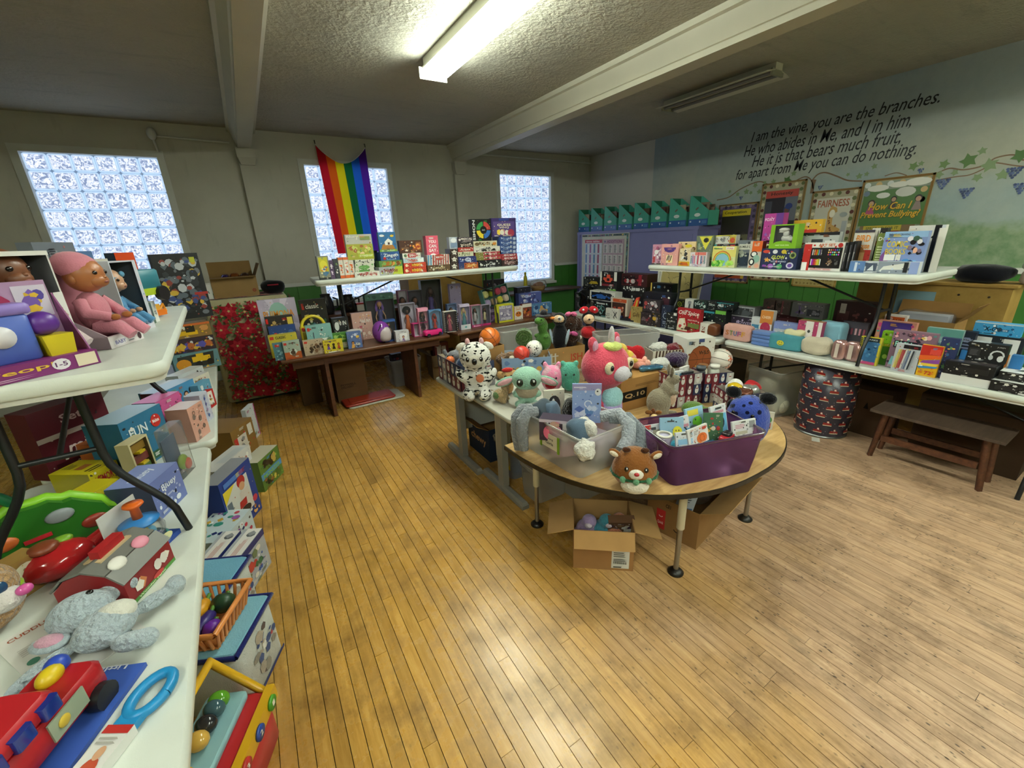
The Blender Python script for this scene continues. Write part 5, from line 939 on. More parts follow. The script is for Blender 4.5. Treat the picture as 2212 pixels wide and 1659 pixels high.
B('collectible_box', 'dark cartoon collectible box at the bottom front', 'toy box', (4.095, 3.514, 0.731), (0.166, 0.05, 0.159), -90, '#352c30', 'n 10 .05 .1 .95 .9 .14 #6a5a60 #b8a8a8 #8a3a44 #2a2428')
B('collectible_box', 'dark collectible box with a gold emblem', 'toy box', (4.12, 3.385, 0.731), (0.152, 0.06, 0.166), -90, '#2a2628', 'e .4 .6 .2 .16 #c9a03a;n 6 .1 .1 .9 .9 .12 #5a5254 #8a8084')
B('collectible_box', 'dark collectible box stacked on the two small ones', 'toy box', (4.13, 3.469, 0.897), (0.261, 0.06, 0.147), -90, '#352e34', 'n 12 .05 .1 .95 .9 .1 #8a8088 #c8c0c4 #5a4a54 #a84a4a')
B('collectible_box', 'narrow navy box with a white line drawing', 'toy box', (4.125, 3.248, 0.731), (0.126, 0.05, 0.268), -90, '#222a40', 'a .5 .55 .25 .3 0 300 #b8c4d8;l .2 .2 .7 .35 2 #8a94ac')
B('grooming_box', 'black slim grooming box with white lettering', 'gift set', (4.105, 3.149, 0.731), (0.153, 0.05, 0.201), -90, '#1d2224', 't .5 .5 .7 .07 #c8ccc8 BEARDCO;e .5 .72 .06 .04 #d8d8d4;r .68 .85 .95 1 #d8d8d4;r .2 .06 .6 .14 #8a9294', group='grooming gift sets on the far right table')
B('grooming_box', 'dark box below the yellow and black one', 'gift set', (4.32, 3.149, 0.731), (0.285, 0.08, 0.195), -90, '#1c2220', 'r .1 .3 .6 .6 #3a4440', group='grooming gift sets on the far right table')
B('grooming_box', 'black box with lime ring and white side', 'gift set', (4.32, 3.221, 0.926), (0.148, 0.08, 0.128), -90, '#1e1f16', 'a .6 .6 .16 .2 0 360 #a8b83a;r 0 0 .22 1 #d0d0c4;e .6 .6 .08 .06 #6a7a2c', group='grooming gift sets on the far right table')
B('grooming_box', 'white grey box with chrome razor picture', 'gift set', (4.32, 3.077, 0.926), (0.116, 0.08, 0.146), -90, '#cccbc4', 'p .4 .15 .6 .15 .7 .8 .5 .85 #55585c;e .55 .75 .2 .12 #8a8c90', group='grooming gift sets on the far right table')
B('grooming_box', 'red aftershave gift box with white script lettering', 'gift set', (4.115, 2.933, 0.731), (0.297, 0.05, 0.267), -90, '#a8242c', 'i .5 .8 .88 .22 #eee6dc Old Spice;t .68 .54 .42 .06 #f0d8d0 WILD PACK;p 0 .05 .5 .05 .35 .6 .1 .55 #d8c8a8;e .22 .36 .14 .2 #e8e0d0;r .5 .22 .98 .42 #6f7a44;p .35 .1 .6 .12 .65 .25 .42 .26 #4a2c24;n 6 .05 .1 .4 .5 .06 #b83a3a #e8d8c0 #c8a05a', group='grooming gift sets on the far right table')
B('grooming_box', 'tall dark teal shower gift box with cyan stripe', 'gift set', (4.31, 2.854, 0.731), (0.235, 0.1, 0.251), -90, '#131c1e', 'r 0 .86 1 .94 #3a8a9c;e .35 .3 .3 .3 #26343a;n 5 .4 .1 .9 .6 .1 #5a8a2c #2a3a3c', group='grooming gift sets on the far right table')
B('grooming_box', 'dark green soap twin pack on the teal box', 'gift set', (4.31, 2.92, 0.982), (0.174, 0.1, 0.087), -90, '#1a2826', 't .3 .6 .4 .3 #c8d8d0 Dove;n 5 .5 .1 .95 .9 .08 #5a8a7c #b8ccc4', group='grooming gift sets on the far right table')
B('grooming_box', 'black soap box with pale script beside the twin pack', 'gift set', (4.32, 2.784, 0.982), (0.1, 0.1, 0.099), -90, '#191d1e', 't .5 .6 .7 .25 #b8c4c0 Dove', group='grooming gift sets on the far right table')
B('grooming_box', 'black and lime shower set box', 'gift set', (4.31, 2.665, 0.731), (0.134, 0.1, 0.273), -90, '#161a1a', 'r .05 .8 .95 .94 #6fae4a;r .1 .2 .9 .5 #2f2a2c', group='grooming gift sets on the far right table')
B('grooming_box', 'black body spray box with white capital lettering', 'gift set', (4.32, 2.633, 1.004), (0.193, 0.1, 0.077), -90, '#141a1c', 't .25 .5 .35 .36 #dfe6e6 AXE;r 0 .8 1 .9 #3a8a94', group='grooming gift sets on the far right table')
B('gift_set', 'dark purple gift set box under the grey tool set', 'gift set', (4.43, 2.451, 0.731), (0.346, 0.14, 0.203), -90, '#2c2434', 't .5 .7 .5 .14 #a89ab8 POWER;n 10 .1 .1 .9 .5 .07 #6a5a7c #b8a8c4 #44384c', group='gift sets and bags on the near right table')
B('tool_set', 'silver framed seven piece tool set box', 'gift set', (4.41, 2.512, 0.934), (0.3, 0.1, 0.106), -90, '#9a9c9e', 'r .03 .1 .96 .86 #2c2e32;a .15 .45 .07 .09 0 360 #c8ccd0;t .9 .7 .14 .2 #d0d0d0 7 PC;p .55 .1 .8 .1 .92 .5 .6 .75 #4a5054;r .3 .2 .5 .75 #3a3f44', group='gift sets and bags on the near right table')
B('tool_set', 'second silver tool set box peeking from behind', 'gift set', (4.52, 2.401, 0.934), (0.063, 0.08, 0.099), -90, '#8a8c8e', 'r .1 .2 .9 .7 #3a3c40', group='gift sets and bags on the near right table')
B('bath_set', 'orange and white bath gift pack with pink disc', 'gift set', (4.25, 2.159, 0.731), (0.119, 0.06, 0.321), -90, '#dcd5cc', 'r 0 .6 1 1 #c9803c;t .5 .8 .7 .08 #f0d8b8 CHEER;e .5 .48 .4 .17 #a8304c;e .5 .18 .4 .14 #8fb0a8;e .3 .1 .2 .08 #e8e6e0', group='gift sets and bags on the near right table')
B('bath_set', 'white and blue lotion pack beside the orange one', 'gift set', (4.29, 2.279, 0.731), (0.088, 0.06, 0.237), -90, '#d0d4d6', 'r .1 .3 .9 .7 #4a8ab0;t .5 .5 .7 .1 #fff SOFT;r 0 0 1 .2 #b0484a', group='gift sets and bags on the near right table')
B('bath_set', 'periwinkle window box of soap eggs', 'gift set', (4.23, 1.966, 0.731), (0.21, 0.06, 0.234), -90, '#7f8cc0', 'r .04 .1 .96 .72 #b4b4b8;e .15 .4 .1 .24 #c8c0bc;e .36 .4 .1 .26 #e0d4c4;e .58 .4 .1 .26 #e4e0c0;e .78 .4 .08 .2 #d8d0d8;a .86 .4 .07 .09 0 360 #dfe4f4', group='gift sets and bags on the near right table')
B('gift_set', 'dark maroon flat gift case', 'gift set', (4.57, 2.125, 0.731), (0.217, 0.14, 0.251), -90, '#451f24', 'r .1 .3 .9 .6 #5a2c30', group='gift sets and bags on the near right table')
B('gift_set', 'taupe floral gift box at the wall side', 'gift set', (4.57, 2.296, 0.731), (0.126, 0.14, 0.386), -90, '#5a4c4a', 'n 8 .1 .2 .9 .9 .14 #8a6a68 #3a302e #a84a54', group='gift sets and bags on the near right table')
B('gift_set', 'taupe gift box with ribbon on the maroon case', 'gift set', (4.56, 2.168, 0.982), (0.149, 0.12, 0.134), -90, '#5f5452', 'n 7 .1 .2 .9 .9 .12 #8a7470 #3a3230;r .45 0 .55 1 #8a4a54', group='gift sets and bags on the near right table')
B('gift_set', 'grey gift set with lilac ribbon and clear window', 'gift set', (4.51, 1.921, 0.982), (0.277, 0.1, 0.14), -90, '#77777a', 'p .2 .9 .3 .5 .1 .3 .25 .2 #7a6a9c;p .3 .9 .25 .5 .45 .3 .3 .2 #8a7aac;r .5 .15 .9 .6 #3a3a44;n 6 .5 .15 .9 .6 .06 #8a8a9c #55556a #c8c0c8', group='gift sets and bags on the near right table')
B('gift_set', 'pink and white striped perfume gift box', 'gift set', (4.205, 1.752, 0.731), (0.195, 0.07, 0.28), -90, '#b0426a', 'r .34 0 .66 1 #e4dcd8;r .84 .0 1 1 #e4dcd8;t .42 .3 .34 .2 #444 HER;e .5 .68 .06 .05 #444;n 8 .02 .05 .34 .95 .03 #d9a0b0 #e8c8a0|T:r 0 0 1 1 #c08a5c', group='gift sets and bags on the near right table')
B('gift_set', 'dark burgundy boxed makeup set in clear wrap', 'gift set', (4.58, 1.577, 0.731), (0.298, 0.12, 0.431), -90, '#32191c', 'r .1 .1 .4 .8 #4a2a2c;n 10 .4 .15 .95 .8 .06 #6a3a3a #8a5a54 #241214;r .15 .75 .3 .95 #b0a8a4', group='gift sets and bags on the near right table')
B('notebook', 'ocean shark notebook with yellow edges and spiral', 'book', (4.135, 1.278, 0.731), (0.137, 0.03, 0.224), -90, '#c9bc3a', 'r .14 .02 .9 .98 #3f6f9c;r .14 .84 .9 .98 #26343c;t .5 .91 .6 .05 #c8d0d4 SHARKS;n 14 .16 .2 .88 .75 .09 #2a5a8c #7aa8c8 #4a84b4 #1c3a5c;r .14 .02 .9 .12 #c84a7c;r 0 0.000 .1 0.030 #3a3a2a;r 0 0.062 .1 0.092 #3a3a2a;r 0 0.125 .1 0.155 #3a3a2a;r 0 0.188 .1 0.217 #3a3a2a;r 0 0.250 .1 0.280 #3a3a2a;r 0 0.312 .1 0.343 #3a3a2a;r 0 0.375 .1 0.405 #3a3a2a;r 0 0.438 .1 0.468 #3a3a2a;r 0 0.500 .1 0.530 #3a3a2a;r 0 0.562 .1 0.593 #3a3a2a;r 0 0.625 .1 0.655 #3a3a2a;r 0 0.688 .1 0.718 #3a3a2a;r 0 0.750 .1 0.780 #3a3a2a;r 0 0.812 .1 0.843 #3a3a2a;r 0 0.875 .1 0.905 #3a3a2a;r 0 0.938 .1 0.968 #3a3a2a', group='gift sets and bags on the near right table')
B('lunch_kit', 'lime green card game pack behind the notebook', 'toy box', (4.23, 1.195, 0.731), (0.097, 0.06, 0.271), -90, '#7aae1c', 'r 0 0 1 .55 #3f7a24;t .5 .6 .6 .06 #d9c03c CARDO;e .5 .26 .16 .07 #a8d05a', group='gift sets and bags on the near right table')
B('craft_kit', 'purple and cream candy craft box with rainbows', 'craft kit', (4.365, 1.212, 0.731), (0.24, 0.05, 0.331), -90, '#c88a74', 'r .12 .5 .9 .98 #45307c;p .12 .3 .9 .3 .8 .6 .6 .68 .3 .62 #e0d090;t .45 .72 .22 .08 #d9a03c CANDY;n 12 0 .3 .14 .98 .05 #5a9a8c #d9a04a #c8487c;n 12 .86 .2 1 .98 .05 #5a9a8c #d9a04a #c8487c;p .2 .5 .3 .5 .25 .66 #3a2a3a;e .38 .56 .05 .06 #c8642c', group='gift sets and bags on the near right table')
B('craft_kit', 'white craft box with orange title bar behind the candy kit', 'craft kit', (4.465, 1.257, 0.731), (0.14, 0.05, 0.365), -90, '#d8cfc8', 'r .05 .78 .92 .96 #b8501f;t .5 .87 .6 .08 #3a1c0c POP ART;n 12 0 .2 1 .72 .08 #e0a8a0 #e8dcd8 #d08a84', group='gift sets and bags on the near right table')
B('activity_book', 'busy doodle fashion book with black lettering', 'book', (4.18, 1.04, 0.731), (0.253, 0.04, 0.301), -90, '#8a6a7c', 'n 60 .01 .01 .99 .99 .05 #d9a0a8 #c86a7c #e8d8c0 #3a2c3c #5a8a8c #d9b45a #2a2430;r .08 .55 .62 .74 #2a2430;t .3 .65 .38 .14 #9ad8c4 FASH;i .66 .6 .28 .14 #ece4e4 your;p .05 .02 .55 .02 .4 .3 .1 .32 #8ccfd8', group='gift sets and bags on the near right table')
B('marker_pack', 'clear pack of metallic markers in front of the doodle book', 'art kit', (4.105, 1.036, 0.731), (0.148, 0.03, 0.215), -90, '#b8bcc4', 'r .3 .85 .95 .98 #1c1c20;p 0.06 .12 0.11 .12 0.20 .8 0.15 .8 #d8c86a;p 0.13 .12 0.18 .12 0.27 .8 0.22 .8 #c8b04a;p 0.20 .12 0.25 .12 0.34 .8 0.29 .8 #b84a3a;p 0.27 .12 0.32 .12 0.41 .8 0.36 .8 #a8343c;p 0.34 .12 0.39 .12 0.48 .8 0.43 .8 #d8d4d0;p 0.41 .12 0.46 .12 0.55 .8 0.50 .8 #8a94a8;p 0.48 .12 0.53 .12 0.62 .8 0.57 .8 #5a6a8c;p 0.55 .12 0.60 .12 0.69 .8 0.64 .8 #c8ccd4;p 0.62 .12 0.67 .12 0.76 .8 0.71 .8 #3a3c44;p 0.69 .12 0.74 .12 0.83 .8 0.78 .8 #9aa0a8', group='gift sets and bags on the near right table')
B('crayon_box', 'red and yellow seventy two piece crayon box', 'art kit', (4.105, 0.909, 0.731), (0.114, 0.03, 0.23), -90, '#dfa91c', 'r 0 .62 1 1 #c03028;p 0 .5 1 .62 1 .72 0 .66 #e0642c;p .05 .36 1 .46 1 .6 .2 .5 #8a4a9c;p 0 .3 .9 .36 1 .44 .1 .42 #e8c84a;p .1 .24 .9 .3 1 .36 0 .32 #3f8ac0;t .6 .12 .34 .12 #b8302c 72;n 5 .02 .1 .3 .5 .06 #e8e6e0 #3a3a3e #c8ccd0;r .45 .72 .95 .9 #d84a40', group='gift sets and bags on the near right table')
B('activity_book', 'navy space activity book beside the crayon box', 'book', (4.14, 0.836, 0.731), (0.091, 0.04, 0.292), -90, '#2a3560', 'n 10 .05 .5 .95 .95 .09 #a84a7c #3f6a9c #d9a04a #5a8a5c;n 6 .05 .05 .95 .4 .07 #44508c #6a7ab0;s .5 .3 .14 .08 #5f9a6a', group='gift sets and bags on the near right table')
B('activity_pack', 'teal topped hanging craft pack behind the navy book', 'craft kit', (4.32, 0.917, 0.731), (0.196, 0.04, 0.322), -90, '#8aa8a4', 'r 0 .82 1 1 #5f948c;n 10 .05 .1 .95 .78 .07 #b0607c #d8c8d0 #6a7a9c #e0d8dc', group='gift sets and bags on the near right table')
B('electronics_box', 'dark navy box behind the headphones', 'electronics', (4.37, 0.795, 0.731), (0.065, 0.06, 0.314), -90, '#1c2030', 'l .15 .6 .8 .9 4 #7a80a0;t .5 .8 .7 .07 #a8acc4 QUTYRE', group='electronics at the near end of the right table')
B('electronics_box', 'small blue box left of the headphones', 'electronics', (4.185, 0.762, 0.731), (0.031, 0.05, 0.215), -90, '#2f74b4', 't .5 .5 .8 .2 #cfe0ec X-GO', group='electronics at the near end of the right table')
B('electronics_box', 'dark box with white ends under the blue mast box', 'electronics', (4.43, 0.657, 0.731), (0.237, 0.06, 0.296), -90, '#20242c', 'r .02 .1 .36 .95 #dcdcda;r .14 .2 .28 .66 #7a84b8;r .6 .1 .92 .95 #dcdcda;r .68 .15 .82 .6 #c87a3c;n 5 .15 .22 .27 .64 .03 #a8a8d8 #5a5a9c;n 5 .69 .16 .81 .58 .03 #d9b04a #6a9a4a', group='electronics at the near end of the right table')
B('electronics_box', 'bright blue boxed speaker with black lettering', 'electronics', (4.43, 0.683, 1.027), (0.229, 0.06, 0.089), -90, '#3f9ad0', 't .42 .5 .36 .34 #15222c X-GO;r .6 .36 .74 .56 #1c5a8c;t .67 .46 .1 .14 #dfe8f0 GO6;r 0 .9 1 1 #b8ccd8;p .46 .36 .52 .36 .49 .56 #e8e8e8', group='electronics at the near end of the right table')
B('flat_box', 'thin white box under the black flat box', 'electronics', (4.17, 0.694, 0.731), (0.253, 0.22, 0.057), -90, '#dcdcda', '', group='electronics at the near end of the right table')
B('flat_box', 'flat black box with a car photo on top', 'electronics', (4.16, 0.696, 0.788), (0.243, 0.2, 0.091), -90, '#17171a', 'r .3 .3 .9 .7 #232326|T:r .05 .1 .95 .9 #3a3436;n 12 .1 .2 .9 .8 .07 #6a5a54 #c8c0b8 #8a4a44 #2a2426', group='electronics at the near end of the right table')
B('headphone_box', 'black boxed gaming headphones with white earcups', 'electronics', (4.195, 0.657, 0.879), (0.184, 0.07, 0.133), -90, '#1a1a1c', 'a .78 .45 .14 .19 -60 200 #c8ccd0;e .88 .3 .08 .16 #d8dadc;e .64 .32 .06 .13 #b8bcc0;t .82 .86 .2 .07 #a8a8a8 JUMPI;t .2 .86 .1 .07 #9a8a5a GG;r .05 .3 .35 .7 #2c2c30;l .08 .35 .3 .65 4 #55555a|T:r .05 .1 .5 .9 #b8b8b8', group='electronics at the near end of the right table')
B('electronics_box', 'blue box right of the headphones', 'electronics', (4.225, 0.52, 0.731), (0.055, 0.05, 0.218), -90, '#2f74b4', 'a .35 .5 .16 .22 0 360 #cfe0ec;r .6 .4 .9 .6 #1c4a80', group='electronics at the near end of the right table')
B('flat_box', 'lower white topped black boxed vacuum', 'electronics', (4.15, 0.422, 0.731), (0.312, 0.2, 0.071), -90, '#18181a', 'r .08 .2 .4 .6 #26262a;n 8 .42 .2 .6 .6 .02 #8a8a8a #c8c8c8;r .42 .05 .6 .2 #d8d8d8;r .64 .2 .8 .8 #d0d0cc|T:r 0 0 1 1 #d8d8d6', group='electronics at the near end of the right table')
B('flat_box', 'upper white topped black boxed vacuum', 'electronics', (4.19, 0.423, 0.802), (0.275, 0.2, 0.056), -90, '#18181a', 'r .08 .2 .4 .6 #26262a;n 8 .42 .2 .6 .6 .02 #8a8a8a #c8c8c8;r .42 .05 .6 .2 #d8d8d8;r .64 .2 .8 .8 #d0d0cc|T:r 0 0 1 1 #d8d8d6;p .2 .3 .6 .4 .8 .7 .3 .6 #44444a', group='electronics at the near end of the right table')
# ================================================================ RIGHT WALL: LETTERING, PAINTED VINE, POSTERS
def wall_text(txt, y0, y1, z, up, name='painted_lettering'):
    """one painted line on the right wall, running from y0 (left) to y1"""
    vs, fs, ar = text_mesh(txt, .3, .003); m = MB()
    m.add([(XR - .003, y0 + (y1 - y0) * x, z + up * v) for x, v in vs], fs, '#17181a'); return m.build(name, 'paper', wr)
wall_text('I am the vine, you are the branches.', 3.90, 1.93, 2.93, .165)
wall_text('He who abides in Me, and I in him,', 3.98, 2.12, 2.775, .165)
wall_text('He it is that bears much fruit,', 3.84, 2.18, 2.625, .165)
wall_text('for apart from Me you can do nothing.', 4.06, 2.02, 2.465, .175)
def ribbon(pts, w, col, x=XR - .002):
    m = MB(); P = [Vector((0, y, z)) for y, z in pts]; Q = []
    for i in range(len(P) - 1):
        p0, p1, p2, p3 = P[max(i - 1, 0)], P[i], P[i + 1], P[min(i + 2, len(P) - 1)]
        for k in range(6):
            t = k / 6; Q.append(.5 * ((2 * p1) + (p2 - p0) * t + (2 * p0 - 5 * p1 + 4 * p2 - p3) * t * t + (3 * p1 - p0 - 3 * p2 + p3) * t ** 3))
    Q.append(P[-1]); vs = []
    for i, p in enumerate(Q):
        d = (Q[min(i + 1, len(Q) - 1)] - Q[max(i - 1, 0)]).normalized(); n = Vector((0, -d.z, d.y)) * w / 2; vs += [(x, p.y + n.y, p.z + n.z), (x, p.y - n.y, p.z - n.z)]
    m.add(vs, [(2 * i, 2 * i + 1, 2 * i + 3, 2 * i + 2) for i in range(len(Q) - 1)], col); return m.build('painted_vine', 'paper', wr)
for pts, w in (([(4.33, 2.26), (4.14, 2.282), (3.96, 2.379), (3.72, 2.444), (3.57, 2.391), (3.49, 2.318), (3.36, 2.322), (3.26, 2.371), (3.11, 2.428), (3.02, 2.375), (2.98, 2.271)], .014), ([(3.02, 2.358), (2.96, 2.434), (2.87, 2.445), (2.74, 2.388), (2.61, 2.324), (2.46, 2.298)], .016),
               ([(2.98, 2.38), (2.99, 2.32), (2.99, 2.22)], .04), ([(2.25, 2.324), (2.15, 2.344), (2.05, 2.304)], .01), ([(1.8, 2.292), (1.71, 2.326), (1.6, 2.297), (1.48, 2.309), (1.43, 2.342), (1.39, 2.372), (1.31, 2.383), (1.25, 2.368), (1.2, 2.323), (1.0, 2.30), (.8, 2.37)], .013),
               ([(1.79, 2.222), (1.65, 2.238), (1.54, 2.243), (1.44, 2.293), (1.39, 2.329), (1.19, 2.268), (.95, 2.25)], .011)):
    ribbon(pts, w, '#7a5f45')
def leaf(y, z, s, col, a=0):
    m = MB(); P = []
    for i in range(15):
        t = R(a + 24 * i); r = s * (1 if i % 3 == 0 else .55 if i % 3 == 1 else .62); P.append((XR - .0035, y + r * math.cos(t), z + r * math.sin(t)))
    m.add(P + [(XR - .0035, y, z)], [(i, (i + 1) % 15, 15) for i in range(15)], col); return m.build('painted_leaf', 'paper', wr)
for i, (y, z, s) in enumerate([(1.58, 2.378, .075), (1.76, 2.372, .05), (1.42, 2.314, .07), (1.78, 2.275, .045), (2.37, 2.442, .035), (2.01, 2.389, .05), (1.5, 2.451, .04), (3.32, 2.412, .06), (3.5, 2.418, .04), (3.16, 2.359, .05), (3.68, 2.312, .04), (3.56, 2.344, .045), (2.5, 2.356, .04), (1.48, 2.21, .045), (1.31, 2.212, .055), (1.23, 2.369, .07), (3.87, 2.331, .045), (3.75, 2.403, .04), (3.25, 2.489, .04), (4.13, 2.359, .03), (1.95, 2.408, .03), (3.8, 2.31, .03), (4.0, 2.31, .035), (3.62, 2.42, .03), (3.42, 2.36, .035), (2.62, 2.39, .025), (2.43, 2.37, .03), (1.66, 2.28, .035), (1.1, 2.33, .05), (.95, 2.33, .06)]):
    leaf(y, z, s, ('#56793f', '#6d8a52', '#7f966c', '#4c7038')[i % 4 if s > .045 else 2], i * 37)
for i, (y, z) in enumerate([(1.94, 2.338), (1.73, 2.188), (1.53, 2.079), (1.24, 2.227), (1.16, 2.083), (2.9, 2.279), (3.94, 2.253), (.98, 2.2)]):
    m = MB(); rg = random.Random(i); s = 1 if i in (1, 2, 3, 4, 7) else .5
    for k in range(15):
        row = int((math.sqrt(8 * k + 1) - 1) / 2); q = k - row * (row + 1) / 2; yy = y + (q - row / 2) * .024 * s + rg.uniform(-.004, .004); zz = z - .05 * s + row * .02 * s
        m.add([(XR - .004 - k * .00002, yy + .012 * s * math.cos(t * math.pi / 4), zz + .012 * s * math.sin(t * math.pi / 4)) for t in range(8)], [tuple(range(8))], rg.choice(('#4a5a86', '#5d6e99', '#39466e')))
    m.build('painted_grapes', 'paper', wr)['kind'] = 'stuff'
def poster(label, y0, y1, z0, z1, frame, spec, border=None, bw=.075):
    """framed board on the right wall; face coordinates run left to right as seen from the room"""
    w, h = y0 - y1, z1 - z0; t = T('wall_poster', label, 'poster', (XR - .012, (y0 + y1) / 2, z0), -90)
    MB().box((0, 0, 0), (w, .018, h), '#b7a67c').build('board', 'card', t)
    for a, b, c, d in ((0, 0, w, .02), (0, h - .02, w, .02), (-w / 2 + .01, 0, .02, h), (w / 2 - .01, 0, .02, h)): MB().box((a, -.012, b), (c, .012, d), frame).build('frame_strip', 'card', t)
    p = MB()
    if border:
        n = int(w / bw); k = int(h / bw); q = []
        for i in range(n): q += [((i + .5) / n, bw * .62 / h), ((i + .5) / n, 1 - bw * .62 / h)]
        for j in range(1, k - 1): q += [(bw * .62 / w, (j + .5) / k), (1 - bw * .62 / w, (j + .5) / k)]
        s = f'r .03 .03 .97 .97 {border[0]};' + ';'.join(f'e {x:.3f} {y:.3f} {bw * .3 / w:.3f} {bw * .3 / h:.3f} {border[1 + i % (len(border) - 1)]}' for i, (x, y) in enumerate(q)); art(p, s, w, h, TR(-w / 2, -.010, 0))
    art(p, spec, w, h, TR(-w / 2, -.0165, 0)); p.build('printed_sheet', 'gloss', t)
    return t
poster('framed cooperation poster with yellow title and purple border', 4.26, 3.65, 1.03, 2.18, '#7a5f3a', 'r .12 .3 .84 .92 #2f2c22;r .12 .85 .84 .93 #cdb72c;t .46 .89 .56 .045 #2a2614 Cooperation;r .12 .5 .84 .62 #6a6848;n 14 .2 .5 .8 .66 .05 #1f1a18 #7a4038 #3a3430 #c8b8a0;r .12 .3 .84 .5 #55523a;r .1 .06 .8 .16 #b0502c;r .12 .16 .7 .3 #4a5a7c;r .8 .06 .88 .28 #c9a43c;t .45 .11 .5 .03 #e8d8b0 work together', ('#6a5a7c', '#3a3148', '#8a7a94', '#4a4258'))
poster('framed honesty poster with red title band and two boys', 3.63, 3.06, 1.09, 2.40, '#8a7048', 'r .13 .2 .87 .92 #2a2428;r .13 .85 .87 .92 #b8493c;t .5 .885 .5 .04 #3a2018 Honesty;r .6 .62 .87 .85 #6a6f78;r .13 .6 .3 .82 #4a4a54;g .66 .72 .11 #6a4a3c #2f3f6a #5a2428;g .3 .6 .12 #5a4038 #3a2a28 #7a2c34;e .7 .76 .08 .03 #2f3f7c', ('#a8a184', '#5a2c24', '#5f6a3c', '#d8d0b0'))
poster('framed fairness poster with a tall spotted giraffe', 2.965, 2.445, 1.30, 2.235, '#8a7048', 'r .13 .1 .88 .9 #c6c3b4;t .5 .83 .66 .09 #a4583a FAIRNESS;p .42 .1 .5 .1 .52 .36 .62 .36 .66 .1 .74 .1 .72 .42 .74 .5 .55 .56 .54 .7 .62 .72 .6 .77 .48 .8 .42 .72 .44 .5 .4 .4 #c39a5a;n 26 .42 .3 .72 .56 .028 #7a4a26 #8a5a30;n 8 .45 .56 .53 .76 .022 #7a4a26;r .15 .22 .34 .48 #b7ab78;l .17 .25 .32 .44 6 #6a6248;e .76 .68 .08 .03 #9aa0a0;r .76 .2 .86 .6 #a4a8ac;e .8 .4 .03 .05 #33363a;e .52 .7 .06 .05 #e8e2d0', ('#a8a184', '#5a2c24', '#5f6a3c', '#d8d0b0'))
poster('framed bullying prevention poster with yellow slanted title', 2.435, 1.80, 1.28, 2.30, '#8a6a3c', 'r .06 .5 .98 .88 #4a7038;r .1 .15 .9 .5 #7d6548;e .25 .9 .16 .035 #dcdad0;e .55 .92 .14 .03 #dcdad0;e .8 .93 .18 .04 #dcdad0;e .66 .84 .14 .05 #c8c8c0;e .35 .82 .1 .03 #d8d8d0;g .2 .74 .08 #c09a80 #3a2a24 #a84a74;g .52 .77 .065 #b08a70 #1c1814 #4a3a3a;g .86 .76 .075 #b8907a #1c1814 #8a7a74;i .48 .70 .62 .075 #4a3410 How Can I;i .48 .705 .62 .075 #d9a92c How Can I;i .5 .605 .86 .085 #4a3410 Prevent Bullying?;i .5 .61 .86 .085 #d9a92c Prevent Bullying?;r .16 .44 .72 .5 #b7a23c;t .44 .47 .48 .03 #4a5a24 SPEAK UP FOR IT;r .14 .18 .7 .44 #8a3a2c;e .36 .36 .18 .07 #b7963c;t .36 .36 .28 .05 #4a3a14 People can always;e .62 .38 .06 .04 #6a9a5a;p .4 .24 .66 .24 .64 .3 .5 .3 #c06a4a', ('#8a9480', '#b7a23c', '#d0d4d0', '#6a7a8c', '#c8a870'), .10)
poster('cream number chart with rounded frame low on the wall', 3.03, 2.50, 1.04, 1.28, '#a8894a', 'r .04 .05 .96 .97 #b7a468;' + ';'.join(f't {.12 + .086 * i:.3f} {.2 + .2 * j:.2f} .05 .1 #7a6430 {(j * 10 + i + 1) % 100}' for i in range(10) for j in range(4)))
t = T('number_board', 'bulletin board of times tables and addition charts on the lilac cupboard', 'bulletin board', (5.885, 6.21, .82), -90)
MB().box((0, .008, 0), (1.26, .012, 1.02), '#d0cfc4').build('board', 'card', t); p = MB()
rgb = random.Random(4); s = 'r .01 .955 .99 .99 #4a5a54;r .955 .01 .99 .99 #5a6a64;n 40 .01 .955 .99 .99 .012 #6aa09c #d9c46a #a8588a #33404c #c8ccc0;n 40 .955 .05 .99 .95 .012 #6aa09c #d9c46a #a8588a #33404c;r .08 .1 .47 .9 #cfd4dc;r .08 .84 .47 .9 #b8485c;t .26 .87 .3 .035 #f0e0e4 times tables;r .49 .08 .92 .9 #b89aa8;t .72 .86 .3 .05 #7a3a6a ADDITION;t .53 .86 .04 .04 #2a4a7c +'
for r_ in range(4):
    for c_ in range(4): s += f';r {.10 + .092 * c_:.3f} {.66 - .19 * r_:.2f} {.135 + .092 * c_:.3f} {.82 - .19 * r_:.2f} {("#6f94c0", "#a06aa0", "#5a8ab0", "#a04a6a")[c_]};l {.14 + .092 * c_:.3f} {.66 - .19 * r_:.2f} {.185 + .092 * c_:.3f} {.82 - .19 * r_:.2f} 8 #e8ecf2;r {.505 + .102 * c_:.3f} {.66 - .19 * r_:.2f} {.595 + .102 * c_:.3f} {.82 - .19 * r_:.2f} #d5d0cc;l {.52 + .102 * c_:.3f} {.67 - .19 * r_:.2f} {.57 + .102 * c_:.3f} {.81 - .19 * r_:.2f} 7 #4a4650'
art(p, s, 1.26, 1.02, TR(-.63, 0, 0)); p.build('printed_charts', 'paper', t)
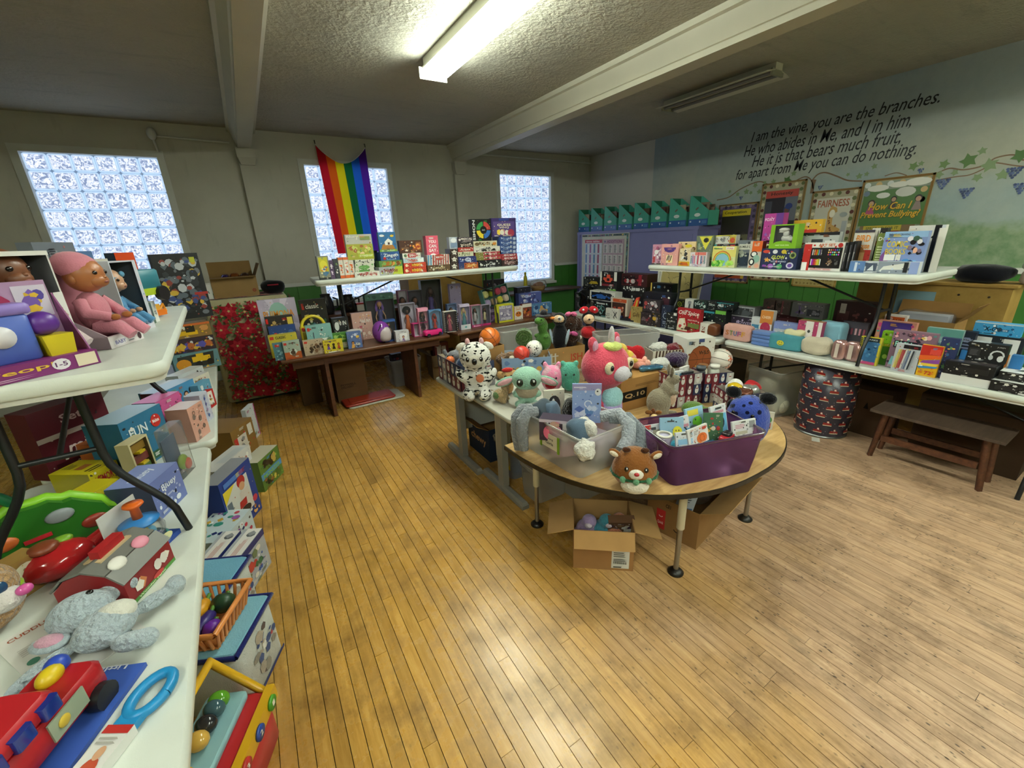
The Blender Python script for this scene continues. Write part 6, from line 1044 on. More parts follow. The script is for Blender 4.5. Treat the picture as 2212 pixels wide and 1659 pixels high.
# magazine files in a row on the cupboard
for i in range(8):
    t = T('magazine_file', 'teal striped magazine file, %s from the corner of the room' % ('first', 'second', 'third', 'fourth', 'fifth', 'sixth', 'seventh', 'eighth')[i], 'magazine file', (6.10, 6.89 - i * .372, 1.892), -90, 'magazine files on the lilac cupboard'); w, h, h0, dp = .33, .43, .21, .26
    tile = [(-w / 2, 0), (w / 2, 0), (w / 2, h0), (-w / 2 + .03, h), (-w / 2, h)]
    m = MB()
    for y in (-dp / 2, dp / 2 - .004): m.prism(tile, 0, .004, '#4fae98', TR(0, y + .004, 0, rx=90))
    m.box((-w / 2 + .002, 0, 0), (.004, dp, h), '#2f7a5c').box((w / 2 - .002, 0, 0), (.004, dp, h0), '#4fae98').box((0, 0, 0), (w, dp, .004), '#2a5a8c'); m.build('file_body', 'paper', t)
    p = MB(); s = 'r 0 0 1 .22 #2c5a98;' + ';'.join(f'p {k / 16 + .01:.3f} .22 {k / 16 + .022:.3f} .22 {k / 16 + .022:.3f} {min(1, (1 - (k / 16 - .05) * .55)):.3f} {k / 16 + .01:.3f} {min(1, 1 - (k / 16 - .06) * .55):.3f} #35806f' for k in range(16)) + ';e .45 .36 .16 .06 #dfe6e2;p .36 .5 .5 .58 .46 .62 .34 .56 #6a5a4a;r .08 .12 .16 .17 #d0dae8;r .58 .1 .64 .16 #d0dae8;r .7 .06 .95 .17 #4a78b0'
    art(p, s, w, h, TR(-w / 2, -dp / 2, 0)); p.build('printed_side', 'gloss', t)
    m = MB(); rg = random.Random(i)
    for k in range(7): m.box((rg.uniform(-.04, .02), -dp / 2 + .03 + k * .032, .006), (.22, .012, rg.uniform(.24, .33)), rg.choice(('#6a5a4a', '#8a7a68', '#4a3a34', '#a89a84', '#5a4038')))
    m.build('papers', 'paper', t)
# flag hung from two nails
t = T('rainbow_flag', 'six-striped rainbow flag hung from two nails over a window', 'flag', (1.55, YB - .07, 0))
SC = ('#c3202c', '#e8631c', '#ead51c', '#1f6a3a', '#2a68c4', '#5a2a94')
def flag_pt(u, v):
    x0, x1 = 1.195, 1.90; top = 3.21 -   .23 * math.sin(math.pi * min(1, max(0, u))) ** .9 if True else 0
    xb = 1.26 + u * .66; x = (x0 + (x1 - x0) * u) * (1 - v) + xb * v; z = top * (1 - v) + 1.70 * v
    return (x - 1.55, .022 * math.sin(u * 19 + v * 2.2) * (.35 + .65 * v) - .01 * v, z)
MB().grid(flag_pt, 48, 24, lambda u, v: SC[min(5, int(u * 6))]).build('cloth', 'flagcloth', t)
MB().tube([flag_pt(i / 24, 0) for i in range(25)], .006, '#d8d8d4', seg=6).build('header_cord', 'fabric', t)
for x, z in ((1.195, 3.21), (1.90, 3.21)): MB().tube([(x - 1.55, .05, z + .05), (x - 1.55, .0, z + .045), (x - 1.55, -.005, z)], .006, '#3a3a38').build('nail', 'metal', t)
# ================================================================ RIGHT TABLES: THINGS WITH THEIR OWN SHAPE
t = T('race_track_toy', 'orange and red launcher toy with a yellow arm', 'toy', (4.16, 3.80, ZR + .001), -90)
MB().box((0, 0, 0), (.09, .09, .02), '#26242a').build('base', 'plastic', t)
MB().tube([(-.05, 0, .02), (-.02, 0, .14), (.05, 0, .30), (.08, 0, .32), (.06, 0, .2), (.0, 0, .08)], [.028, .024, .016, .012, .012, .01], '#d0432c', seg=8).build('launch_arm', 'plastic', t)
MB().tube([(.03, -.02, .12), (.07, -.02, .28)], .01, '#d9b43c', seg=6).build('yellow_rail', 'plastic', t)
t = T('game_gun_case', 'navy and black boxed tool lying flat on the table edge', 'toy', (4.16, 3.96, ZR + .001), -82)
MB().box((0, 0, 0), (.46, .12, .035), '#1a1b26').build('case', 'plastic', t); MB().box((-.1, -.03, .035), (.2, .05, .02), '#26305a').build('handle', 'plastic', t); MB().box((.1, .0, .035), (.12, .06, .015), '#2a2a2c').build('barrel', 'plastic', t); MB().box((.16, -.061, .008), (.04, .002, .02), '#a8302c').build('red_tag', 'paper', t)
t = T('leather_gift_bag', 'brown toiletry bag with a white paper band', 'gift bag', (4.16, 2.74, ZR + .001), -90)
jiggle(MB().sup((0, 0, .065), (.15, .06, .064), '#6a3c22', .4, .4), .004, 16, 2, 0).build('bag_body', 'plastic', t)
MB().rbox((0, 0, .0), (.13, .126, .133), .03, '#dcd8ce').build('paper_band', 'paper', t)
p = MB(); art(p, 'p .3 .35 .7 .35 .66 .2 .34 .2 #7a3a24;n 9 .3 .35 .7 .75 .06 #7a3a24 #5a2c1c', .12, .12, TR(-.06, -.064, .006)); p.build('printed_mark', 'paper', t)
pouch('zip_pouch', 'pink fluffy pouch with multicoloured letter patches', 'pouch', (4.15, 2.375, ZR + .001), (.29, .11, .165), -90, '#dba79c', 'plush', '#c48a7e', ';'.join(f't {.16 + .17 * i:.2f} .5 .14 .42 {c} {ch}' for i, (ch, c) in enumerate(zip('STUFF', ('#c8743c', '#6a8a4a', '#4a7ab0', '#a85a8a', '#d9a03c')))), .35)
t = T('towel_stack', 'folded blue towels stacked beside the pink pouch', 'towels', (4.15, 2.12, ZR + .001), -90, None)
for k in range(4): jiggle(MB().sup((0, 0, .018 + k * .034), (.095, .06, .018), ('#5f7cb8', '#6a88c4')[k % 2], .3, .3), .003, 20, k, 0).build('folded_towel', 'fabric', t)
pouch('cosmetic_bag', 'teal canvas pouch with a yellow smiley badge', 'pouch', (4.15, 1.905, ZR + .001), (.285, .13, .145), -90, '#4f96a4', 'fabric', None, 'e .4 .45 .13 .24 #d9d24a;e .36 .52 .015 .04 #333;e .44 .52 .015 .04 #333;a .4 .45 .06 .075 200 340 #333', .3)
t2 = T('tissue_bundle', 'cream tissue and tags stuffed in the teal pouch', 'tissue paper', (4.16, 1.86, ZR + .138), -90); jiggle(MB().sup((0, 0, .02), (.09, .035, .035), '#d9d3a8', .8, .8), .02, 22, 4, 0).build('tissue', 'paper', t2)
pouch('cloth_bag', 'crumpled cream drawstring bag', 'bag', (4.15, 1.655, ZR + .001), (.235, .13, .155), -90, '#cfc4ae', 'fabric', None, '', .7, None, .018)
for i, (y, w) in enumerate(((1.475, .10), (1.385, .12))):
    pouch('sequin_pouch', ('narrow' if i == 0 else 'wide') + ' pink sequin pouch with a pale paper band', 'pouch', (4.12 + .02 * i, y, ZR + .001), (w, .075, .17), -90, '#c79c9a', 'foil', None, 'r .3 .0 .6 1 #d8c8bc', .6)
pouch('cooler_bag', 'pale blue cooler lunch bag with dark side', 'bag', (4.30, 1.63, ZR + .001), (.21, .14, .275), -90, '#7fadc0', 'fabric', '#5f8ea4', '', .25)
t = T('makeup_pack', 'dark clear pack of nail polishes behind the cooler bag', 'gift set', (4.42, 1.50, ZR + .001), -90); MB().box((0, 0, 0), (.22, .05, .28), '#4a444c', top=(.8, 1)).build('pack', 'shiny', t)
for k in range(6): MB().tube([(-.075 + k * .03, -.028, .17), (-.075 + k * .03, -.028, .225)], .009, ('#c8a0a8', '#b07884', '#8a4a5a')[k % 3]).build('polish_bottle', 'shiny', t)
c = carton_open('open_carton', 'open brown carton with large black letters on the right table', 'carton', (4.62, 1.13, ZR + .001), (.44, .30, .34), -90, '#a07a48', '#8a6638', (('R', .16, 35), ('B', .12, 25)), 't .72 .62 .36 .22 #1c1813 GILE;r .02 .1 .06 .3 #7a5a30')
t = T('plastic_wrap', 'clear plastic sleeve packs stuffed in the lettered carton', 'plastic wrap', (4.62, 1.13, ZR + .20), -90); jiggle(MB().sup((0, 0, .1), (.18, .12, .09), '#c8ccd6', .4, .4), .02, 9, 3, 0).build('sleeve_pack', 'clearbag', t); MB().box((0, .02, .02), (.3, .12, .15), '#b8bcc8').build('sheet_stack', 'paper', t)
# map board behind the raised table
t = T('map_board', 'white edged board with an old world map leaning behind the cars', 'map', (4.86, 3.72, ZR + .001), 0, None, (0, 9, 0)); 
MB().box((0, 0, 0), (.02, .66, .93), '#d9d5c6').build('board', 'card', t); MB().box((-.012, .345, 0), (.05, .03, .93), '#e4e2da').build('white_edge', 'paper', t)
p = MB(); rg = random.Random(5); s = 'r .02 .02 .98 .98 #bfae72;'
for cx, cy, n, sz in ((.3, .62, 10, .1), (.36, .3, 8, .07), (.72, .6, 12, .09), (.74, .34, 8, .08)):
    pts = []; 
    for k in range(n * 2): a = 2 * math.pi * k / (n * 2); r_ = sz * rg.uniform(.8, 2.0); pts += [cx + r_ * math.cos(a), cy + r_ * 1.1 * math.sin(a)]
    s += 'p ' + ' '.join(f'{v:.3f}' for v in pts) + ' #6a6248;'
    pts = [cx + (v - cx) * .93 if i % 2 == 0 else cy + (v - cy) * .93 for i, v in enumerate(pts)]; s += 'p ' + ' '.join(f'{v:.3f}' for v in pts) + ' #b7a66a;'
art(p, s, .64, .91, TR(-.011, .32, .01, rz=-90)); p.build('printed_map', 'paper', t)
# black sacks
t = T('bin_bag', 'crumpled black plastic bin bag at the corner by the cupboard', 'bag', (4.36, 4.86, ZR + .001)); jiggle(MB().sup((0, 0, .17), (.17, .17, .17), '#0c0d10', .8, .9, seg=36, rings=20), .05, 9, 2, 0).build('bag_body', 'shiny', t)
t = T('dark_pillow', 'black folded jacket on the tan cabinet', 'jacket', (5.0, .95, 1.331)); jiggle(MB().sup((0, 0, .07), (.13, .17, .07), '#0d0d14', .7, .8), .025, 8, 5, 0).build('jacket_body', 'fabric', t)
t = T('mitten_pair', 'patterned knitted mittens in pale green and red on the jacket edge', 'mittens', (5.0, .70, 1.331), 0); jiggle(MB().sup((0, 0, .055), (.07, .05, .055), '#b8a89c', .6, .7), .01, 14, 6, 0).build('mitten', 'fabric', t); jiggle(MB().sup((.0, -.0, .135), (.07, .055, .028), '#a4b098', .6, .7), .01, 14, 8).build('mitten', 'fabric', t)
# sill things
t = T('bottle', 'slim yellow bottle on the ledge below the window', 'bottle', (4.54, 6.92, .836)); MB().lathe([(0, 0), (.034, 0), (.036, .02), (.036, .25), (.028, .29), (.018, .30), (.018, .33), (0, .33)], '#b8ac1c').build('bottle_body', 'plastic', t); MB().lathe([(0, .33), (.021, .33), (.021, .365), (0, .365)], '#b8ac1c').build('cap', 'plastic', t)
t = T('snack_basket', 'clear wrapped basket of snacks on the window ledge', 'basket', (4.84, 6.92, .836)); jiggle(MB().sup((0, 0, .11), (.17, .13, .1), '#d8d4cc', .7, .8), .03, 8, 3, 0).build('wrap', 'clearbag', t); MB().lathe([(0, .0), (.12, 0), (.15, .09), (.145, .09), (.11, .01), (0, .01)], '#a07c4a').build('basket_body', 'card', t)
jiggle(MB().sup((0, 0, .11), (.10, .08, .05), '#8a5a34', .8, .8), .02, 14, 1).build('snacks', 'paper', t)
for i, (x, c, lab, h_) in enumerate(((.92, '#2c2c30', 'dark glass coffee pot on the brown window ledge', .3), (1.24, '#1c1a1c', 'black handled kettle on the brown window ledge', .26))):
    t = T('coffee_pot', lab, 'kettle', (x, 6.92, .836)); MB().lathe([(0, 0), (.09, 0), (.105, .05), (.10, h_ * .6), (.07, h_ * .9), (.075, h_)], c, seg=18).build('pot_body', 'shiny', t)
    MB().tube([(.1, 0, h_ * .8), (.16, 0, h_ * .7), (.15, 0, h_ * .3), (.1, 0, h_ * .25)], .014, '#17151a').build('handle', 'plastic', t)
t = T('gift_tin', 'small red and white tin on the brown window ledge', 'tin', (1.42, 6.9, .836)); MB().box((0, 0, 0), (.16, .1, .1), '#c8c4bc').build('tin_body', 'paper', t); MB().box((0, 0, .1), (.165, .105, .025), '#a8302c').build('lid', 'paper', t)
# ================================================================ CENTRE: SOFT TOYS, TUBS, WRAPPED BOXES
ZD, ZH = .701, .576
carton_open('wrapped_box', 'open box in red and navy snowman gift wrap at the desk corner', 'wrapped box', (1.37, 3.03, ZD), (.29, .46, .205), 0, '#4a3a4c', '#b8a890', (), 'L:' + wrap_art(5, 2, ['#6a2a34', '#34405c', '#8a8a90', '#40303c'], 1) + '|F:' + wrap_art(3, 2, ['#6a2a34', '#34405c', '#8a8a90'], 2), mat='paper')
for i, (x, y, c, l) in enumerate(((1.30, 3.14, '#7a7a80', 'grey plush toy in the snowman wrap box'), (1.42, 3.08, '#d8d0c8', 'cream plush toy in the snowman wrap box'), (1.33, 2.98, '#3a4a6c', 'navy plush toy in the snowman wrap box'), (1.43, 2.92, '#8a8688', 'grey mouse plush peeping out of the snowman wrap box'))):
    PL('plush_toy', l, 'soft toy', (x, y, ZD + .11), -30 + 40 * i, c, 'plush_plain', [(0, 0, .05, .07, .06, .06), (.02, -.02, .10, .05, .045, .045), (.05, 0, .13, .02, .012, .03, '*')], [('*eye', .02, -.065, .11, .007, .005, .008, '#111')], .008)
ball('small_ball', 'small orange ball in the snowman wrap box', (1.26, 3.07, ZD + .19), .035, '#d9703a', '#5a2a1c')
PL('cow_plush', 'white spotted black cow plush sitting at the desk corner', 'soft toy', (1.29, 2.66, ZD), -30, '#e6e3dc', 'plush_patch',
   [(0, 0, .12, .10, .09, .12), (0, -.02, .31, .118, .10, .108), (.10, -.03, .165, .04, .04, .07, '*', 0, 40, 0), (.06, -.10, .045, .045, .085, .045, '*', 0, 0, -15)],
   [('face_patch', 0, -.098, .295, .075, .03, .055, '#cfc9bc'), ('*eye', .048, -.122, .315, .013, .008, .018, '#14110f'), ('*glint', .045, -.130, .322, .004, .003, .005, '#fff'), ('nose', 0, -.132, .30, .018, .012, .024, '#100e0e'), ('*ear', .10, -.01, .385, .04, .02, .025, '#d8d2c8', 0, 30, 0), ('*horn', .05, -.01, .415, .018, .016, .03, '#d9a8ac'), ('tag_card', .03, -.112, .17, .03, .006, .032, '#d9825c')])
PL('llama_plush', 'small curly tan llama plush on the desk edge', 'soft toy', (1.36, 2.44, ZD), 40, '#b89c74', 'plush_fur', [(0, 0, .05, .045, .06, .05), (0, -.04, .11, .026, .026, .06), (0, -.055, .155, .03, .036, .026), (.03, -.03, .02, .02, .03, .02, '*')], [('*eye', .018, -.085, .16, .005, .004, .006, '#111'), ('blanket', 0, .015, .055, .05, .04, .035, '#5f7a4c')], .006)
PL('puppy_plush', 'tan puppy plush with a red bow beside the cow', 'soft toy', (1.49, 2.56, ZD), -20, '#c39a68', 'plush_plain', [(0, 0, .05, .05, .045, .055), (0, -.015, .14, .055, .05, .052), (.055, -.005, .155, .025, .012, .032, '*')], [('*eye', .022, -.06, .15, .011, .006, .013, '#1c1410'), ('nose', 0, -.066, .128, .01, .008, .008, '#1c1410'), ('bow', .0, -.03, .195, .045, .02, .018, '#b8302c')], .007)
PL('mint_plush', 'mint green plush with long pink-lined ears and shaggy beige coat', 'soft toy', (1.49, 2.29, ZD), -34, '#9fcab4', 'plush_plain', [(0, 0, .19, .105, .085, .085), (0, .01, .07, .075, .065, .07), (.075, -.02, .085, .028, .035, .025, '*'), (.055, -.06, .025, .035, .035, .025, '*')],
   [('*ear', .15, .0, .17, .075, .016, .030, '#93c0aa', 0, 22, 0), ('*ear_lining', .15, -.010, .17, .06, .012, .02, '#dba7b0', 0, 22, 0), ('coat', 0, .0, .095, .09, .078, .045, '#b0a188'), ('*eye', .045, -.078, .185, .023, .012, .028, '#1c2418'), ('*glint', .050, -.089, .196, .007, .004, .008, '#f4f4f0'), ('nose', 0, -.088, .165, .008, .005, .005, '#6a9a84')])
b = B('hang_tag_card', 'black and cream card tag hanging from the mint plush', 'tag', (1.31, 2.335, ZD - .085), (.055, .003, .085), -80, '#d8d0c0', 't .5 .82 .8 .12 #1c1a18 STAR;t .5 .66 .8 .12 #1c1a18 WARS;t .5 .48 .7 .08 #55504a HANGIN;l .1 .1 .8 .36 4 #8a8478')
PL('spotted_plush', 'pink plush with white spots and an open red mouth', 'soft toy', (1.79, 2.40, ZD), -36, '#ecb8c8', 'plush_cells', [(0, 0, .10, .085, .075, .105), (.05, 0, .205, .02, .015, .03, '*')], [('mouth', -.01, -.068, .07, .045, .02, .03, '#a81c28'), ('*eye', .03, -.074, .125, .007, .005, .008, '#111')], .008)
PL('teal_plush', 'smooth teal plush with a tiny smile beside the unicorn', 'soft toy', (1.90, 2.33, ZD), -36, '#5fae98', 'plush_plain', [(0, 0, .11, .08, .07, .115), (.05, 0, .215, .02, .02, .022, '*')], [('*eye', .03, -.068, .145, .007, .005, .008, '#111'), ('belly', 0, -.052, .07, .045, .025, .055, '#4f9c86')], .008)
PL('unicorn_cat_plush', 'large coral pink unicorn cat plush with pastel belly and star eye', 'soft toy', (1.80, 1.87, ZH), 2, '#d9566a', 'plush_plain', [(0, 0, .17, .145, .125, .18), (0, -.02, .45, .165, .145, .15), (.095, 0, .60, .038, .026, .055, '*', 0, 18, 0)],
   [('belly', 0, -.05, .17, .10, .092, .16, '#b7a8dc'), ('bib', 0, -.075, .25, .085, .07, .08, '#a4d3d8'), ('muzzle', 0, -.15, .43, .062, .05, .05, '#d8d2dc'), ('*star_eye', .085, -.135, .475, .036, .02, .04, '#e6d7b4'), ('*eye', .082, -.152, .478, .014, .012, .018, '#14100f'), ('horn', 0, -.06, .635, .02, .02, .075, '#c8c4c8'), ('forelock', 0, -.07, .585, .06, .06, .03, '#cfd87c'), ('*ear_lining', .095, -.022, .59, .022, .014, .036, '#d9a4c0'), ('*whisker', .115, -.105, .43, .03, .004, .003, '#3a1c24', 0, 12, 40), ('*whisker', .112, -.105, .415, .03, .004, .003, '#3a1c24', 0, 26, 40)], .012)
carton_open('character_box', 'open box in pale blue cartoon gift wrap holding balls', 'wrapped box', (1.83, 2.82, ZD), (.40, .27, .20), -30, '#7f98b8', '#a8b4c4', (), 'F:n 30 .02 .05 .98 .95 .05 #22242c #d8dce4 #c8a04a #5a78a4 #e6e0d8|L:n 18 .02 .05 .98 .95 .07 #22242c #d8dce4 #c8a04a #5a78a4|R:n 18 .02 .05 .98 .95 .07 #22242c #d8dce4 #5a78a4', mat='paper')
ball('red_ball', 'small red basketball in the pale blue box', (1.76, 2.77, .92), .066, '#c93a2c', '#3a1410', rot=(20, 30, 10)); ball('soccer_ball', 'white soccer ball with black patches in the pale blue box', (1.885, 2.77, .945), .068, '#dcdad2', None, ('#17161a', [(-.3, -1, .25), (.55, -.8, -.35), (.5, -.6, .75), (-.9, -.2, .3), (-.2, .2, 1), (-.5, -.8, -.6)]))
PL('brown_bear_cub', 'brown and white plush puppy lying in the pale blue box', 'soft toy', (1.66, 2.88, ZD + .12), -30, '#8a6a50', 'plush_fur', [(0, 0, .05, .075, .055, .05), (.05, -.03, .08, .045, .04, .04)], [('muzzle', .06, -.065, .075, .022, .018, .018, '#d8ccb8')], .008)
ball('basketball', 'orange basketball with black seams behind the cow plush', (1.63, 3.06, ZD + .32), .09, '#cf6a1e', '#221510', rot=(20, 60, 20))
carton_open('open_carton', 'plain open carton holding the orange basketball', 'carton', (1.64, 3.09, ZD), (.18, .19, .26), 0)
tote('clear_tub', 'clear tub at the back of the grey desk', 'storage tub', (1.98, 3.15, ZD), (.48, .22, .35), 0)
t = T('rolled_blanket', 'green mottled rolled blanket by the dinosaur plush', 'blanket', (1.93, 2.985, ZD + .23), 0, None, (0, 0, -35))
MB().tube([(0, -.08, .072), (0, .02, .072)], .072, '#4c6a34', seg=18).build('roll', 'fur', t); MB().grid(lambda u, v: ((.012 + .055 * u) * math.cos(u * 17), -.083 - .004 * v, .072 + (.012 + .055 * u) * math.sin(u * 17) + .008 * v), 60, 1, '#7a9458').build('spiral_edge', 'fur', t)
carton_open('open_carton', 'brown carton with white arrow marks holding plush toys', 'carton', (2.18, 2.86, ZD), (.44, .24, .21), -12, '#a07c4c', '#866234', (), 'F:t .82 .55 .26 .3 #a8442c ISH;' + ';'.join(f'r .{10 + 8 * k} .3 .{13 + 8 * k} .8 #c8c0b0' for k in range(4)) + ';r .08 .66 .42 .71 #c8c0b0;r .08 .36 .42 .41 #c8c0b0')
PL('dinosaur_plush', 'green dinosaur plush with dark hat in the arrow carton', 'soft toy', (2.06, 2.88, ZD + .17), -70, '#4f7a34', 'plush_plain', [(0, 0, .09, .07, .07, .09), (0, -.01, .22, .045, .05, .07), (0, -.05, .275, .042, .06, .035), (.05, -.03, .14, .02, .03, .018, '*')], [('hat_brim', 0, .0, .31, .065, .07, .01, '#26242a'), ('hat_crown', 0, .01, .33, .035, .035, .03, '#26242a'), ('*eye', .035, -.08, .29, .006, .006, .007, '#111')], .008)
PL('penguin_plush', 'tall black penguin plush with cream face and orange beak', 'soft toy', (2.20, 2.83, ZD + .14), -50, '#17171b', 'plush_plain', [(0, 0, .14, .07, .065, .13), (0, -.015, .30, .062, .055, .06)], [('face', .0, -.042, .305, .05, .03, .04, '#d8b894'), ('eye_ring', .015, -.068, .315, .02, .008, .022, '#dcd8d0'), ('pupil', .012, -.076, .315, .007, .004, .008, '#14110f'), ('beak', -.05, -.05, .315, .03, .014, .012, '#d9823a'), ('*wing', .07, -.02, .15, .014, .03, .07, '#a8bccc', 0, 12, 0), ('*foot', .035, -.06, .025, .025, .03, .014, '#d08a4c')], .008)
PL('poodle_plush', 'dark brown curly plush with pink bows', 'soft toy', (2.38, 2.90, ZD + .16), -40, '#3f261a', 'plush_fur', [(0, 0, .08, .085, .07, .085), (0, -.01, .225, .07, .06, .075), (.075, .0, .2, .03, .03, .06, '*')], [('*bow', .025, -.045, .30, .03, .016, .02, '#d96a94', 0, 20, 0), ('*bow', .03, -.075, .13, .035, .014, .02, '#c85a90', 0, 20, 0), ('nose', 0, -.07, .215, .01, .008, .008, '#111')], .009)
PL('rag_doll_plush', 'cream-faced plush doll with red dress and spotted red bow', 'soft toy', (2.55, 2.86, ZD), -35, '#17151a', 'plush_plain', [(0, .02, .18, .05, .05, .17), (0, .01, .40, .06, .055, .06)], [('face', .0, -.03, .395, .05, .035, .045, '#dcb894'), ('nose', .0, -.07, .40, .01, .01, .008, '#1c1414'), ('dress', 0, -.0, .27, .07, .062, .06, '#b8242c'), ('*bow_loop', .045, -.01, .475, .045, .02, .032, '#c22630', 0, 20, 0), ('*bow_dot', .05, -.03, .48, .01, .006, .01, '#eee'), ('*hand', .08, -.03, .23, .022, .02, .02, '#e0dcd6')], .008)
# ---- low table: carton, bear, boxes
c = B('taped_carton', 'closed brown carton with a black size label among the plush toys', 'carton', (2.34, 2.13, ZH), (.46, .30, .245), -4, '#a67c47', 'r .02 .30 .55 .62 #1c1813;t .3 .46 .42 .16 #c0a070 Q.10;l .3 .72 .9 .8 2 #7a5a30|T:r 0 .47 1 .53 #b48c56', mat='card')
PL('yellow_bear', 'yellow teddy bear in a peach outfit leaning on the carton', 'soft toy', (2.37, 2.20, ZH + .246), 55, '#dcb84c', 'plush_plain', [(0, .06, .14, .065, .058, .058), (.045, .07, .185, .02, .018, .02, '*'), (0, 0, .08, .06, .055, .06)], [('outfit', 0, -.0, .07, .068, .07, .055, '#e0907c'), ('*leg', .045, -.085, .03, .028, .06, .027, '#e39a88'), ('*foot', .05, -.145, .04, .03, .022, .034, '#e8a896'), ('*arm', .07, -.02, .075, .022, .045, .022, '#dcb84c'), ('*eye', .02, .01, .155, .005, .005, .006, '#111'), ('nose', 0, .0, .135, .009, .008, .007, '#2a1a14'), ('honey_pot', -.03, .10, .20, .03, .03, .03, '#d98a1c')], .007)
PL('heart_cushion', 'red quilted heart cushion behind the yellow bear', 'soft toy', (2.56, 2.33, ZH), -30, '#b8242c', 'plush_plain', [(.04, 0, .30, .07, .03, .07, '*'), (0, 0, .20, .09, .035, .14)], (), .009)
tote('clear_tub', 'clear tub behind the yellow bear, near the right tables', 'storage tub', (2.72, 2.56, ZH), (.56, .22, .42), -22)
PL('penguin_chick', 'tiny black and white bird plush on the carton', 'soft toy', (2.20, 2.02, ZH + .246), -30, '#26262a', 'plush_plain', [(0, 0, .025, .025, .025, .028), (0, 0, .062, .02, .02, .02)], [('belly', 0, -.017, .028, .016, .012, .02, '#d8d8d4')], .005)
t = T('blue_tinsel', 'blue shimmering sequin scarf in front of the yellow bear', 'scarf', (2.45, 2.04, ZH + .246), -20); jiggle(MB().sup((0, 0, .02), (.10, .035, .02), '#4a7a9c', .6, .6), .012, 24, 3, 0).build('scarf_body', 'foil', t)
carton_open('striped_box', 'brown and white diagonal striped gift box of hats', 'wrapped box', (2.93, 2.28, ZH), (.34, .20, .30), -25, '#d0c8b8', '#6a5440', (), 'F:' + ';'.join(f'p {i / 12:.3f} 0 {i / 12 + .04:.3f} 0 {min(1, i / 12 + .12):.3f} 1 {min(1, i / 12 + .08):.3f} 1 #4a3424' for i in range(12)) + '|L:' + ';'.join(f'p {i / 8:.3f} 0 {i / 8 + .05:.3f} 0 {min(1, i / 8 + .14):.3f} 1 {min(1, i / 8 + .09):.3f} 1 #4a3424' for i in range(8)), mat='paper')
for x, y, z, s, c, l in ((2.88, 2.33, .27, .08, '#d8d6d0', 'white knitted hat on the striped gift box'), (2.98, 2.25, .27, .07, '#7a2430', 'dark red knitted hat on the striped gift box'), (2.69, 2.15, .20, .085, '#dedcd6', 'white crocheted hat beside the carton'), (2.83, 2.11, .22, .095, '#3a2448', 'dark purple fuzzy hat beside the carton')):
    t = T('knit_hat', l, 'hat', (x, y, ZH + z - .02)); jiggle(MB().sup((0, 0, s * .55), (s, s * .85, s * .55), c, .8, .9), .016, 26, s, 0).build('hat_body', 'fur', t)
for x, y, l in ((2.69, 2.15, 'plain low carton under the white crocheted hat'), (2.83, 2.10, 'plain low carton under the dark purple hat')): B('low_carton', l, 'carton', (x, y, ZH), (.13, .12, .178), 0, '#8a6a40', mat='card')
c = B('basketball_box', 'white cornered box printed with a brown basketball', 'ball box', (3.10, 2.15, ZH), (.25, .22, .40), -22, '#d5d3cc', 'e .5 .55 .42 .30 #7a3c1e;e .5 .55 .40 .285 #8f4a26;r .1 .55 .9 .56 #2a1810;a .1 .55 .3 .31 -70 70 #2a1810;a .9 .55 .3 .31 110 250 #2a1810;t .62 .7 .36 .08 #1c1410 WILS;t .5 .4 .3 .07 #c9a04a NBA;r .05 .88 .2 .95 #6a7a8c;r .4 .92 .6 .99 #3a4a7c|R:e .5 .55 .45 .28 #8f4a26;r .1 .8 .9 .9 #c8c6c0|L:e .5 .55 .45 .28 #8f4a26')
ball('blue_ball', 'royal blue basketball on the low table end', (3.27, 2.56, ZH + .09), .09, '#2450a0', '#b8c8dc'); ball('striped_ball', 'orange and white panelled basketball by the wrapped boxes', (3.24, 1.98, ZH + .20), .095, '#d9d2c8', '#1c1410', ('#cf5a2a', [(-.6, -.9, .3), (.5, -.7, .5), (-.2, -.3, .95), (.6, -.6, -.4), (-.3, -.9, -.5)]), rot=(10, 20, 30))
B('dark_shoe_box', 'black shoe box with red lid edge by the panelled ball', 'box', (3.25, 2.2, ZH), (.10, .24, .20), 0, '#1c1a1c', 'r 0 .7 1 .85 #b8342c|L:r 0 .6 1 .8 #b8342c'); B('ball_stand_box', 'plain low box under the panelled ball', 'carton', (3.0, 1.93, ZH), (.10, .12, .10), 0, '#6a5038', mat='card')
WC = ['#5a2430', '#2c3454', '#b8b4b0', '#7a2c34']
for (x, y, w, d, h, a, l) in ((2.58, 1.88, .25, .16, .25, -14, 'tall box in snowman gift wrap holding socks'), (2.86, 1.80, .22, .18, .23, -24, 'box in snowman gift wrap holding lotions and candles'), (2.78, 1.52, .26, .20, .17, -28, 'low box in snowman gift wrap heaped with small gifts')):
    carton_open('wrapped_box', l, 'wrapped box', (x, y, ZH), (w, d, h), a, '#3c3348', '#a89c90', (), 'F:' + wrap_art(4, 3, WC, len(l)) + '|L:' + wrap_art(3, 3, WC, 9), mat='paper')
for i, (x, y, z, c, l) in enumerate(((2.55, 1.88, .23, '#d6d8dc', 'blue striped socks on card in the tall wrapped box'), (2.62, 1.84, .22, '#26262c', 'black and white patterned gloves in the tall wrapped box'), (2.66, 1.90, .24, '#dcd8d4', 'white round tag card in the tall wrapped box'))):
    B('sock_pack', l, 'clothing', (x, y, ZH + z - .14), (.10, .02, .17), -20 + 12 * i, c, ('p .1 .2 .3 .2 .5 .9 .3 .9 #4a90b8;p .5 .2 .7 .2 .9 .9 .7 .9 #4a90b8', 'n 40 .02 .05 .98 .95 .05 #d8d8d4 #26262c', 'e .5 .7 .4 .25 #f0eeea;r .3 .6 .7 .8 #9a9a98')[i], mat='fabric')
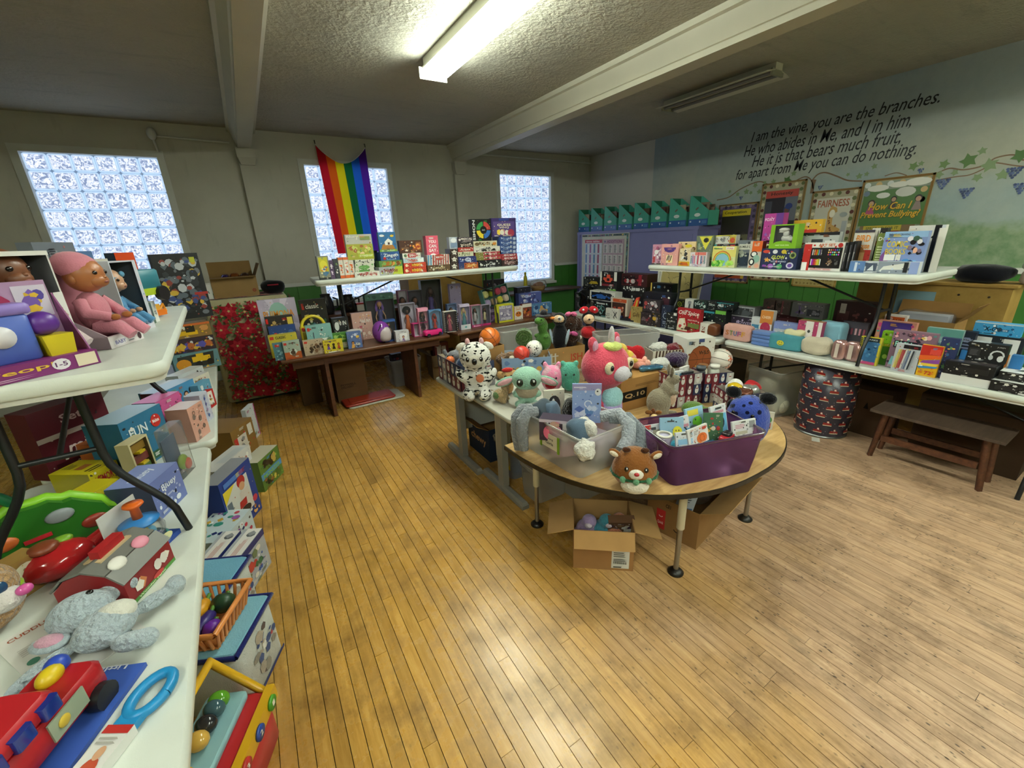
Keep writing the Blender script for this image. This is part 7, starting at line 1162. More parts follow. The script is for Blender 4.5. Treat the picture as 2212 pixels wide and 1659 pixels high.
for x, y, c, cap, l in ((2.80, 1.84, '#d9d6c8', '#8a5a34', 'cream candle jar with brown lid'), (2.86, 1.78, '#c8ccc0', '#dcd8d0', 'white lotion tube with pale cap'), (2.75, 1.82, '#30343c', '#4a5058', 'dark body wash bottle with yellow label')):
    t = T('toiletry_bottle', l + ' in the wrapped box', 'bottle', (x, y, ZH + .06)); MB().lathe([(0, 0), (.032, 0), (.034, .02), (.034, .17), (.026, .19), (0, .19)], c).build('bottle_body', 'plastic', t); MB().lathe([(0, .19), (.034, .19), (.034, .215), (0, .215)], cap).build('cap', 'plastic', t)
t = T('gift_jar', 'clear jar with yellow lid in the low wrapped box', 'jar', (2.72, 1.53, ZH + .06)); MB().lathe([(0, 0), (.04, 0), (.04, .11), (.03, .12)], '#c8ccc4').build('jar_body', 'clearbag', t); MB().lathe([(0, .12), (.046, .12), (.046, .15), (.02, .165), (0, .165)], '#c4a41c').build('lid', 'shiny', t)
for i, (x, y, c, m_, l) in enumerate(((2.80, 1.58, '#dcdad6', 'fabric', 'white ribbed socks heaped in the low wrapped box'), (2.87, 1.50, '#b0242c', 'paper', 'red gift packet in the low wrapped box'), (2.79, 1.47, '#a8a8a4', 'foil', 'silver tinsel bow in the low wrapped box'), (2.72, 1.46, '#7a4a3a', 'foil', 'brown foil sweets in the low wrapped box'))):
    t = T('small_gift', l, 'gift', (x, y, ZH + .10)); jiggle(MB().sup((0, 0, .05), (.06, .05, .055), c, .6, .6), .022, 20, i, 0).build('gift_body', m_, t)
PL('kangaroo_plush', 'grey kangaroo plush standing with white-lined ears', 'soft toy', (2.27, 1.76, ZH), 55, '#8f8672', 'plush_plain', [(0, .03, .12, .075, .085, .10), (0, -.02, .21, .045, .05, .07), (0, -.055, .285, .036, .05, .036), (.045, .03, .06, .035, .06, .06, '*'), (.04, -.06, .02, .025, .06, .02, '*'), (.04, -.065, .2, .014, .03, .014, '*')], [('*ear', .03, -.03, .345, .02, .012, .04, '#7a705e', 0, 15, 0), ('*ear_lining', .032, -.040, .345, .012, .008, .03, '#dcd8d0', 0, 15, 0), ('belly', 0, -.05, .15, .04, .035, .06, '#d9bca4'), ('*eye', .026, -.09, .295, .005, .005, .006, '#111'), ('nose', 0, -.105, .28, .008, .006, .006, '#2a201c')], .008)
PL('turtle_plush', 'green turtle plush lying beside the kangaroo', 'soft toy', (2.47, 1.66, ZH), 30, '#55742c', 'plush_plain', [(0, 0, .05, .09, .08, .05), (0, -.10, .05, .03, .04, .028), (.08, -.05, .02, .04, .025, .018, '*', 0, 0, -30), (.08, .05, .02, .035, .022, .018, '*')], [('belly_edge', 0, -.01, .022, .085, .075, .018, '#a8a878'), ('*eye', .018, -.13, .06, .004, .004, .005, '#111')], .008)
# ---- frosted tub of winter things
tb = tote('frosted_tub', 'frosted clear tub of winter clothes on the half-round table', 'storage tub', (1.435, 1.725, ZH), (.40, .57, .255), 3, taper=.84)
MB().box((-.192, -.02, .11), (.004, .13, .085), '#cfc8b4').build('paper_label', 'paper', tb); p = MB(); art(p, 't .5 .68 .5 .2 #3a3a3a Young;t .5 .36 .5 .2 #3a3a3a Girls', .13, .085, TR(-.1945, .045, .11, rz=-90)); p.build('label_writing', 'paper', tb)
for y in (-.095, .055): MB().box((-.194, y, .10), (.004, .016, .10), '#6f9a1c').build('green_tape', 'paper', tb)
for i, (x, y, z, sx, sy, sz, c, m_, l) in enumerate(((1.36, 1.93, .17, .07, .06, .08, '#4a5560', 'fabric', 'dark blue slipper upright in the frosted tub'), (1.40, 1.90, .15, .06, .05, .09, '#5f7288', 'fabric', 'slate blue slipper in the frosted tub'), (1.56, 1.86, .17, .075, .07, .075, '#17140f', 'fur', 'black furry earmuffs in the frosted tub'), (1.60, 1.78, .16, .06, .05, .06, '#8a8c90', 'fur', 'grey scarf folded over the frosted tub corner'), (1.40, 1.70, .06, .08, .14, .08, '#c89aa8', 'fabric', 'pink pyjamas packed low in the frosted tub'), (1.52, 1.62, .05, .10, .12, .07, '#b8a8b4', 'fabric', 'lilac leggings packed low in the frosted tub'), (1.39, 1.86, .05, .07, .08, .07, '#c8b8b0', 'fabric', 'beige jumper packed low in the frosted tub'))):
    t = T('winter_clothing', l, 'clothing', (x, y, ZH + z - .04), 20 * i); jiggle(MB().sup((0, 0, sz), (sx, sy, sz), c, .7, .8), .018, 14, i, 0).build('cloth_body', m_, t)
for (y, z0, l) in ((1.93, .0, 'grey fleece mitten hanging over the side of the frosted tub'), (1.87, .02, 'second grey fleece mitten hanging beside the first')):
    t = T('fleece_mitten', l, 'mitten', (1.215, y, ZH)); jiggle(MB().tube([(.06, 0, .262), (.0, 0, .275), (-.035, 0, .23), (-.04, 0, .14 + z0), (-.03, 0, .02 + z0)], [.03, .034, .036, .034, .026], '#8a8e94', seg=12), .008, 18, 3).build('mitten_body', 'fur', t)
for i, (dx, dy, a, l) in enumerate(((0, 0, 0, 'light grey speckled mitten draped over the tub corner'), (.03, -.03, 8, 'darker grey furry mitten draped below the light one'))):
    t = T('fleece_mitten', l, 'mitten', (1.60 + dx, 1.50 + dy, ZH + .0), -35 + a); jiggle(MB().tube([(-.12, .02, .27), (-.02, 0, .29 - .02 * i), (.03, -.05, .25 - .03 * i), (.02, -.10, .18 - .03 * i), (-.03, -.14, .14 - .03 * i)], [.03, .038, .042, .042, .03], ('#a8aeb6', '#7f868e')[i], seg=12), .01, 18, i).build('mitten_body', 'fur', t)
t = T('pompom_hat', 'blue knitted hat with a big white pompom over the tub front', 'hat', (1.29, 1.50, ZH), 0); jiggle(MB().sup((.03, .04, .26), (.065, .06, .06), '#55687c', .8, .8), .014, 16, 3).build('hat_body', 'fabric', t)
jiggle(MB().ell((-.035, -.085, .215), .052, '#e0dcd2', seg=24, rings=16), .014, 40, 1).build('pompom', 'fur', t); jiggle(MB().sup((.07, .03, .27), (.04, .075, .045), '#dedad2', .8, .8), .012, 30, 2).build('fleece_brim', 'fur', t); MB().tube([(-.01, -.03, .24), (-.03, -.08, .17), (-.035, -.09, .155)], [.02, .035, .03], '#2c2a28').build('ear_flap', 'fabric', t)
B('slipper_pack', 'boxed pink slippers with purple lining in the frosted tub', 'slippers', (1.30, 1.71, ZH + .15), (.17, .09, .13), -50, '#3a2c40', 'r .0 .86 1 1 #c8bcd0;e .3 .4 .16 .3 #d9688c;e .62 .45 .14 .28 #d98aa8;r .78 .05 1 .9 #cfcfd8;e .52 .8 .16 .14 #c8a090;t .89 .5 .1 .2 #3a3a4a QA')
B('sock_card', 'cream card of black and white slipper socks in the frosted tub', 'socks', (1.46, 1.94, ZH + .10), (.13, .02, .24), -25, '#cfc8b8', 'e .5 .6 .3 .26 #26262a;e .46 .62 .08 .16 #e6e4e0;r .2 .18 .8 .3 #c8784a;e .66 .5 .1 .12 #7a7c80')
B('swim_pack', 'clear blue hanging pack with a sea creature print', 'toy pack', (1.56, 1.75, ZH + .16), (.17, .012, .25), -38, '#8fa6d8', 'r 0 .84 1 1 #9a94c0;l .05 .9 .5 .96 1 #dcd8e8;n 10 .05 .05 .95 .5 .16 #4f6ab0 #a8bce0 #5a86c0 #c8d4ec;a .55 .5 .1 .14 0 250 #d8e0f0;e .88 .8 .11 .09 #e4e4e6;e .86 .82 .03 .02 #17171a')
PL('giraffe_plush', 'small giraffe plush head behind the purple tub', 'soft toy', (1.98, 1.60, ZH), -40, '#b8803c', 'plush_giraffe', [(0, 0, .05, .05, .05, .05), (0, -.01, .115, .032, .034, .045), (0, -.04, .15, .026, .034, .024)], [('mane', 0, .02, .15, .02, .02, .04, '#6a3c1c'), ('*ear', .03, 0, .17, .022, .01, .014, '#8a5a2c')], .007)
PL('reindeer_plush', 'round brown reindeer plush with red nose and green check scarf', 'soft toy', (1.475, 1.285, ZH), -42, '#8f5a2c', 'plush_plain', [(0, 0, .095, .115, .105, .095), (0, 0, .135, .095, .09, .08)], [('belly', .0, -.07, .04, .07, .045, .042, '#e0d8c8'), ('scarf', 0, 0, .082, .124, .115, .019, '#2c5a3c'), ('*scarf_check', .062, -.090, .082, .016, .012, .018, '#6aa07c', 0, 0, 30), ('scarf_check', 0, -.107, .082, .016, .012, .018, '#6aa07c'), ('muzzle', 0, -.096, .118, .036, .022, .026, '#e6dfd2'), ('nose', 0, -.116, .13, .013, .009, .01, '#a8242c'), ('*eye', .047, -.092, .142, .011, .008, .014, '#120e0c'), ('*glint', .045, -.099, .148, .003, .003, .004, '#fff'), ('*ear', .10, -.01, .185, .035, .016, .02, '#8a5428', 0, -20, 20), ('*ear_lining', .105, -.022, .186, .024, .010, .013, '#dcd0bc', 0, -20, 20), ('*antler', .045, -.02, .212, .022, .016, .014, '#4a2814')])
# ---- purple tub of baby toys
tote('purple_tub', 'translucent purple tub of carded baby toys', 'storage tub', (1.90, 1.235, ZH), (.56, .36, .235), -17, 'purplebin', '#5a3560', .88)
def onp(u, v): a = R(-17); return (1.90 + u * math.cos(a) - v * math.sin(a), 1.235 + u * math.sin(a) + v * math.cos(a))
CARDS = [(-.22, .06, .10, .15, .02, '#d5d6dc', 'white carded toy with a red brand strip', 'r 0 .84 .4 1 #c2322c;r .5 .6 1 .8 #a8a08c;r .4 .8 .7 .9 #44444a', -5), (-.13, .03, .13, .16, .05, '#8fb4cc', 'light blue carded teether with a yellow smile', 'e .72 .5 .2 .2 #d9d43c;e .66 .55 .02 .03 #333;e .78 .55 .02 .03 #333;r .3 .85 .6 .9 #444', -18), (-.03, .06, .10, .16, .03, '#dcdce0', 'white boxed bottle teat with a round window', 'r 0 0 1 .55 #6fb4dc;e .5 .4 .3 .26 #26323c;e .5 .42 .2 .18 #8ab8dc;r .3 .86 .7 .92 #444;r .1 .62 .9 .72 #c88a9c', 5),
         (.075, .08, .13, .22, .0, '#9cc8e0', 'tall blue carded bath toy with a green frog', 'e .6 .62 .28 .14 #6fc02c;e .5 .68 .04 .03 #333;r .08 .8 .7 .95 #d8c84a;e .35 .5 .22 .06 #7a8a90;r .1 .1 .5 .4 #5a9ac0', 4), (.18, .03, .12, .18, .06, '#dcdce0', 'white boxed pacifier with a dark round window', 'r .05 .1 .95 .72 #6fb8e0;e .5 .46 .3 .22 #20303c;e .5 .44 .2 .15 #9cc4e0;r .3 .88 .7 .94 #444;r .1 .76 .8 .84 #c88a9c', 6),
         (.08, -.03, .10, .17, .06, '#3f6a4a', 'green carded toy with printed cars', 'n 10 .05 .2 .95 .95 .1 #a83a34 #c8c0b0 #3a4a7c #d9a04a;r 0 0 1 .12 #4a8ac0', -25), (-.07, -.10, .16, .09, .12, '#dcd9d6', 'white carded orange rubber rings', 'e .65 .3 .26 .3 #d9743a;a .65 .3 .1 .14 0 360 #b85a28;l .08 .6 .5 .85 3 #9a9490;r .7 .75 .9 .92 #b84a3a', 12), (.22, -.09, .15, .08, .12, '#dcdcdc', 'white carded pack with barcode', 'r .7 .45 .95 .9 #8a8a8e;r .1 .1 .6 .3 #b8b49c;l .1 .5 .5 .8 3 #c88a9c;r .35 .84 .55 .94 #444', -4), (-.16, -.11, .10, .07, .13, '#d5d8de', 'small white carded toy with blue window', 'r .1 .1 .9 .5 #8ab8d8;r .3 .8 .6 .92 #444', -10)]
for i, (u, v, w, h, z, c, l, s, a) in enumerate(CARDS):
    x, y = onp(u, v); B('baby_toy_card', l + ' in the purple tub', 'baby toy', (x, y, ZH + .07 + z), (w, .012, h), a - 12, c, s, 'carded baby toys in the purple tub', rot=(-16, 0, a - 12))
x, y = onp(.11, -.09); t = T('toy_car', 'small red toy car in the purple tub', 'toy vehicle', (x, y, ZH + .17), 8); MB().sup((0, 0, .022), (.055, .026, .018), '#a8202c', .5, .5).build('car_body', 'shiny', t); MB().sup((.0, 0, .042), (.03, .022, .014), '#2a2428', .5, .5).build('cabin', 'shiny', t)
for sx in (-1, 1):
    for sy in (-1, 1): MB().tube([(sx * .033, sy * .022, .014), (sx * .033, sy * .03, .014)], .014, '#17171a', seg=12).build('wheel', 'plastic', t)
x, y = onp(-.235, -.04); t = T('sippy_cup', 'lilac topped white cup with dark lid ring in the purple tub', 'cup', (x, y, ZH + .13)); MB().lathe([(0, 0), (.03, 0), (.038, .1), (.040, .105), (.034, .107), (0, .10)], '#b8b4cc').build('cup_body', 'plastic', t); MB().lathe([(.028, .107), (.041, .107), (.041, .115), (.028, .115)], '#d8d4c8').build('lid_ring', 'plastic', t)
x, y = onp(-.15, -.03); PL('bath_toy', 'turquoise rubber bath toy in the purple tub', 'baby toy', (x, y, ZH + .13), 0, '#3f9cb8', 'plush_plain', [(0, 0, .03, .035, .03, .03), (.015, -.01, .07, .025, .025, .025)], [('fin', .05, 0, .06, .02, .012, .022, '#c0303c')], .006)
ball('peach_ball', 'peach coloured soft ball in the purple tub', onp(-.05, -.045) + (ZH + .175,), .034, '#dc9c78')
PL('leopard_plush', 'round navy plush with black spots and ears at the table edge', 'soft toy', (2.33, 1.21, ZH), -75, '#3f52a8', 'plush_blue', [(0, 0, .16, .12, .13, .16), (0, -.02, .24, .10, .10, .08)], [('*ear', .09, -.01, .325, .045, .03, .035, '#101014'), ('belly', .0, -.075, .09, .085, .07, .09, '#d8d8dc'), ('*eye', .05, -.115, .24, .01, .006, .012, '#08080a'), ('tail_loop', -.115, .06, .22, .018, .05, .03, '#0c0c10')])
B('ornament_card', 'green and red train ornament on a card at the table edge', 'ornament', (2.66, 1.25, ZH), (.06, .012, .12), -60, '#d8d6d0', 'e .5 .55 .35 .2 #4a9a4a;r .2 .08 .8 .38 #b0383c;e .3 .1 .1 .06 #222;e .7 .1 .1 .06 #222')
# ---- under the tables in the middle
carton_open('shipping_carton', 'open brown carton with address label and plush toys under the half-round table', 'carton', (1.475, 1.50, 0), (.335, .30, .262), -39, '#a07549', '#b38a58', (('F', .10, 148), ('L', .15, 105), ('R', .15, 105)), 'F:t .36 .86 .28 .06 #2a2018 SHIP TO:;r .62 .7 .635 1 #86603a;r .64 .06 .93 .6 #d2d0ca;r .66 .52 .9 .58 #26241f;l .67 .36 .9 .5 3 #6a6864;' + ';'.join(f'r {.67 + .016 * k:.3f} .18 {.678 + .016 * k:.3f} .24 #26241f' for k in range(14)) + ';l .67 .26 .9 .34 2 #55534f;l .67 .09 .88 .15 1 #44423e')
for i, (u, c, l) in enumerate(((-.09, '#a890b8', 'lilac plush toy in the address carton'), (0, '#4a90a0', 'turquoise plush toy in the address carton'), (.07, '#b8765a', 'terracotta plush toy in the address carton'))):
    a = R(-39); PL('plush_toy', l, 'soft toy', (1.475 + u * math.cos(a), 1.50 + u * math.sin(a), .10), -50 + 30 * i, c, 'plush_plain', [(0, 0, .06, .06, .055, .06), (.02, -.02, .13, .045, .042, .042), (.05, -.02, .04, .025, .03, .03, '*')], [('muzzle', .02, -.055, .125, .022, .016, .016, '#d8c8d0')], .008)
B('toy_box', 'brown and white boxed toy in the address carton', 'toy box', (1.56, 1.44, .15), (.15, .05, .12), -35, '#6a4a34', 'n 14 .02 .1 .98 .9 .09 #c8c0b0 #8a6a48 #3a2a4a #dcd8d0;r .6 .1 .95 .5 #e0dcd4', rot=(20, 0, -35))
carton_open('delivery_carton', 'open brown delivery carton with a red sticker leaning under the table', 'carton', (2.17, 1.40, 0), (.52, .33, .25), 11, '#8f6a40', '#a37c4c', (('F', .17, 62),), 'L:r .20 .12 .38 .68 #b8302c;t .29 .3 .12 .1 #e8c8c0 Quick;a .29 .52 .03 .045 200 340 #e8c8c0;a .62 .3 .05 .07 200 340 #1c1612;t .42 .84 .1 .1 #2a1c10 CE1')
t = T('plastic_bag', 'crumpled clear plastic bags in the delivery carton', 'plastic bag', (2.28, 1.44, .10)); jiggle(MB().sup((0, 0, .16), (.20, .13, .16), '#c8ccd2', .8, .8, seg=36, rings=20), .045, 9, 2, 0).build('bag_body', 'clearbag', t); jiggle(MB().sup((.17, -.02, .24), (.14, .09, .08), '#c8ccd2', .8, .8, seg=30, rings=16), .035, 11, 5, 0).build('bag_body', 'clearbag', t)
B('white_pack', 'white and blue product pack in the delivery carton', 'product box', (2.02, 1.36, .10), (.10, .04, .20), -30, '#d2d4d8', 'r .1 .1 .9 .4 #4a6a9c;l .1 .6 .8 .9 4 #55585c', rot=(0, 12, -30))
carton_open('pet_carton', 'dark navy open carton with orange lettering under the grey desk', 'carton', (1.62, 3.02, 0), (.40, .36, .30), -90, '#1f2838', '#8a6638', (('F', .12, 60),), 't .5 .5 .7 .3 #b88a5a chewy')
carton_open('print_carton', 'brown printed carton with dark flap under the grey desk', 'carton', (1.62, 2.60, .30), (.28, .28, .26), -90, '#96703f', '#8a6638', (('F', .15, 20), ('L', .12, 30)), 'e .16 .82 .1 .12 #3a2a1c;r .4 .75 .6 .92 #8a3a2c;r .65 .75 .85 .92 #8a3a2c;t .5 .58 .7 .1 #2a1c10 Action Fig.;l .1 .1 .9 .45 6 #6a4c28')
for i, (x, y, w, d, h, l) in enumerate(((1.60, 2.60, .34, .30, .29, 'clear tub of papers with a yellow tag under the grey desk'), (1.56, 2.20, .30, .24, .27, 'empty clear tub on the floor beside the desk foot'), (1.83, 2.05, .34, .24, .30, 'clear tub behind the half-round table leg'))):
    t = tote('clear_tub', l, 'storage tub', (x, y, 0), (w, d, h), 0)
    if i == 0: MB().box((-.155, -.06, .08), (.004, .09, .10), '#c9b01c').build('yellow_tag', 'paper', t)
for i, (x, c) in enumerate(((1.54, '#4a5a84'), (1.62, '#9aa0a8'), (1.70, '#6a6a74'))): B('paper_bundle', ('blue', 'white', 'grey')[i] + ' bundle of papers in the tub under the desk', 'papers', (x, 2.60, .006), (.06, .2, .2), 0, c)
# ================================================================ LEFT TABLES
ZL = ZT + .001; ZUL = 2 * ZT + .001
def baby(t, k, skin, cloth, hat=None, pose=0):
    """seated baby doll of height k, facing its own -y, as one body with hat and clothes"""
    m = MB(); m.ell((0, 0, .30 * k), (.17 * k, .14 * k, .22 * k), cloth, seg=16, rings=10)
    for s in (-1, 1):
        m.tube([(s * .15 * k, 0, .42 * k), (s * .22 * k, -.08 * k, .30 * k), (s * .12 * k, -.22 * k, .24 * k)], [.065 * k, .06 * k, .05 * k], cloth, seg=8); m.ell((s * .10 * k, -.25 * k, .235 * k), (.045 * k, .05 * k, .035 * k), skin)
        m.tube([(s * .09 * k, -.05 * k, .12 * k), (s * .12 * k, -.28 * k, .13 * k), (s * .13 * k, -.38 * k, .03 * k)], [.085 * k, .075 * k, .06 * k], cloth, seg=8)
    d = m.build('doll_body', 'fabric', t)
    h = MB().ell((0, -.03 * k, .70 * k), (.17 * k, .18 * k, .19 * k), skin, seg=20, rings=14).ell((0, -.15 * k, .63 * k), (.11 * k, .08 * k, .075 * k), skin).ell((0, -.215 * k, .665 * k), (.022 * k, .02 * k, .018 * k), skin)
    for s in (-1, 1): h.ell((s * .165 * k, -.01 * k, .66 * k), (.03 * k, .04 * k, .05 * k), skin)
    h = h.build('head', 'plastic', d)
    for s in (-1, 1): MB().ell((s * .075 * k, -.188 * k, .715 * k), (.03 * k, .016 * k, .022 * k), '#1c120e').build('eye', 'shiny', d)
    MB().ell((0, -.222 * k, .615 * k), (.035 * k, .012 * k, .014 * k), '#8a4a44').build('mouth', 'plastic', d)
    if hat == 'beanie': MB().ell((0, .02 * k, .79 * k), (.19 * k, .20 * k, .15 * k), '#cf8494', seg=20, rings=12, rot=(18, 0, 0)).build('hat', 'fabric', d)
    if hat == 'band': MB().lathe([(.178 * k, -.025 * k), (.186 * k, 0), (.178 * k, .025 * k)], '#5f96b8', TR(0, -.02 * k, .77 * k, rx=14), 20).ell((.06 * k, -.19 * k, .80 * k), (.06 * k, .03 * k, .045 * k), '#5f96b8').build('headband', 'fabric', d)
    return d
def doll_carton(label, loc, size, rz, col, inner, skin, cloth, hat, k, spec):
    w, d, h = size; t = T('baby_doll_box', label, 'doll', loc, rz)
    if hat == 'beanie':
        MB().box((0, d / 2 - .004, 0), (w, .008, h * .94), inner).build('back_card', 'paper', t); MB().open_box((0, 0, 0), (w, d, .045), col, .004, inner).build('carton', 'paper', t)
        for s in (-1, 1): MB().prism([(-d / 2, 0), (d / 2, 0), (d / 2, h * .5), (-d / 2, .045)], -.002, .002, '#b8a4b0', TR(s * (w / 2 - .002), 0, 0, rz=90) @ TR(rx=90)).build('side_card', 'paper', t)
    else: MB().tray((0, 0, 0), size, col, .006, inner).build('carton', 'paper', t)
    o = baby(t, k, skin, cloth, hat); o.location = (.05 if hat is None else 0, .0, .03)
    p = MB(); prints(p, spec, w, d, h); p.build('printed_face', 'gloss', t); return t
doll_carton('white and grey box with a brown skinned baby doll', (-.685, 1.925, ZUL), (.27, .18, .345), 64, '#d3d0cc', '#55585c', '#7a4a30', '#d9c4c8', None, .37, 'r .88 0 1 .62 #e0dcda;n 8 .885 .1 .995 .6 .04 #8a5a4a #c8a09c #b0a8a8;r .86 0 1 .08 #d97a7a;r 0 .96 1 1 #e2dfda;e .8 .16 .09 .07 #d8c8cc;t .8 .16 .12 .03 #8a5a94 BABY')
doll_carton('open pink carton with a baby doll in pink hat and pyjamas', (-.515, 2.135, ZUL), (.19, .15, .30), 70, '#c9b4bc', '#b06a78', '#a8683c', '#cf8494', 'beanie', .33, 'p 0 0 1 0 1 .14 0 .14 #ddd5d6;e .3 .06 .2 .045 #e6e2e6;t .3 .06 .3 .045 #5a5a9c BABY;e .88 .06 .06 .045 #4a3038;l .52 .03 .78 .09 2 #7a7a84')
doll_carton('blue and grey window box with a baby doll in blue dress', (-.515, 2.44, ZUL), (.19, .15, .30), 74, '#c4c6d2', '#4a545e', '#c99a7c', '#5f96c4', 'band', .27, 'r .86 0 1 1 #c4c8d6;r 0 0 1 .08 #d3ced6;e .8 .1 .12 .06 #dcd8e4;t .8 .1 .16 .04 #4a5a9c BABY;n 6 .87 .1 .99 .9 .05 #8a9cc0 #d8c0cc')
t = T('castle_playset', 'purple boxed castle playset with blue tower and yellow roof', 'toy playset', (-.635, 1.715, ZUL), 41)
MB().box((0, .055, 0), (.36, .01, .26), '#b08ab0', top=(.96, 1)).build('backing_card', 'paper', t); MB().box((0, -.005, 0), (.36, .12, .045), '#7a2a6a').build('base_tray', 'paper', t); MB().prism([(-.06, 0), (.06, 0), (.05, .22)], -.002, .002, '#8a4a7c', TR(.18, 0, 0, rx=90, rz=90)).build('side_card', 'paper', t)
p = MB(); art(p, 't .55 .55 .5 .4 #d9b03c People;t .2 .55 .22 .36 #e6dce6 Little;l .05 .1 .6 .3 2 #c8a0c0;e .74 .5 .06 .36 #dcd4dc;t .74 .5 .08 .3 #5a2a5a 1-5;r .84 .1 .98 .9 #d8c8b0', .36, .045, TR(-.18, -.065, 0)); art(p, 'e .62 .74 .12 .15 #a8305c;t .62 .74 .18 .08 #f0d8e0 ON ROLL;r .76 .6 .97 .95 #cfc4d8;n 8 .78 .63 .95 .92 .05 #5a4aa0 #d9b03c #7a5ab0', .36, .26, TR(-.18, .0495, 0)); p.build('printed_face', 'gloss', t)
MB().rbox((.0, .0, .045), (.15, .07, .13), .015, '#4a62b8', edge=.006).build('castle_tower', 'plastic', t); MB().rbox((.0, .0, .175), (.17, .08, .03), .015, '#8a74c0', edge=.006).build('tower_rim', 'plastic', t); MB().tube([(-.06, 0, .20), (-.01, 0, .24), (.02, 0, .21)], .018, '#d0b01c').build('yellow_roof', 'plastic', t)
MB().ell((.105, -.01, .14), (.038, .03, .035), '#5a2a8c').build('purple_pumpkin', 'plastic', t); MB().box((.115, -.01, .045), (.06, .06, .06), '#c9b41c', top=(1.2, 1.1)).build('yellow_stairs', 'plastic', t); MB().lathe([(0, 0), (.03, 0), (.03, .006), (0, .006)], '#d8d4dc', TR(.0, -.036, .12, rx=90)).build('clock_face', 'plastic', t)
B('book_box', 'dark green and white gift box at the raised table edge', 'gift box', (-.478, 2.66, ZUL), (.17, .08, .10), 84, '#dcdad4', 'r 0 0 .6 1 #1f4a34;e .35 .5 .12 .3 #8a4a4a;l .7 .4 .9 .6 2 #777')
t = T('toy_truck', 'orange, teal and lime wooden toy truck on the green box', 'toy vehicle', (-.478, 2.68, ZUL + .101), 60); t.scale = (1.6, 1.6, 1.6)
MB().rbox((-.045, 0, .03), (.06, .06, .075), .01, '#d98a24', edge=.005).build('cab_box', 'plastic', t); MB().rbox((.03, 0, .03), (.085, .062, .065), .012, '#2f7484', edge=.005).build('cab', 'plastic', t); MB().box((0, 0, .02), (.17, .066, .02), '#a8bc2c').build('chassis', 'plastic', t)
for x in (-.05, .055):
    for y in (-.035, .035): MB().tube([(x, y - .008, .022), (x, y + .008, .022)], .022, '#1c1a1c', seg=14).build('wheel', 'plastic', t)
t = T('mini_digger', 'small orange plastic digger on the raised table', 'toy vehicle', (-.46, 2.93, ZUL), 60); MB().box((0, 0, .008), (.07, .05, .03), '#d9701c').build('digger_body', 'plastic', t); MB().tube([(.02, 0, .035), (.05, 0, .06), (.06, 0, .02)], .008, '#d98a1c').build('digger_arm', 'plastic', t); MB().box((-.01, 0, .038), (.03, .04, .03), '#d9a03c').build('digger_cab', 'plastic', t)
for i, (x, y, c, l, s) in enumerate(((-.60, 2.40, '#6a6f78', 'grey boxed construction set at the back of the raised table', 'v .12 .5 .1 .5 #2a2a30 Puzzles;r .3 .1 .95 .9 #8a8a90;n 6 .3 .1 .95 .9 .1 #a85a5a #55606a'), (-.585, 2.55, '#4f6f9c', 'blue boxed puzzle at the back of the raised table', 'v .12 .5 .1 .5 #1c2434 Puzzles;l .3 .6 .9 .9 3 #a8bcd8'), (-.57, 2.70, '#c8c4bc', 'pale box with black toy cars at the back of the raised table', 'e .3 .4 .14 .2 #26242a;e .75 .4 .14 .2 #2a3040;r .1 .75 .4 .9 #b84a4a'))):
    B('puzzle_box', l, 'puzzle', (x - .05, y + .02, ZUL), (.20, .05, .38 - .035 * i), 70, c, s)
B('toy_car_pack', 'orange hanging pack with a small black car', 'toy vehicle', (-.56, 3.05, ZUL), (.12, .05, .335), 60, '#26344a', 'r 0 .7 1 1 #c9481c;r .1 .55 .9 .72 #c8a050;e .5 .62 .3 .06 #17171a;n 9 .02 .05 .98 .5 .12 #3a6ab0 #d9b43c #c85a7c #5a8a3c')
B('toy_car_case', 'large black pack of many small vehicles beyond the raised table', 'toy vehicle', (-.56, 5.10, ZL + .46), (.36, .08, .60), 20, '#16171a', 'n 90 .02 .03 .98 .95 .09 #6a6e78 #b8bcc4 #3a4a84 #c9a43c #2a2c34 #8a3a34 #5a6470;r .7 .36 1 .4 #a8302c;r .78 .86 .9 .94 #b8bc2c')
dg = dict(group='boxed diggers at the far end of the left table')
B('digger_box', 'teal window box with a yellow wheel loader', 'toy vehicle', (-.60, 4.93, ZL), (.36, .16, .17), 14, '#5f848c', 'p .08 .1 .85 .2 .9 .92 .1 .85 #2a2c2a;e .2 .4 .16 .3 #d08a1c;r .4 .45 .8 .75 #d9ac1c;r .5 .7 .66 .9 #d9ac1c;e .52 .3 .08 .18 #121212;e .78 .36 .08 .18 #121212', **dg)
B('digger_box', 'dark box of orange and purple trucks on the loader box', 'toy vehicle', (-.61, 4.96, ZL + .171), (.37, .16, .13), 14, '#33222c', 'n 16 .04 .1 .96 .85 .08 #d08a1c #4a4aa0 #a85a2c #7a2434 #c9a43c;e .93 .75 .04 .1 #c8ccd0', **dg)
B('digger_box', 'orange edged box with a yellow excavator on top', 'toy vehicle', (-.61, 4.98, ZL + .302), (.36, .16, .13), 14, '#8a6a34', 'r 0 .85 1 1 #c8642c;r .3 .2 .7 .5 #d9ac1c;r .45 .4 .65 .85 #17140f;p .1 .1 .35 .2 .3 .5 #d9ac1c;e .85 .6 .1 .2 #c88a4c', **dg)
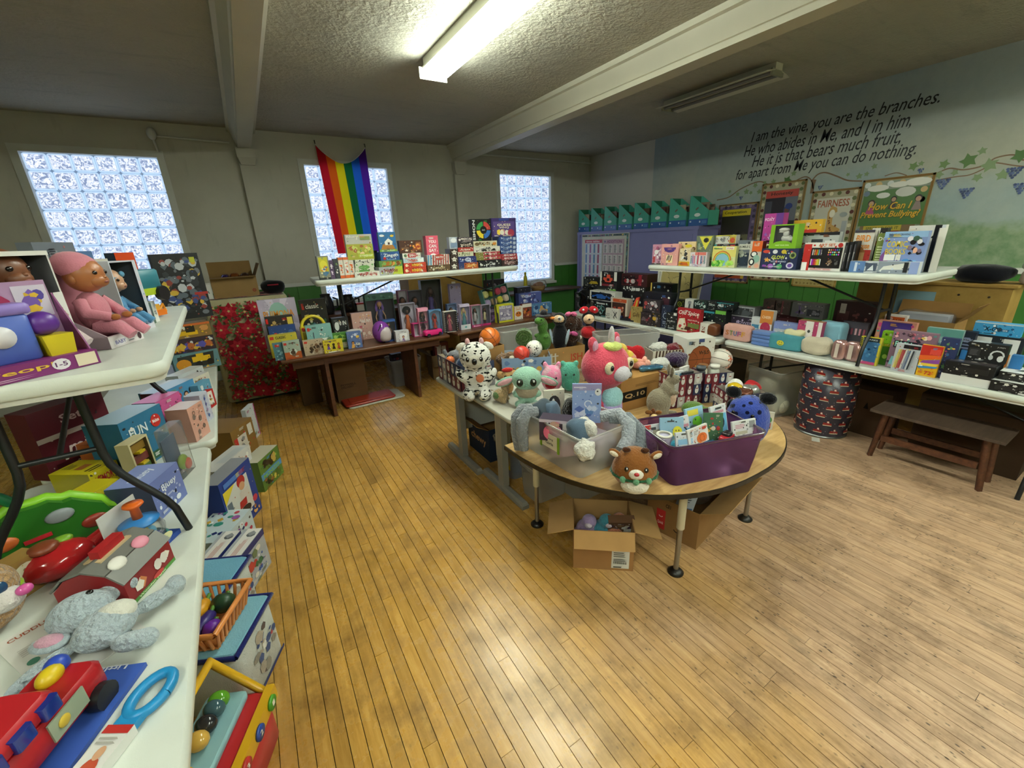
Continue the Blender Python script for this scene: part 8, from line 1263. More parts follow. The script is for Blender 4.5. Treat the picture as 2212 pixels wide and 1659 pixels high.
# puzzles and boxes on the far left table
for i, (n, l, x, y, w, d, h, a, c, s) in enumerate((
    ('puzzle_box', 'white lettering puzzle box near the diggers', -.60, 4.15, .30, .10, .16, 62, '#c8ccd0', 't .5 .5 .7 .25 #26262a Wordplay|T:r 0 0 1 1 #dcdee0'), ('puzzle_box', 'teal side white puzzle box with dark script', -.68, 3.75, .30, .14, .16, 62, '#d0d2d0', 't .5 .55 .8 .3 #2a2a2e Soberne|L:r 0 0 1 1 #2f6474|T:r 0 0 1 1 #d8dce0'), ('game_box', 'white and sand domino game box', -.54, 3.95, .26, .10, .15, 62, '#cfccc0', 'n 10 .05 .1 .95 .9 .1 #b89a5a #8a7a5a #e0dcd0 #a03a34|T:r 0 0 1 1 #d8d8dc'),
    ('card_game_box', 'light blue card game with a red framed queen', -.445, 3.52, .17, .05, .20, 70, '#5f9ab8', 'p .25 0 1 0 1 .62 .4 .75 #b8302c;p .42 .12 .86 .1 .86 .58 .5 .62 #e6e2da;n 5 .5 .2 .8 .5 .06 #a8242c #d9b43c #26344a;e .25 .85 .1 .09 #dce4e8'), ('card_holder', 'white box with blue diamonds', -.455, 3.27, .10, .09, .19, 70, '#bcc0d4', 'p .5 .72 .62 .8 .5 .88 .38 .8 #4a5a9c;p .5 .52 .62 .6 .5 .68 .38 .6 #5a5a94;p .5 .32 .62 .4 .5 .48 .38 .4 #9a84b0;p .5 .12 .62 .2 .5 .28 .38 .2 #4a6aac|T:r 0 0 1 1 #d8dcea'),
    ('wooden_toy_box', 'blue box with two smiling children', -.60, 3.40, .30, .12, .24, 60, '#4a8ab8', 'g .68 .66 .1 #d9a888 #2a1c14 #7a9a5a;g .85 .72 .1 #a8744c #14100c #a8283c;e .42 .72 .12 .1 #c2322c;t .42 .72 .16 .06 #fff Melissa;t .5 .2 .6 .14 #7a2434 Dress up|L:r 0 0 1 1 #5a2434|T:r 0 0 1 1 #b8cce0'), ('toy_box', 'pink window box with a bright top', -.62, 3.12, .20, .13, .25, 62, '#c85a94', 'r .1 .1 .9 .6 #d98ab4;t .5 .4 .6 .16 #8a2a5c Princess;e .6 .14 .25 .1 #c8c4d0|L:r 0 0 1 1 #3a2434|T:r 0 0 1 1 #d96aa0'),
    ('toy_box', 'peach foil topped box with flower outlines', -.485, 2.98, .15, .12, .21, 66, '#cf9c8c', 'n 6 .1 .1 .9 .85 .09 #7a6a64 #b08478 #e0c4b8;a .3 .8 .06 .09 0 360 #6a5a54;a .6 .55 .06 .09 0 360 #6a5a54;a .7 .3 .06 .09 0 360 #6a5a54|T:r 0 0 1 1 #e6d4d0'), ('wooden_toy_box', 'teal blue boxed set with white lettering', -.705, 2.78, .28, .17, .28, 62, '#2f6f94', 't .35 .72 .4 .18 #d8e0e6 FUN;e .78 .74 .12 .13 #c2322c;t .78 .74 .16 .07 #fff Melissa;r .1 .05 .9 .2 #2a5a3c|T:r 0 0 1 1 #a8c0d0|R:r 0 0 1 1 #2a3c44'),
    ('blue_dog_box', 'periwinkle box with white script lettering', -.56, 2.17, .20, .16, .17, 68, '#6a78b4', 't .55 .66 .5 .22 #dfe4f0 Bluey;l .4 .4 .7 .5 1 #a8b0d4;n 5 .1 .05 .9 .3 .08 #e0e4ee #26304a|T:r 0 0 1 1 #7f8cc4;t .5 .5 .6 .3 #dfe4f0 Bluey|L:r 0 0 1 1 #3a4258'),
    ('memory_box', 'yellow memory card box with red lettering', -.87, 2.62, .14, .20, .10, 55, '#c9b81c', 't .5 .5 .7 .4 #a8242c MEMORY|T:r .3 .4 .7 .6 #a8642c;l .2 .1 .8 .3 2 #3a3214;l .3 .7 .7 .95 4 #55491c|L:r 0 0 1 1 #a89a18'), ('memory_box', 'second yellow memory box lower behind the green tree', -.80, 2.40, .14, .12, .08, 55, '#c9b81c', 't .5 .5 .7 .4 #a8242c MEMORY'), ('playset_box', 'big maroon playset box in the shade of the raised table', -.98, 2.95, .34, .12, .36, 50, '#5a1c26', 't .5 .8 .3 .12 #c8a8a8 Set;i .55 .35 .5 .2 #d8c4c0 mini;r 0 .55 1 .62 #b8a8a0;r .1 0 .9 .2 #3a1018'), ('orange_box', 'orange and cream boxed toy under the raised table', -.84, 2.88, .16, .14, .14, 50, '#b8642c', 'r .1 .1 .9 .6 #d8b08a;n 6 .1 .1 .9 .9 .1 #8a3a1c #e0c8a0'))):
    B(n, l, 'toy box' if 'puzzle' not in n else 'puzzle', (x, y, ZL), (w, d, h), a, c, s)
t = T('food_pack', 'tall clear pack with toy food inside', 'toy pack', (-.485, 2.47, ZL), 72); MB().rbox((0, 0, 0), (.14, .06, .27), .01, '#b8bcc4', edge=.004).build('clear_shell', 'clearbag', t); MB().box((0, .02, .01), (.12, .004, .2), '#44546c').build('backing_card', 'paper', t)
MB().ell((.02, -.005, .06), (.038, .018, .04), '#8aac3c').build('toy_lettuce', 'plastic', t); MB().ell((.03, -.02, .045), (.03, .01, .03), '#d9604a').build('toy_tomato', 'plastic', t)
t = T('spice_shelf_toy', 'cream wooden toy shelf with yellow pegs', 'toy', (-.66, 2.58, ZL), 66); MB().tray((0, 0, 0), (.13, .06, .20), '#cbbd92', .01, '#6a5a3a').build('shelf_frame', 'paper', t)
for z, c in ((.02, '#5a7a3c'), (.08, '#7a3a34'), (.14, '#8a6a2c')): MB().box((0, 0, z), (.10, .035, .04), c).build('food_row', 'plastic', t); MB().box((.0, -.02, z - .012), (.04, .03, .012), '#d0b41c').build('peg', 'plastic', t)
# near left table
t = T('tree_playset', 'large green plastic tree playset with carrying handle', 'toy playset', (-.86, 2.02, ZL), 24)
P = [(.235 * math.cos(math.pi * i / 24) * (1 + .02 * math.sin(i * 3)), .215 * math.sin(math.pi * i / 24) + .007 * math.sin(i * 2.6)) for i in range(25)]
MB().prism(P, -.05, .05, '#256a1c', TR(0, 0, .01, rx=90)).build('tree_body', 'plastic', t); MB().tube([(x, 0, z + .012) for x, z in P], .02, '#8ac82c', seg=8).build('leaf_rim', 'plastic', t)
MB().tube([(-.11 + .10 * math.cos(math.pi * i / 12), 0, .20 + .115 * math.sin(math.pi * i / 12)) for i in range(13)], .018, '#12693f').build('handle', 'plastic', t)
for x, z, c in ((-.08, .13, '#c8642c'), (.07, .16, '#8a9094'), (.15, .09, '#8a2c1c'), (.03, .06, '#6a4a34'), (-.15, .05, '#b8b07a')): MB().ell((x, -.052, z), (.04, .012, .026), c).build('animal_disc', 'plastic', t)
MB().box((.0, -.054, .1), (.07, .006, .014), '#b8242c').build('red_label', 'paper', t)
t = T('bowl_toy', 'clear bowl toy with blue lid and orange knob on a blue card', 'toy', (-.535, 1.86, ZL), 62)
MB().box((0, 0, 0), (.16, .13, .02), '#26489c').build('card_tray', 'paper', t); MB().box((0, .062, 0), (.16, .004, .19), '#d8d6d2').build('card_back', 'paper', t); MB().lathe([(.03, .02), (.062, .04), (.07, .08), (.055, .115)], '#bcd4d0', seg=18).build('bowl', 'clearbag', t); MB().lathe([(.064, .03), (.072, .036), (.064, .042)], '#2f9a94').build('base_ring', 'plastic', t)
MB().lathe([(0, .115), (.058, .113), (.062, .12), (.02, .135), (0, .135)], '#2f7ac0').build('lid', 'plastic', t); MB().lathe([(0, .135), (.016, .135), (.014, .175), (.032, .19), (.030, .197), (0, .197)], '#d9641c').build('knob', 'plastic', t); MB().ell((.01, 0, .06), (.035, .03, .025), '#4a9ac0').build('toy_fish', 'plastic', t); MB().ell((-.02, -.02, .085), (.02, .016, .016), '#d0c41c').build('toy_fish', 'plastic', t)
p = MB(); art(p, 'e .5 .6 .4 .3 #d8d4a0;l .2 .2 .8 .5 2 #8a98c0', .1, .06, TR(-.05, -.068, 0)); p.build('printed_face', 'gloss', t)
t = T('toy_barn', 'boxed wooden red barn with grey roof and farm animal stickers', 'toy', (-.575, 1.665, ZL), 65)
prf = [(-.10, 0), (.10, 0), (.10, .085), (.06, .125), (0, .145), (-.06, .125), (-.10, .085)]
MB().prism(prf, -.105, .105, '#8a2024', TR(0, 0, 0, rz=90) @ TR(rx=90)).build('barn_walls', 'paper', t)
for s in (-1, 1): MB().box((0, 0, 0), (.22, .056, .006), '#6f6f6a', M=TR(0, s * .083, .107, rx=-s * 45)).build('roof_panel', 'paper', t); MB().box((0, 0, 0), (.22, .066, .006), '#6f6f6a', M=TR(0, s * .031, .138, rx=-s * 18)).build('roof_panel', 'paper', t)
MB().box((0, .0, .148), (.10, .03, .03), '#a82024').build('carry_handle', 'plastic', t); MB().box((-.0, .0, .144), (.13, .05, .008), '#c8b088').build('handle_base', 'paper', t)
p = MB(); art(p, 'r 0 0 1 .16 #4a8a34;t .45 .08 .6 .09 #e0e4c0 Wooden Farm;n 3 .1 .25 .4 .8 .09 #e4ddd0 #c8743c;n 3 .55 .3 .95 .85 .09 #e4ddd0 #d8d0c8;e .6 .2 .12 .1 #c2322c', .21, .085, TR(-.105, -.1003, 0)); p.build('printed_front', 'gloss', t)
for x, c in ((-.055, '#e0dcd4'), (.045, '#d98aa0')): MB().ell((x, -.062, .134), (.03, .022, .010), c, rot=(40, 0, 0)).build('animal_sticker', 'paper', t)
PL('elephant_plush', 'pale grey elephant plush lying on a white card', 'soft toy', (-.575, 1.42, ZL + .004), 0, '#b4c0c8', 'plush_fur', [(.02, -.02, .05, .075, .065, .048, '', 0, 0, 35), (-.05, .075, .06, .078, .066, .058), (.0, .125, .06, .05, .028, .028, '', 0, 0, 35), (.045, .145, .06, .026, .024, .026), (.12, .045, .035, .055, .024, .024, '', 0, 0, 30), (.17, .08, .04, .028, .036, .03), (.085, -.10, .035, .045, .026, .028, '', 0, 0, -10), (.12, -.105, .03, .03, .028, .028), (-.10, -.07, .03, .085, .022, .022, '', 0, 0, 45)],
   [('ear', -.10, .0, .05, .05, .035, .012, '#a8b4bc', 0, 0, -30), ('ear_lining', -.10, .0, .058, .036, .024, .010, '#cf9cb0', 0, 0, -30), ('belly', .045, .0, .072, .05, .04, .03, '#dcd9ce'), ('eye', -.02, .085, .112, .009, .009, .007, '#111')], .007)
B('plush_card', 'white hang card under the elephant plush', 'card', (-.66, 1.48, ZL), (.22, .36, .003), 33, '#dedcd6', 'T:t .3 .93 .4 .05 #a8543a CUDDLE;r .4 .8 .62 .83 #9a9a98;l .1 .62 .4 .75 5 #c0bcb8;e .14 .5 .06 .04 #3a7a64;' + ';'.join(f'r {.8 + .04 * (k % 2):.2f} {.04 + .05 * k:.2f} {.86 + .04 * (k % 2):.2f} {.07 + .05 * k:.2f} #2f4f44' for k in range(5)))
PL('puppy_head_plush', 'tan puppy plush with blue eye and purple ear at the table side', 'soft toy', (-.90, 1.66, ZL), 40, '#b89268', 'plush_fur', [(0, 0, .07, .11, .10, .07), (.02, -.04, .15, .085, .08, .075)], [('muzzle', .04, -.105, .12, .045, .04, .035, '#d8d0cc'), ('nose', .075, -.135, .135, .02, .016, .016, '#d0589c'), ('eye', .04, -.112, .165, .018, .01, .02, '#26486c'), ('ear', -.05, .02, .20, .05, .02, .05, '#8a5aa8', 0, 30, 0), ('collar', .06, .0, .10, .06, .05, .014, '#9cbc2c')], .009)
t = T('red_teapot', 'red plastic play teapot behind the barn', 'toy', (-.77, 1.86, ZL), 30); MB().ell((0, 0, .06), (.10, .075, .06), '#a81c20', seg=20, rings=12).build('pot_body', 'shiny', t); MB().tube([(.08, 0, .06), (.14, 0, .09), (.16, 0, .12)], [.03, .022, .016], '#a81c20').build('spout', 'shiny', t); MB().ell((-.02, 0, .125), (.04, .04, .02), '#7a3a20').build('lid', 'plastic', t); MB().ell((.03, .02, .115), (.03, .02, .016), '#7aa82c').build('leaf_knob', 'plastic', t)
B('sticker_box', 'kraft box with a round animal sticker beside the teapot', 'toy box', (-.86, 1.82, ZL), (.12, .07, .13), 50, '#96733c', 'e .6 .6 .3 .28 #d0ccb0;n 7 .42 .42 .8 .8 .06 #b89a3c #55606a #8a6a4a')
# red bus in its blue tray
t = T('toy_bus', 'red plastic school bus toy with blue seats in a blue tray', 'toy vehicle', (-.615, 1.11, ZL), 66); MB().box((0, -.01, 0), (.38, .17, .012), '#3a5ab0').build('card_tray', 'paper', t)
MB().rbox((-.02, .01, .035), (.32, .14, .075), .03, '#a81820', edge=.012).build('bus_body', 'plastic', t); MB().rbox((-.06, .01, .108), (.19, .13, .05), .03, '#b01c24', edge=.014).build('roof_frame', 'plastic', t)
for x in (-.12, -.06, 0): MB().rbox((x, -.055, .115), (.042, .02, .034), .006, '#1c2a7c').build('window', 'shiny', t)
for x in (-.12, .09):
    for y in (-.065, .085): MB().tube([(x, y - .014, .034), (x, y + .014, .034)], .032, '#17161a', seg=16).build('wheel', 'plastic', t)
MB().box((.02, -.062, .055), (.09, .004, .05), '#9aa48c').ell((.005, -.065, .08), (.014, .004, .014), '#d0b03c').build('door_panel', 'plastic', t); MB().ell((.09, .02, .12), (.03, .022, .022), '#d0b41c').build('figure_cap', 'plastic', t); MB().ell((.12, .03, .118), (.026, .024, .024), '#2a48b0').build('figure_body', 'plastic', t)
p = MB(); art(p, 'v .5 .55 .5 .5 #d9c46a People;v .5 .22 .5 .2 #dfe4ee Little', .03, .36, TR(.17, -.095, .0125, rx=-90, rz=0) @ TR(0, 0, 0)); p.build('tray_lettering', 'paper', t)
# blue handled toy mirror
t = T('toy_mirror', 'blue ring handled baby mirror in a white sleeve', 'baby toy', (-.475, 1.04, ZL), -32); MB().tube([(.035 * math.cos(2 * math.pi * i / 24), .10 + .055 * math.sin(2 * math.pi * i / 24), .016) for i in range(25)], .013, '#1f86c0', seg=10, caps=False).build('ring_handle', 'plastic', t); MB().box((0, .03, .004), (.05, .05, .02), '#1f86c0').build('neck', 'plastic', t)
MB().box((0, -.07, 0), (.062, .18, .028), '#dcdad6').build('paper_sleeve', 'paper', t); p = MB(); art(p, 'r 0 .9 1 1 #b8302c;e .55 .5 .28 .14 #b84a2c;e .55 .68 .16 .08 #c99a78;l .1 .78 .9 .88 2 #a8a49c;r .2 .05 .8 .25 #3a6a8c', .062, .18, TR(-.031, -.16, .0285, rx=-90)); p.build('printed_sleeve', 'gloss', t)
# ================================================================ FLOOR BESIDE THE LEFT TABLES
t = T('activity_walker', 'red and yellow baby walker with numbered shapes', 'toy', (-.41, 1.37, 0), 66); MB().rbox((0, -.01, .0), (.30, .20, .24), .04, '#b8242a', edge=.02).build('walker_base', 'plastic', t); MB().rbox((0, .02, .24), (.26, .14, .03), .02, '#8ab4bc', edge=.006).build('tray', 'plastic', t)
MB().tube([(-.15, -.1, .20), (-.15, .06, .40), (.15, .06, .40), (.15, -.1, .20), (-.15, -.1, .20)], .018, '#d0a01c', seg=8).build('yellow_frame', 'plastic', t); MB().box((0, -.115, .19), (.30, .03, .06), '#d0a01c', M=TR(rx=0)).build('number_bar', 'plastic', t)
for x, c, n in ((-.1, '#b8302c', '3'), (0, '#26489c', '2'), (.1, '#4a9a2c', '1')): q_ = MB().lathe([(0, 0), (.026, 0), (.026, .008), (0, .008)], c, TR(x, -.13, .22, rx=90)).build('shape_button', 'plastic', t); p = MB(); art(p, f't .5 .5 .5 .7 #f0ece4 {n}', .03, .03, TR(x - .015, -.139, .205)); p.build('number', 'plastic', q_)
for x, c in ((-.05, '#c9a04a'), (0, '#26282c'), (.05, '#3a5a64'), (.08, '#5a9a2c')): MB().ell((x, .02, .30), (.03, .035, .03), c).build('bagged_part', 'shiny', t)
for k, (x, y, h, c, l) in enumerate(((-.40, 1.80, .30, '#7fb4c8', 'light blue zipped storage cube with navy trim on the floor'), (-.48, 2.15, .30, '#6fa8c4', 'second light blue storage cube behind the first'))):
    t = T('storage_cube', l, 'storage bag', (x, y, 0), 64); MB().rbox((0, 0, 0), (.30, .26, h), .03, '#b8bcb8', edge=.008).build('cube_body', 'fabric', t); MB().rbox((0, 0, h - .02), (.31, .27, .035), .03, c, edge=.01).build('lid', 'fabric', t)
    P = [(sx * .156, sy * .136, h + .004) for sx, sy in ((-1, -1), (1, -1), (1, 1), (-1, 1), (-1, -1))]; MB().tube(P, .011, '#1c2464', seg=6, caps=False).build('navy_trim', 'fabric', t)
    p = MB(); art(p, 'n 22 .04 .04 .96 .85 .08 #8a8478 #5a4a44 #b84a4a #d8d8d4 #3a4a7c #a89c8c;r 0 0 1 .05 #1c2464', .30, h, TR(-.15, -.131, 0)); p.build('printed_side', 'fabric', t)
t = T('toy_basket', 'orange plastic basket of toy vegetables on the storage cube', 'toy basket', (-.42, 1.80, .319), 64)
m = MB(); W0, W1 = .12, .15; P = [(-1, -1), (1, -1), (1, 1), (-1, 1)]
MB().box((0, 0, 0), (.22, .15, .008), '#d98a4a').build('basket_base', 'plastic', t); MB().tube([(sx * .14, sy * .10, .10) for sx, sy in P + P[:1]], .012, '#d98a4a', seg=6, caps=False).build('rim', 'plastic', t)
for k in range(9): x = -.12 + k * .03; [MB().tube([(x * .85, s * .075, .005), (x, s * .098, .10)], .007, '#d98a4a', seg=5).build('slat', 'plastic', t) for s in (-1, 1)]
for k in range(5): y = -.07 + k * .035; [MB().tube([(s * .11, y * .8, .005), (s * .138, y, .10)], .007, '#d98a4a', seg=5).build('slat', 'plastic', t) for s in (-1, 1)]
for nme, x, y, r_, c, l in (('toy_corn', .02, .055, (.07, .03, .03), '#d0921c', 'yellow toy corn cob in the orange basket'), ('toy_broccoli', .06, -.02, (.04, .045, .04), '#26442c', 'dark green toy broccoli in the orange basket'), ('toy_aubergine', -.04, .0, (.06, .03, .03), '#33266c', 'dark purple toy aubergine in the orange basket'), ('toy_pepper', -.07, -.045, (.035, .035, .032), '#6a2aa0', 'purple toy pepper in the orange basket')):
    a = R(64); o = T(nme, l, 'toy vegetable', (-.42 + x * math.cos(a) - y * math.sin(a), 1.80 + x * math.sin(a) + y * math.cos(a), .33), 64); jiggle(MB().ell((0, 0, .055), r_, c, seg=16, rings=10), .006, 40, x).build('vegetable', 'plastic', o); MB().tube([(r_[0] * .8, 0, .06), (r_[0] * 1.2, 0, .07)], .008, '#5a8a34').build('stem', 'plastic', o)
for i, (l, x, y, w, d, h, a, c, s, n) in enumerate((
    ('white and navy boxed garage toy, first of two on the floor', -.36, 2.42, .34, .10, .25, 62, '#a8acb4', 'n 16 .05 .1 .9 .8 .07 #3a6a4a #b8423c #3a5a9c #d8d4c8 #6a7a5a;r 0 .85 1 1 #26306c|T:r 0 0 1 .8 #dcd8d4;l .2 .3 .8 .6 4 #b87a74;n 5 .7 .1 .98 .6 .06 #55585c #8a8c90|R:n 10 .05 .05 .95 .95 .12 #b8bcc0 #b8423c #3a5a9c', 'garage_toy_box'), ('white and navy boxed garage toy standing behind its twin', -.47, 2.47, .34, .10, .25, 62, '#a8acb4', 'r 0 .85 1 1 #26306c|T:r 0 0 1 .8 #dcd8d4;l .2 .3 .8 .6 4 #b87a74;n 5 .7 .1 .98 .6 .06 #55585c #8a8c90|R:n 10 .05 .05 .95 .95 .12 #b8bcc0 #b8423c #3a5a9c', 'garage_toy_box'),
    ('white box covered in coloured star balloons', -.47, 2.78, .32, .22, .22, 62, '#bccad0', 'n 20 .04 .05 .96 .95 .06 #26346c #b8344c #c8a03c #3a8a7c #d0d8dc #8a4a9c|T:n 24 .04 .05 .96 .95 .06 #26346c #b8344c #c8a03c #3a8a7c #8a4a9c #e0e4e6', 'ball_pit_box'), ('navy box with a boy in a red helmet on a yellow panel', -.40, 3.10, .36, .12, .42, 62, '#26408c', 'r .04 .2 .8 .82 #c8ccca;p .04 .6 .4 .82 .04 .82 #d9c43c;e .58 .76 .13 .10 #a8242c;e .58 .68 .09 .07 #c99a78;p .4 .2 .8 .2 .74 .6 .46 .6 #c8c4c0;p .36 .34 .6 .34 .62 .46 .4 .46 #a8242c;e .5 .26 .2 .08 #26242a;e .86 .3 .08 .06 #b8344c;r .06 .3 .2 .6 #5a6a7c;r .1 .86 .7 .94 #4a7ac8;n 6 .7 .05 .98 .2 .04 #d0a05a #8a4a2c|T:r 0 0 1 1 #8a8c94', 'helmet_box'),
    ('white box with orange title behind the helmet box', -.42, 3.42, .40, .12, .38, 60, '#c8c6c4', 't .6 .86 .3 .08 #c8742c Family;n 10 .5 .3 .95 .75 .06 #a8483c #d8d4d0 #55504c;r .8 0 1 .2 #e0dedc|T:r .3 .1 .9 .6 #b4b8bc', 'toy_box'), ('green box of toy monster trucks in a torn bag', -.22, 3.62, .30, .14, .26, 60, '#5a7a34', 'r 0 .36 1 .55 #4a8ac0;n 16 .04 .05 .96 .4 .07 #26241f #4a6a2c #c8b84a #8a5a2c;t .5 .44 .8 .12 #8ac04a MONSTER;n 10 .1 .55 .9 .95 .1 #26221c #b89a4a #3a3428|T:r 0 0 1 1 #b8b4a0', 'monster_truck_box'),
    ('brown carton with black and white pictures stuck to it', -.46, 4.25, .34, .30, .34, 62, '#8a6836', 'r .05 .1 .6 .75 #d0ccc4;n 8 .1 .15 .55 .7 .09 #26262a #8a8c90 #b8a898;r .05 .55 .2 .75 #b8302c;r .7 .6 .9 .9 #d8d4cc|R:r .2 .5 .45 .8 #c8c0b0', 'picture_carton'), ('pink and white board standing behind the picture carton', -.28, 4.66, .20, .04, .34, 70, '#cfd4d8', 'r .92 0 1 1 #c04a8c;n 8 .05 .02 .9 .35 .1 #5a7a9c #b8505c #8aa08c', 'playmat_box'))):
    B(n, l, 'toy box', (x, y, 0), (w, d, h), a, c, s)
# ================================================================ UNDER AND AROUND THE BACK AND RIGHT TABLES
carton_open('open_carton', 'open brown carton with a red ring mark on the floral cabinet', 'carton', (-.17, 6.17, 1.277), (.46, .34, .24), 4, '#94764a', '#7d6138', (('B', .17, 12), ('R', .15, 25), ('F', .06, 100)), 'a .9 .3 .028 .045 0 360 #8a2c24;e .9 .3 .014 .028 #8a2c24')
t = T('snack_packs', 'foil snack packs in the ring-marked carton', 'snacks', (-.14, 6.17, 1.30), 0)
for x, c in ((-.1, '#3a2a6c'), (0, '#8a4a1c'), (.1, '#4a3024')): jiggle(MB().sup((x, 0, .14), (.05, .10, .11), c, .6, .6), .02, 16, x, 0).build('snack_pack', 'foil', t)
t = T('backpack', 'black cap-shaped bag with a red label on the floral cabinet', 'bag', (.23, 6.10, 1.277)); jiggle(MB().sup((0, 0, .085), (.13, .12, .085), '#0e0e10', .8, .9), .012, 8, 2, 0).build('bag_body', 'fabric', t); MB().box((.0, -.121, .11), (.12, .006, .014), '#8a2430').build('red_label', 'fabric', t)
B('tag_packet', 'clear packet with a pale printed card on the floral cabinet', 'packet', (-.44, 5.97, 1.277), (.09, .02, .19), 15, '#c4c2be', 'r .1 .1 .9 .9 #d0ceca;n 5 .2 .2 .8 .8 .1 #55504c #8a8480;r .2 .15 .5 .2 #a8342c')
# under the brown tables
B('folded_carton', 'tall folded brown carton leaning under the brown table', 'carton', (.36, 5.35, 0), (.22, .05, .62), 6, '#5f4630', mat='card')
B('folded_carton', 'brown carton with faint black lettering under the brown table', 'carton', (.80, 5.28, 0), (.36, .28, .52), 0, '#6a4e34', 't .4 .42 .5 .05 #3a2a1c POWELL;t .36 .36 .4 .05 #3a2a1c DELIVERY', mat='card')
t = T('tub_lid', 'white tub lid on the floor under the red one', 'tub lid', (1.02, 5.03, 0), 2); MB().rbox((0, 0, 0), (.68, .36, .02), .05, '#b8b4a8', edge=.006).build('lid', 'plastic', t)
t = T('tub_lid', 'red tub lid lying on the white one', 'tub lid', (.95, 5.03, .021), 2); MB().rbox((0, 0, 0), (.60, .32, .022), .05, '#9c2c1c', edge=.008).build('lid', 'plastic', t); MB().rbox((0, 0, .022), (.46, .20, .006), .03, '#a8341f', edge=.002).build('raised_panel', 'plastic', t)
tote('clear_tub', 'clear tub of boxed toys on the floor under the brown table', 'storage tub', (1.55, 5.45, 0), (.42, .34, .36), 0)
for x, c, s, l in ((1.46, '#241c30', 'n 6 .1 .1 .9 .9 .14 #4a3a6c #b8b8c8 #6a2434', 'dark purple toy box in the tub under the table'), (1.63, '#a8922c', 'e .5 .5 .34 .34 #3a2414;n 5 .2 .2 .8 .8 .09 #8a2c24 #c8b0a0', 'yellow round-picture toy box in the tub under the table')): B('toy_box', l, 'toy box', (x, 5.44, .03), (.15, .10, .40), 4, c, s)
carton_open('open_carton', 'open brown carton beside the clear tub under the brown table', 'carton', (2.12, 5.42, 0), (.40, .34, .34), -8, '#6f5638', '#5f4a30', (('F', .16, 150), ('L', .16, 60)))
B('toy_box', 'dark red box with two white panels in the carton under the brown table', 'toy box', (2.10, 5.44, .02), (.2, .12, .46), -5, '#6a2420', 'r .15 .65 .45 .9 #cfc4bc;r .5 .65 .8 .9 #cfc4bc')
# things with their own shape on the brown table
t = T('capsule_toy', 'purple zebra striped egg capsule toy with picture label', 'toy', (1.16, 4.80, ZT + .001), 0); MB().ell((0, 0, .125), (.10, .09, .125), '#7a3a94', seg=22, rings=16).build('egg_shell', 'shiny', t); jiggle(MB().sup((.025, -.05, .10), (.07, .052, .085), '#c0b4b8', .8, .8), .006, 30, 2).build('picture_label', 'gloss', t)
for k in range(4): MB().tube([(-.075 + .012 * k, -.05 - .012 * k, .09 + .03 * k), (-.05 + .012 * k, -.062 - .006 * k, .14 + .026 * k)], .006, '#2a1438').build('zebra_stripe', 'plastic', t)
t = T('toy_convertible', 'hot pink open doll convertible in its card tray', 'toy vehicle', (1.75, 4.74, ZT + .001), 8); MB().sup((0, 0, .045), (.12, .05, .035), '#d42a78', .4, .4).build('car_body', 'shiny', t); MB().box((.0, .0, .07), (.10, .06, .015), '#3a2a34').build('seats', 'plastic', t)
for x in (-.075, .075):
    for y in (-.045, .045): MB().tube([(x, y - .008, .022), (x, y + .008, .022)], .022, '#2a2028', seg=12).build('wheel', 'plastic', t)
t = T('pink_frame_box', 'open pink framed carton behind the doll convertible', 'toy box', (1.66, 4.86, ZT + .001), 5); MB().tray((0, 0, 0), (.24, .08, .16), '#c8347c', .006, '#b8b0b8').build('carton', 'paper', t)
t = T('candy_tin', 'round pink and white sweet container', 'container', (.89, 4.93, ZT + .001)); MB().lathe([(0, 0), (.085, 0), (.09, .02), (.09, .12), (.085, .13)], '#d98a94', seg=20).build('tub', 'clearbag', t); MB().lathe([(0, .13), (.092, .13), (.092, .155), (.06, .165), (0, .165)], '#dcd6d2', seg=20).build('lid', 'plastic', t); MB().lathe([(0, .01), (.078, .01), (.078, .11), (0, .11)], '#c86a74', seg=16).build('sweets', 'plastic', t)
t = T('plush_egg_set', 'teal tray box of eight round pastel plush balls', 'soft toy set', (2.88, 5.12, ZT + .19), 8, None, (-14, -7, 8)); MB().tray((0, 0, 0), (.44, .10, .27), '#5f9488', .008, '#4a7a70').build('tray_box', 'paper', t)
for i in range(8): c = ('#d3d08a', '#b4c03c', '#d0506a', '#d98a9c', '#b0a0c8', '#d8b890', '#d9cf4a', '#dcc8b4')[i]; o = MB().sup((-.16 + .107 * (i % 4), -.02, .195 - .12 * (i // 4)), (.045, .04, .05), c, .75, .75, seg=14, rings=10).build('plush_ball', 'plush', t)
B('carton_stand', 'plain brown carton under the tray of plush balls', 'carton', (2.88, 5.14, ZT + .001), (.36, .10, .185), 8, '#5a4630', mat='card')
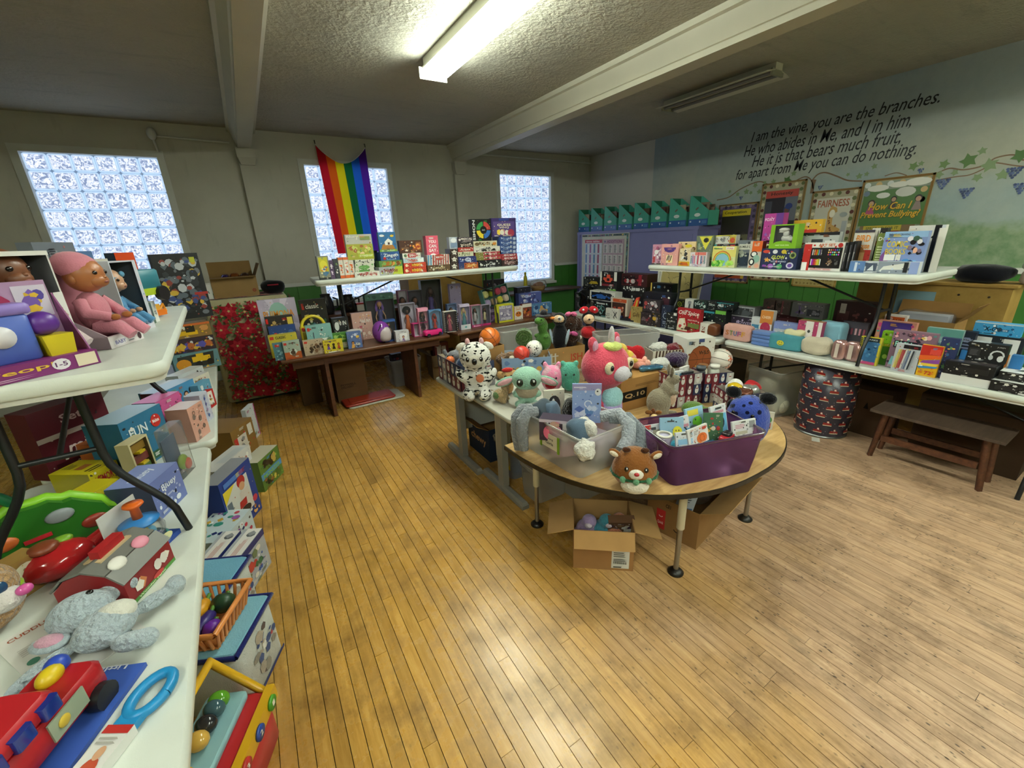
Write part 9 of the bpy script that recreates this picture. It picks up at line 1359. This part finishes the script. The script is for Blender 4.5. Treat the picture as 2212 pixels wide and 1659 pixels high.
# floor on the right
t = T('wrapped_barrel', 'tall drum wrapped in santa sleigh gift paper', 'drum', (4.28, 1.55, 0)); MB().lathe([(0, 0), (.205, 0), (.205, .012), (.19, .02)], '#8a8c8c', seg=36).build('metal_base', 'metal', t); MB().lathe([(.20, .02), (.212, .3), (.208, .655), (.2, .655), (.2, .3)], '#34303c', seg=40).build('gift_paper', 'gloss', t)
m = MB(); rg = random.Random(3)
def bar(a, z, P, col, e): m.add([((.2135 + e) * math.cos(a + u / .212), (.2135 + e) * math.sin(a + u / .212), z + v) for u, v in P], [tuple(range(len(P)))], col)
for j in range(8):
    for i in range(11):
        a = 2 * math.pi * (i + .5 * (j % 2)) / 11; z = .07 + .075 * j
        bar(a, z, [(-.034, -.012), (.034, -.014), (.03, .008), (-.03, .012)], '#8a2420', .0006); bar(a + .02, z, [(-.012, .006), (.012, .006), (.006, .03), (-.01, .028)], '#8a2420', .0009); bar(a, z, [(-.004, .012), (.012, .01), (.008, .026), (-.002, .026)], '#d8ccc0', .0012); bar(a, z, [(-.03, -.016), (.03, -.018), (.034, -.012), (-.034, -.01)], '#cfc4a8', .0012)
        for q in range(3): u, v = rg.uniform(-.06, .06), rg.uniform(-.03, .04); bar(a, z, [(u, v), (u + .004, v), (u + .004, v + .004), (u, v + .004)], '#b8b8c0', .0007)
m.build('printed_santas', 'gloss', t)['kind'] = 'stuff'; ball('green_ball', 'large green ball resting in the wrapped drum', (4.28, 1.55, .50), .17, '#1f7a44')
B('paper_scrap', 'torn white paper scrap on the floor by the drum', 'paper scrap', (4.03, 1.47, 0), (.09, .06, .002), 25, '#d8d4cc')
tote('clear_tub', 'clear tub of white volleyballs on the floor by the drum', 'storage tub', (4.42, 2.06, 0), (.42, .40, .47), -12)
for x, y, z in ((4.33, 1.97, .11), (4.53, 2.08, .11), (4.40, 2.12, .28)): ball('volleyball', 'white volleyball %s the clear tub by the drum' % ('at the front of', 'against the far side of', 'on top of the others in')[int(x > 4.5) + 2 * int(z > .2)], (x, y, z), .102, '#d3cfb8', '#a8a490', mat='fabric')['group'] = 'volleyballs in the clear tub'
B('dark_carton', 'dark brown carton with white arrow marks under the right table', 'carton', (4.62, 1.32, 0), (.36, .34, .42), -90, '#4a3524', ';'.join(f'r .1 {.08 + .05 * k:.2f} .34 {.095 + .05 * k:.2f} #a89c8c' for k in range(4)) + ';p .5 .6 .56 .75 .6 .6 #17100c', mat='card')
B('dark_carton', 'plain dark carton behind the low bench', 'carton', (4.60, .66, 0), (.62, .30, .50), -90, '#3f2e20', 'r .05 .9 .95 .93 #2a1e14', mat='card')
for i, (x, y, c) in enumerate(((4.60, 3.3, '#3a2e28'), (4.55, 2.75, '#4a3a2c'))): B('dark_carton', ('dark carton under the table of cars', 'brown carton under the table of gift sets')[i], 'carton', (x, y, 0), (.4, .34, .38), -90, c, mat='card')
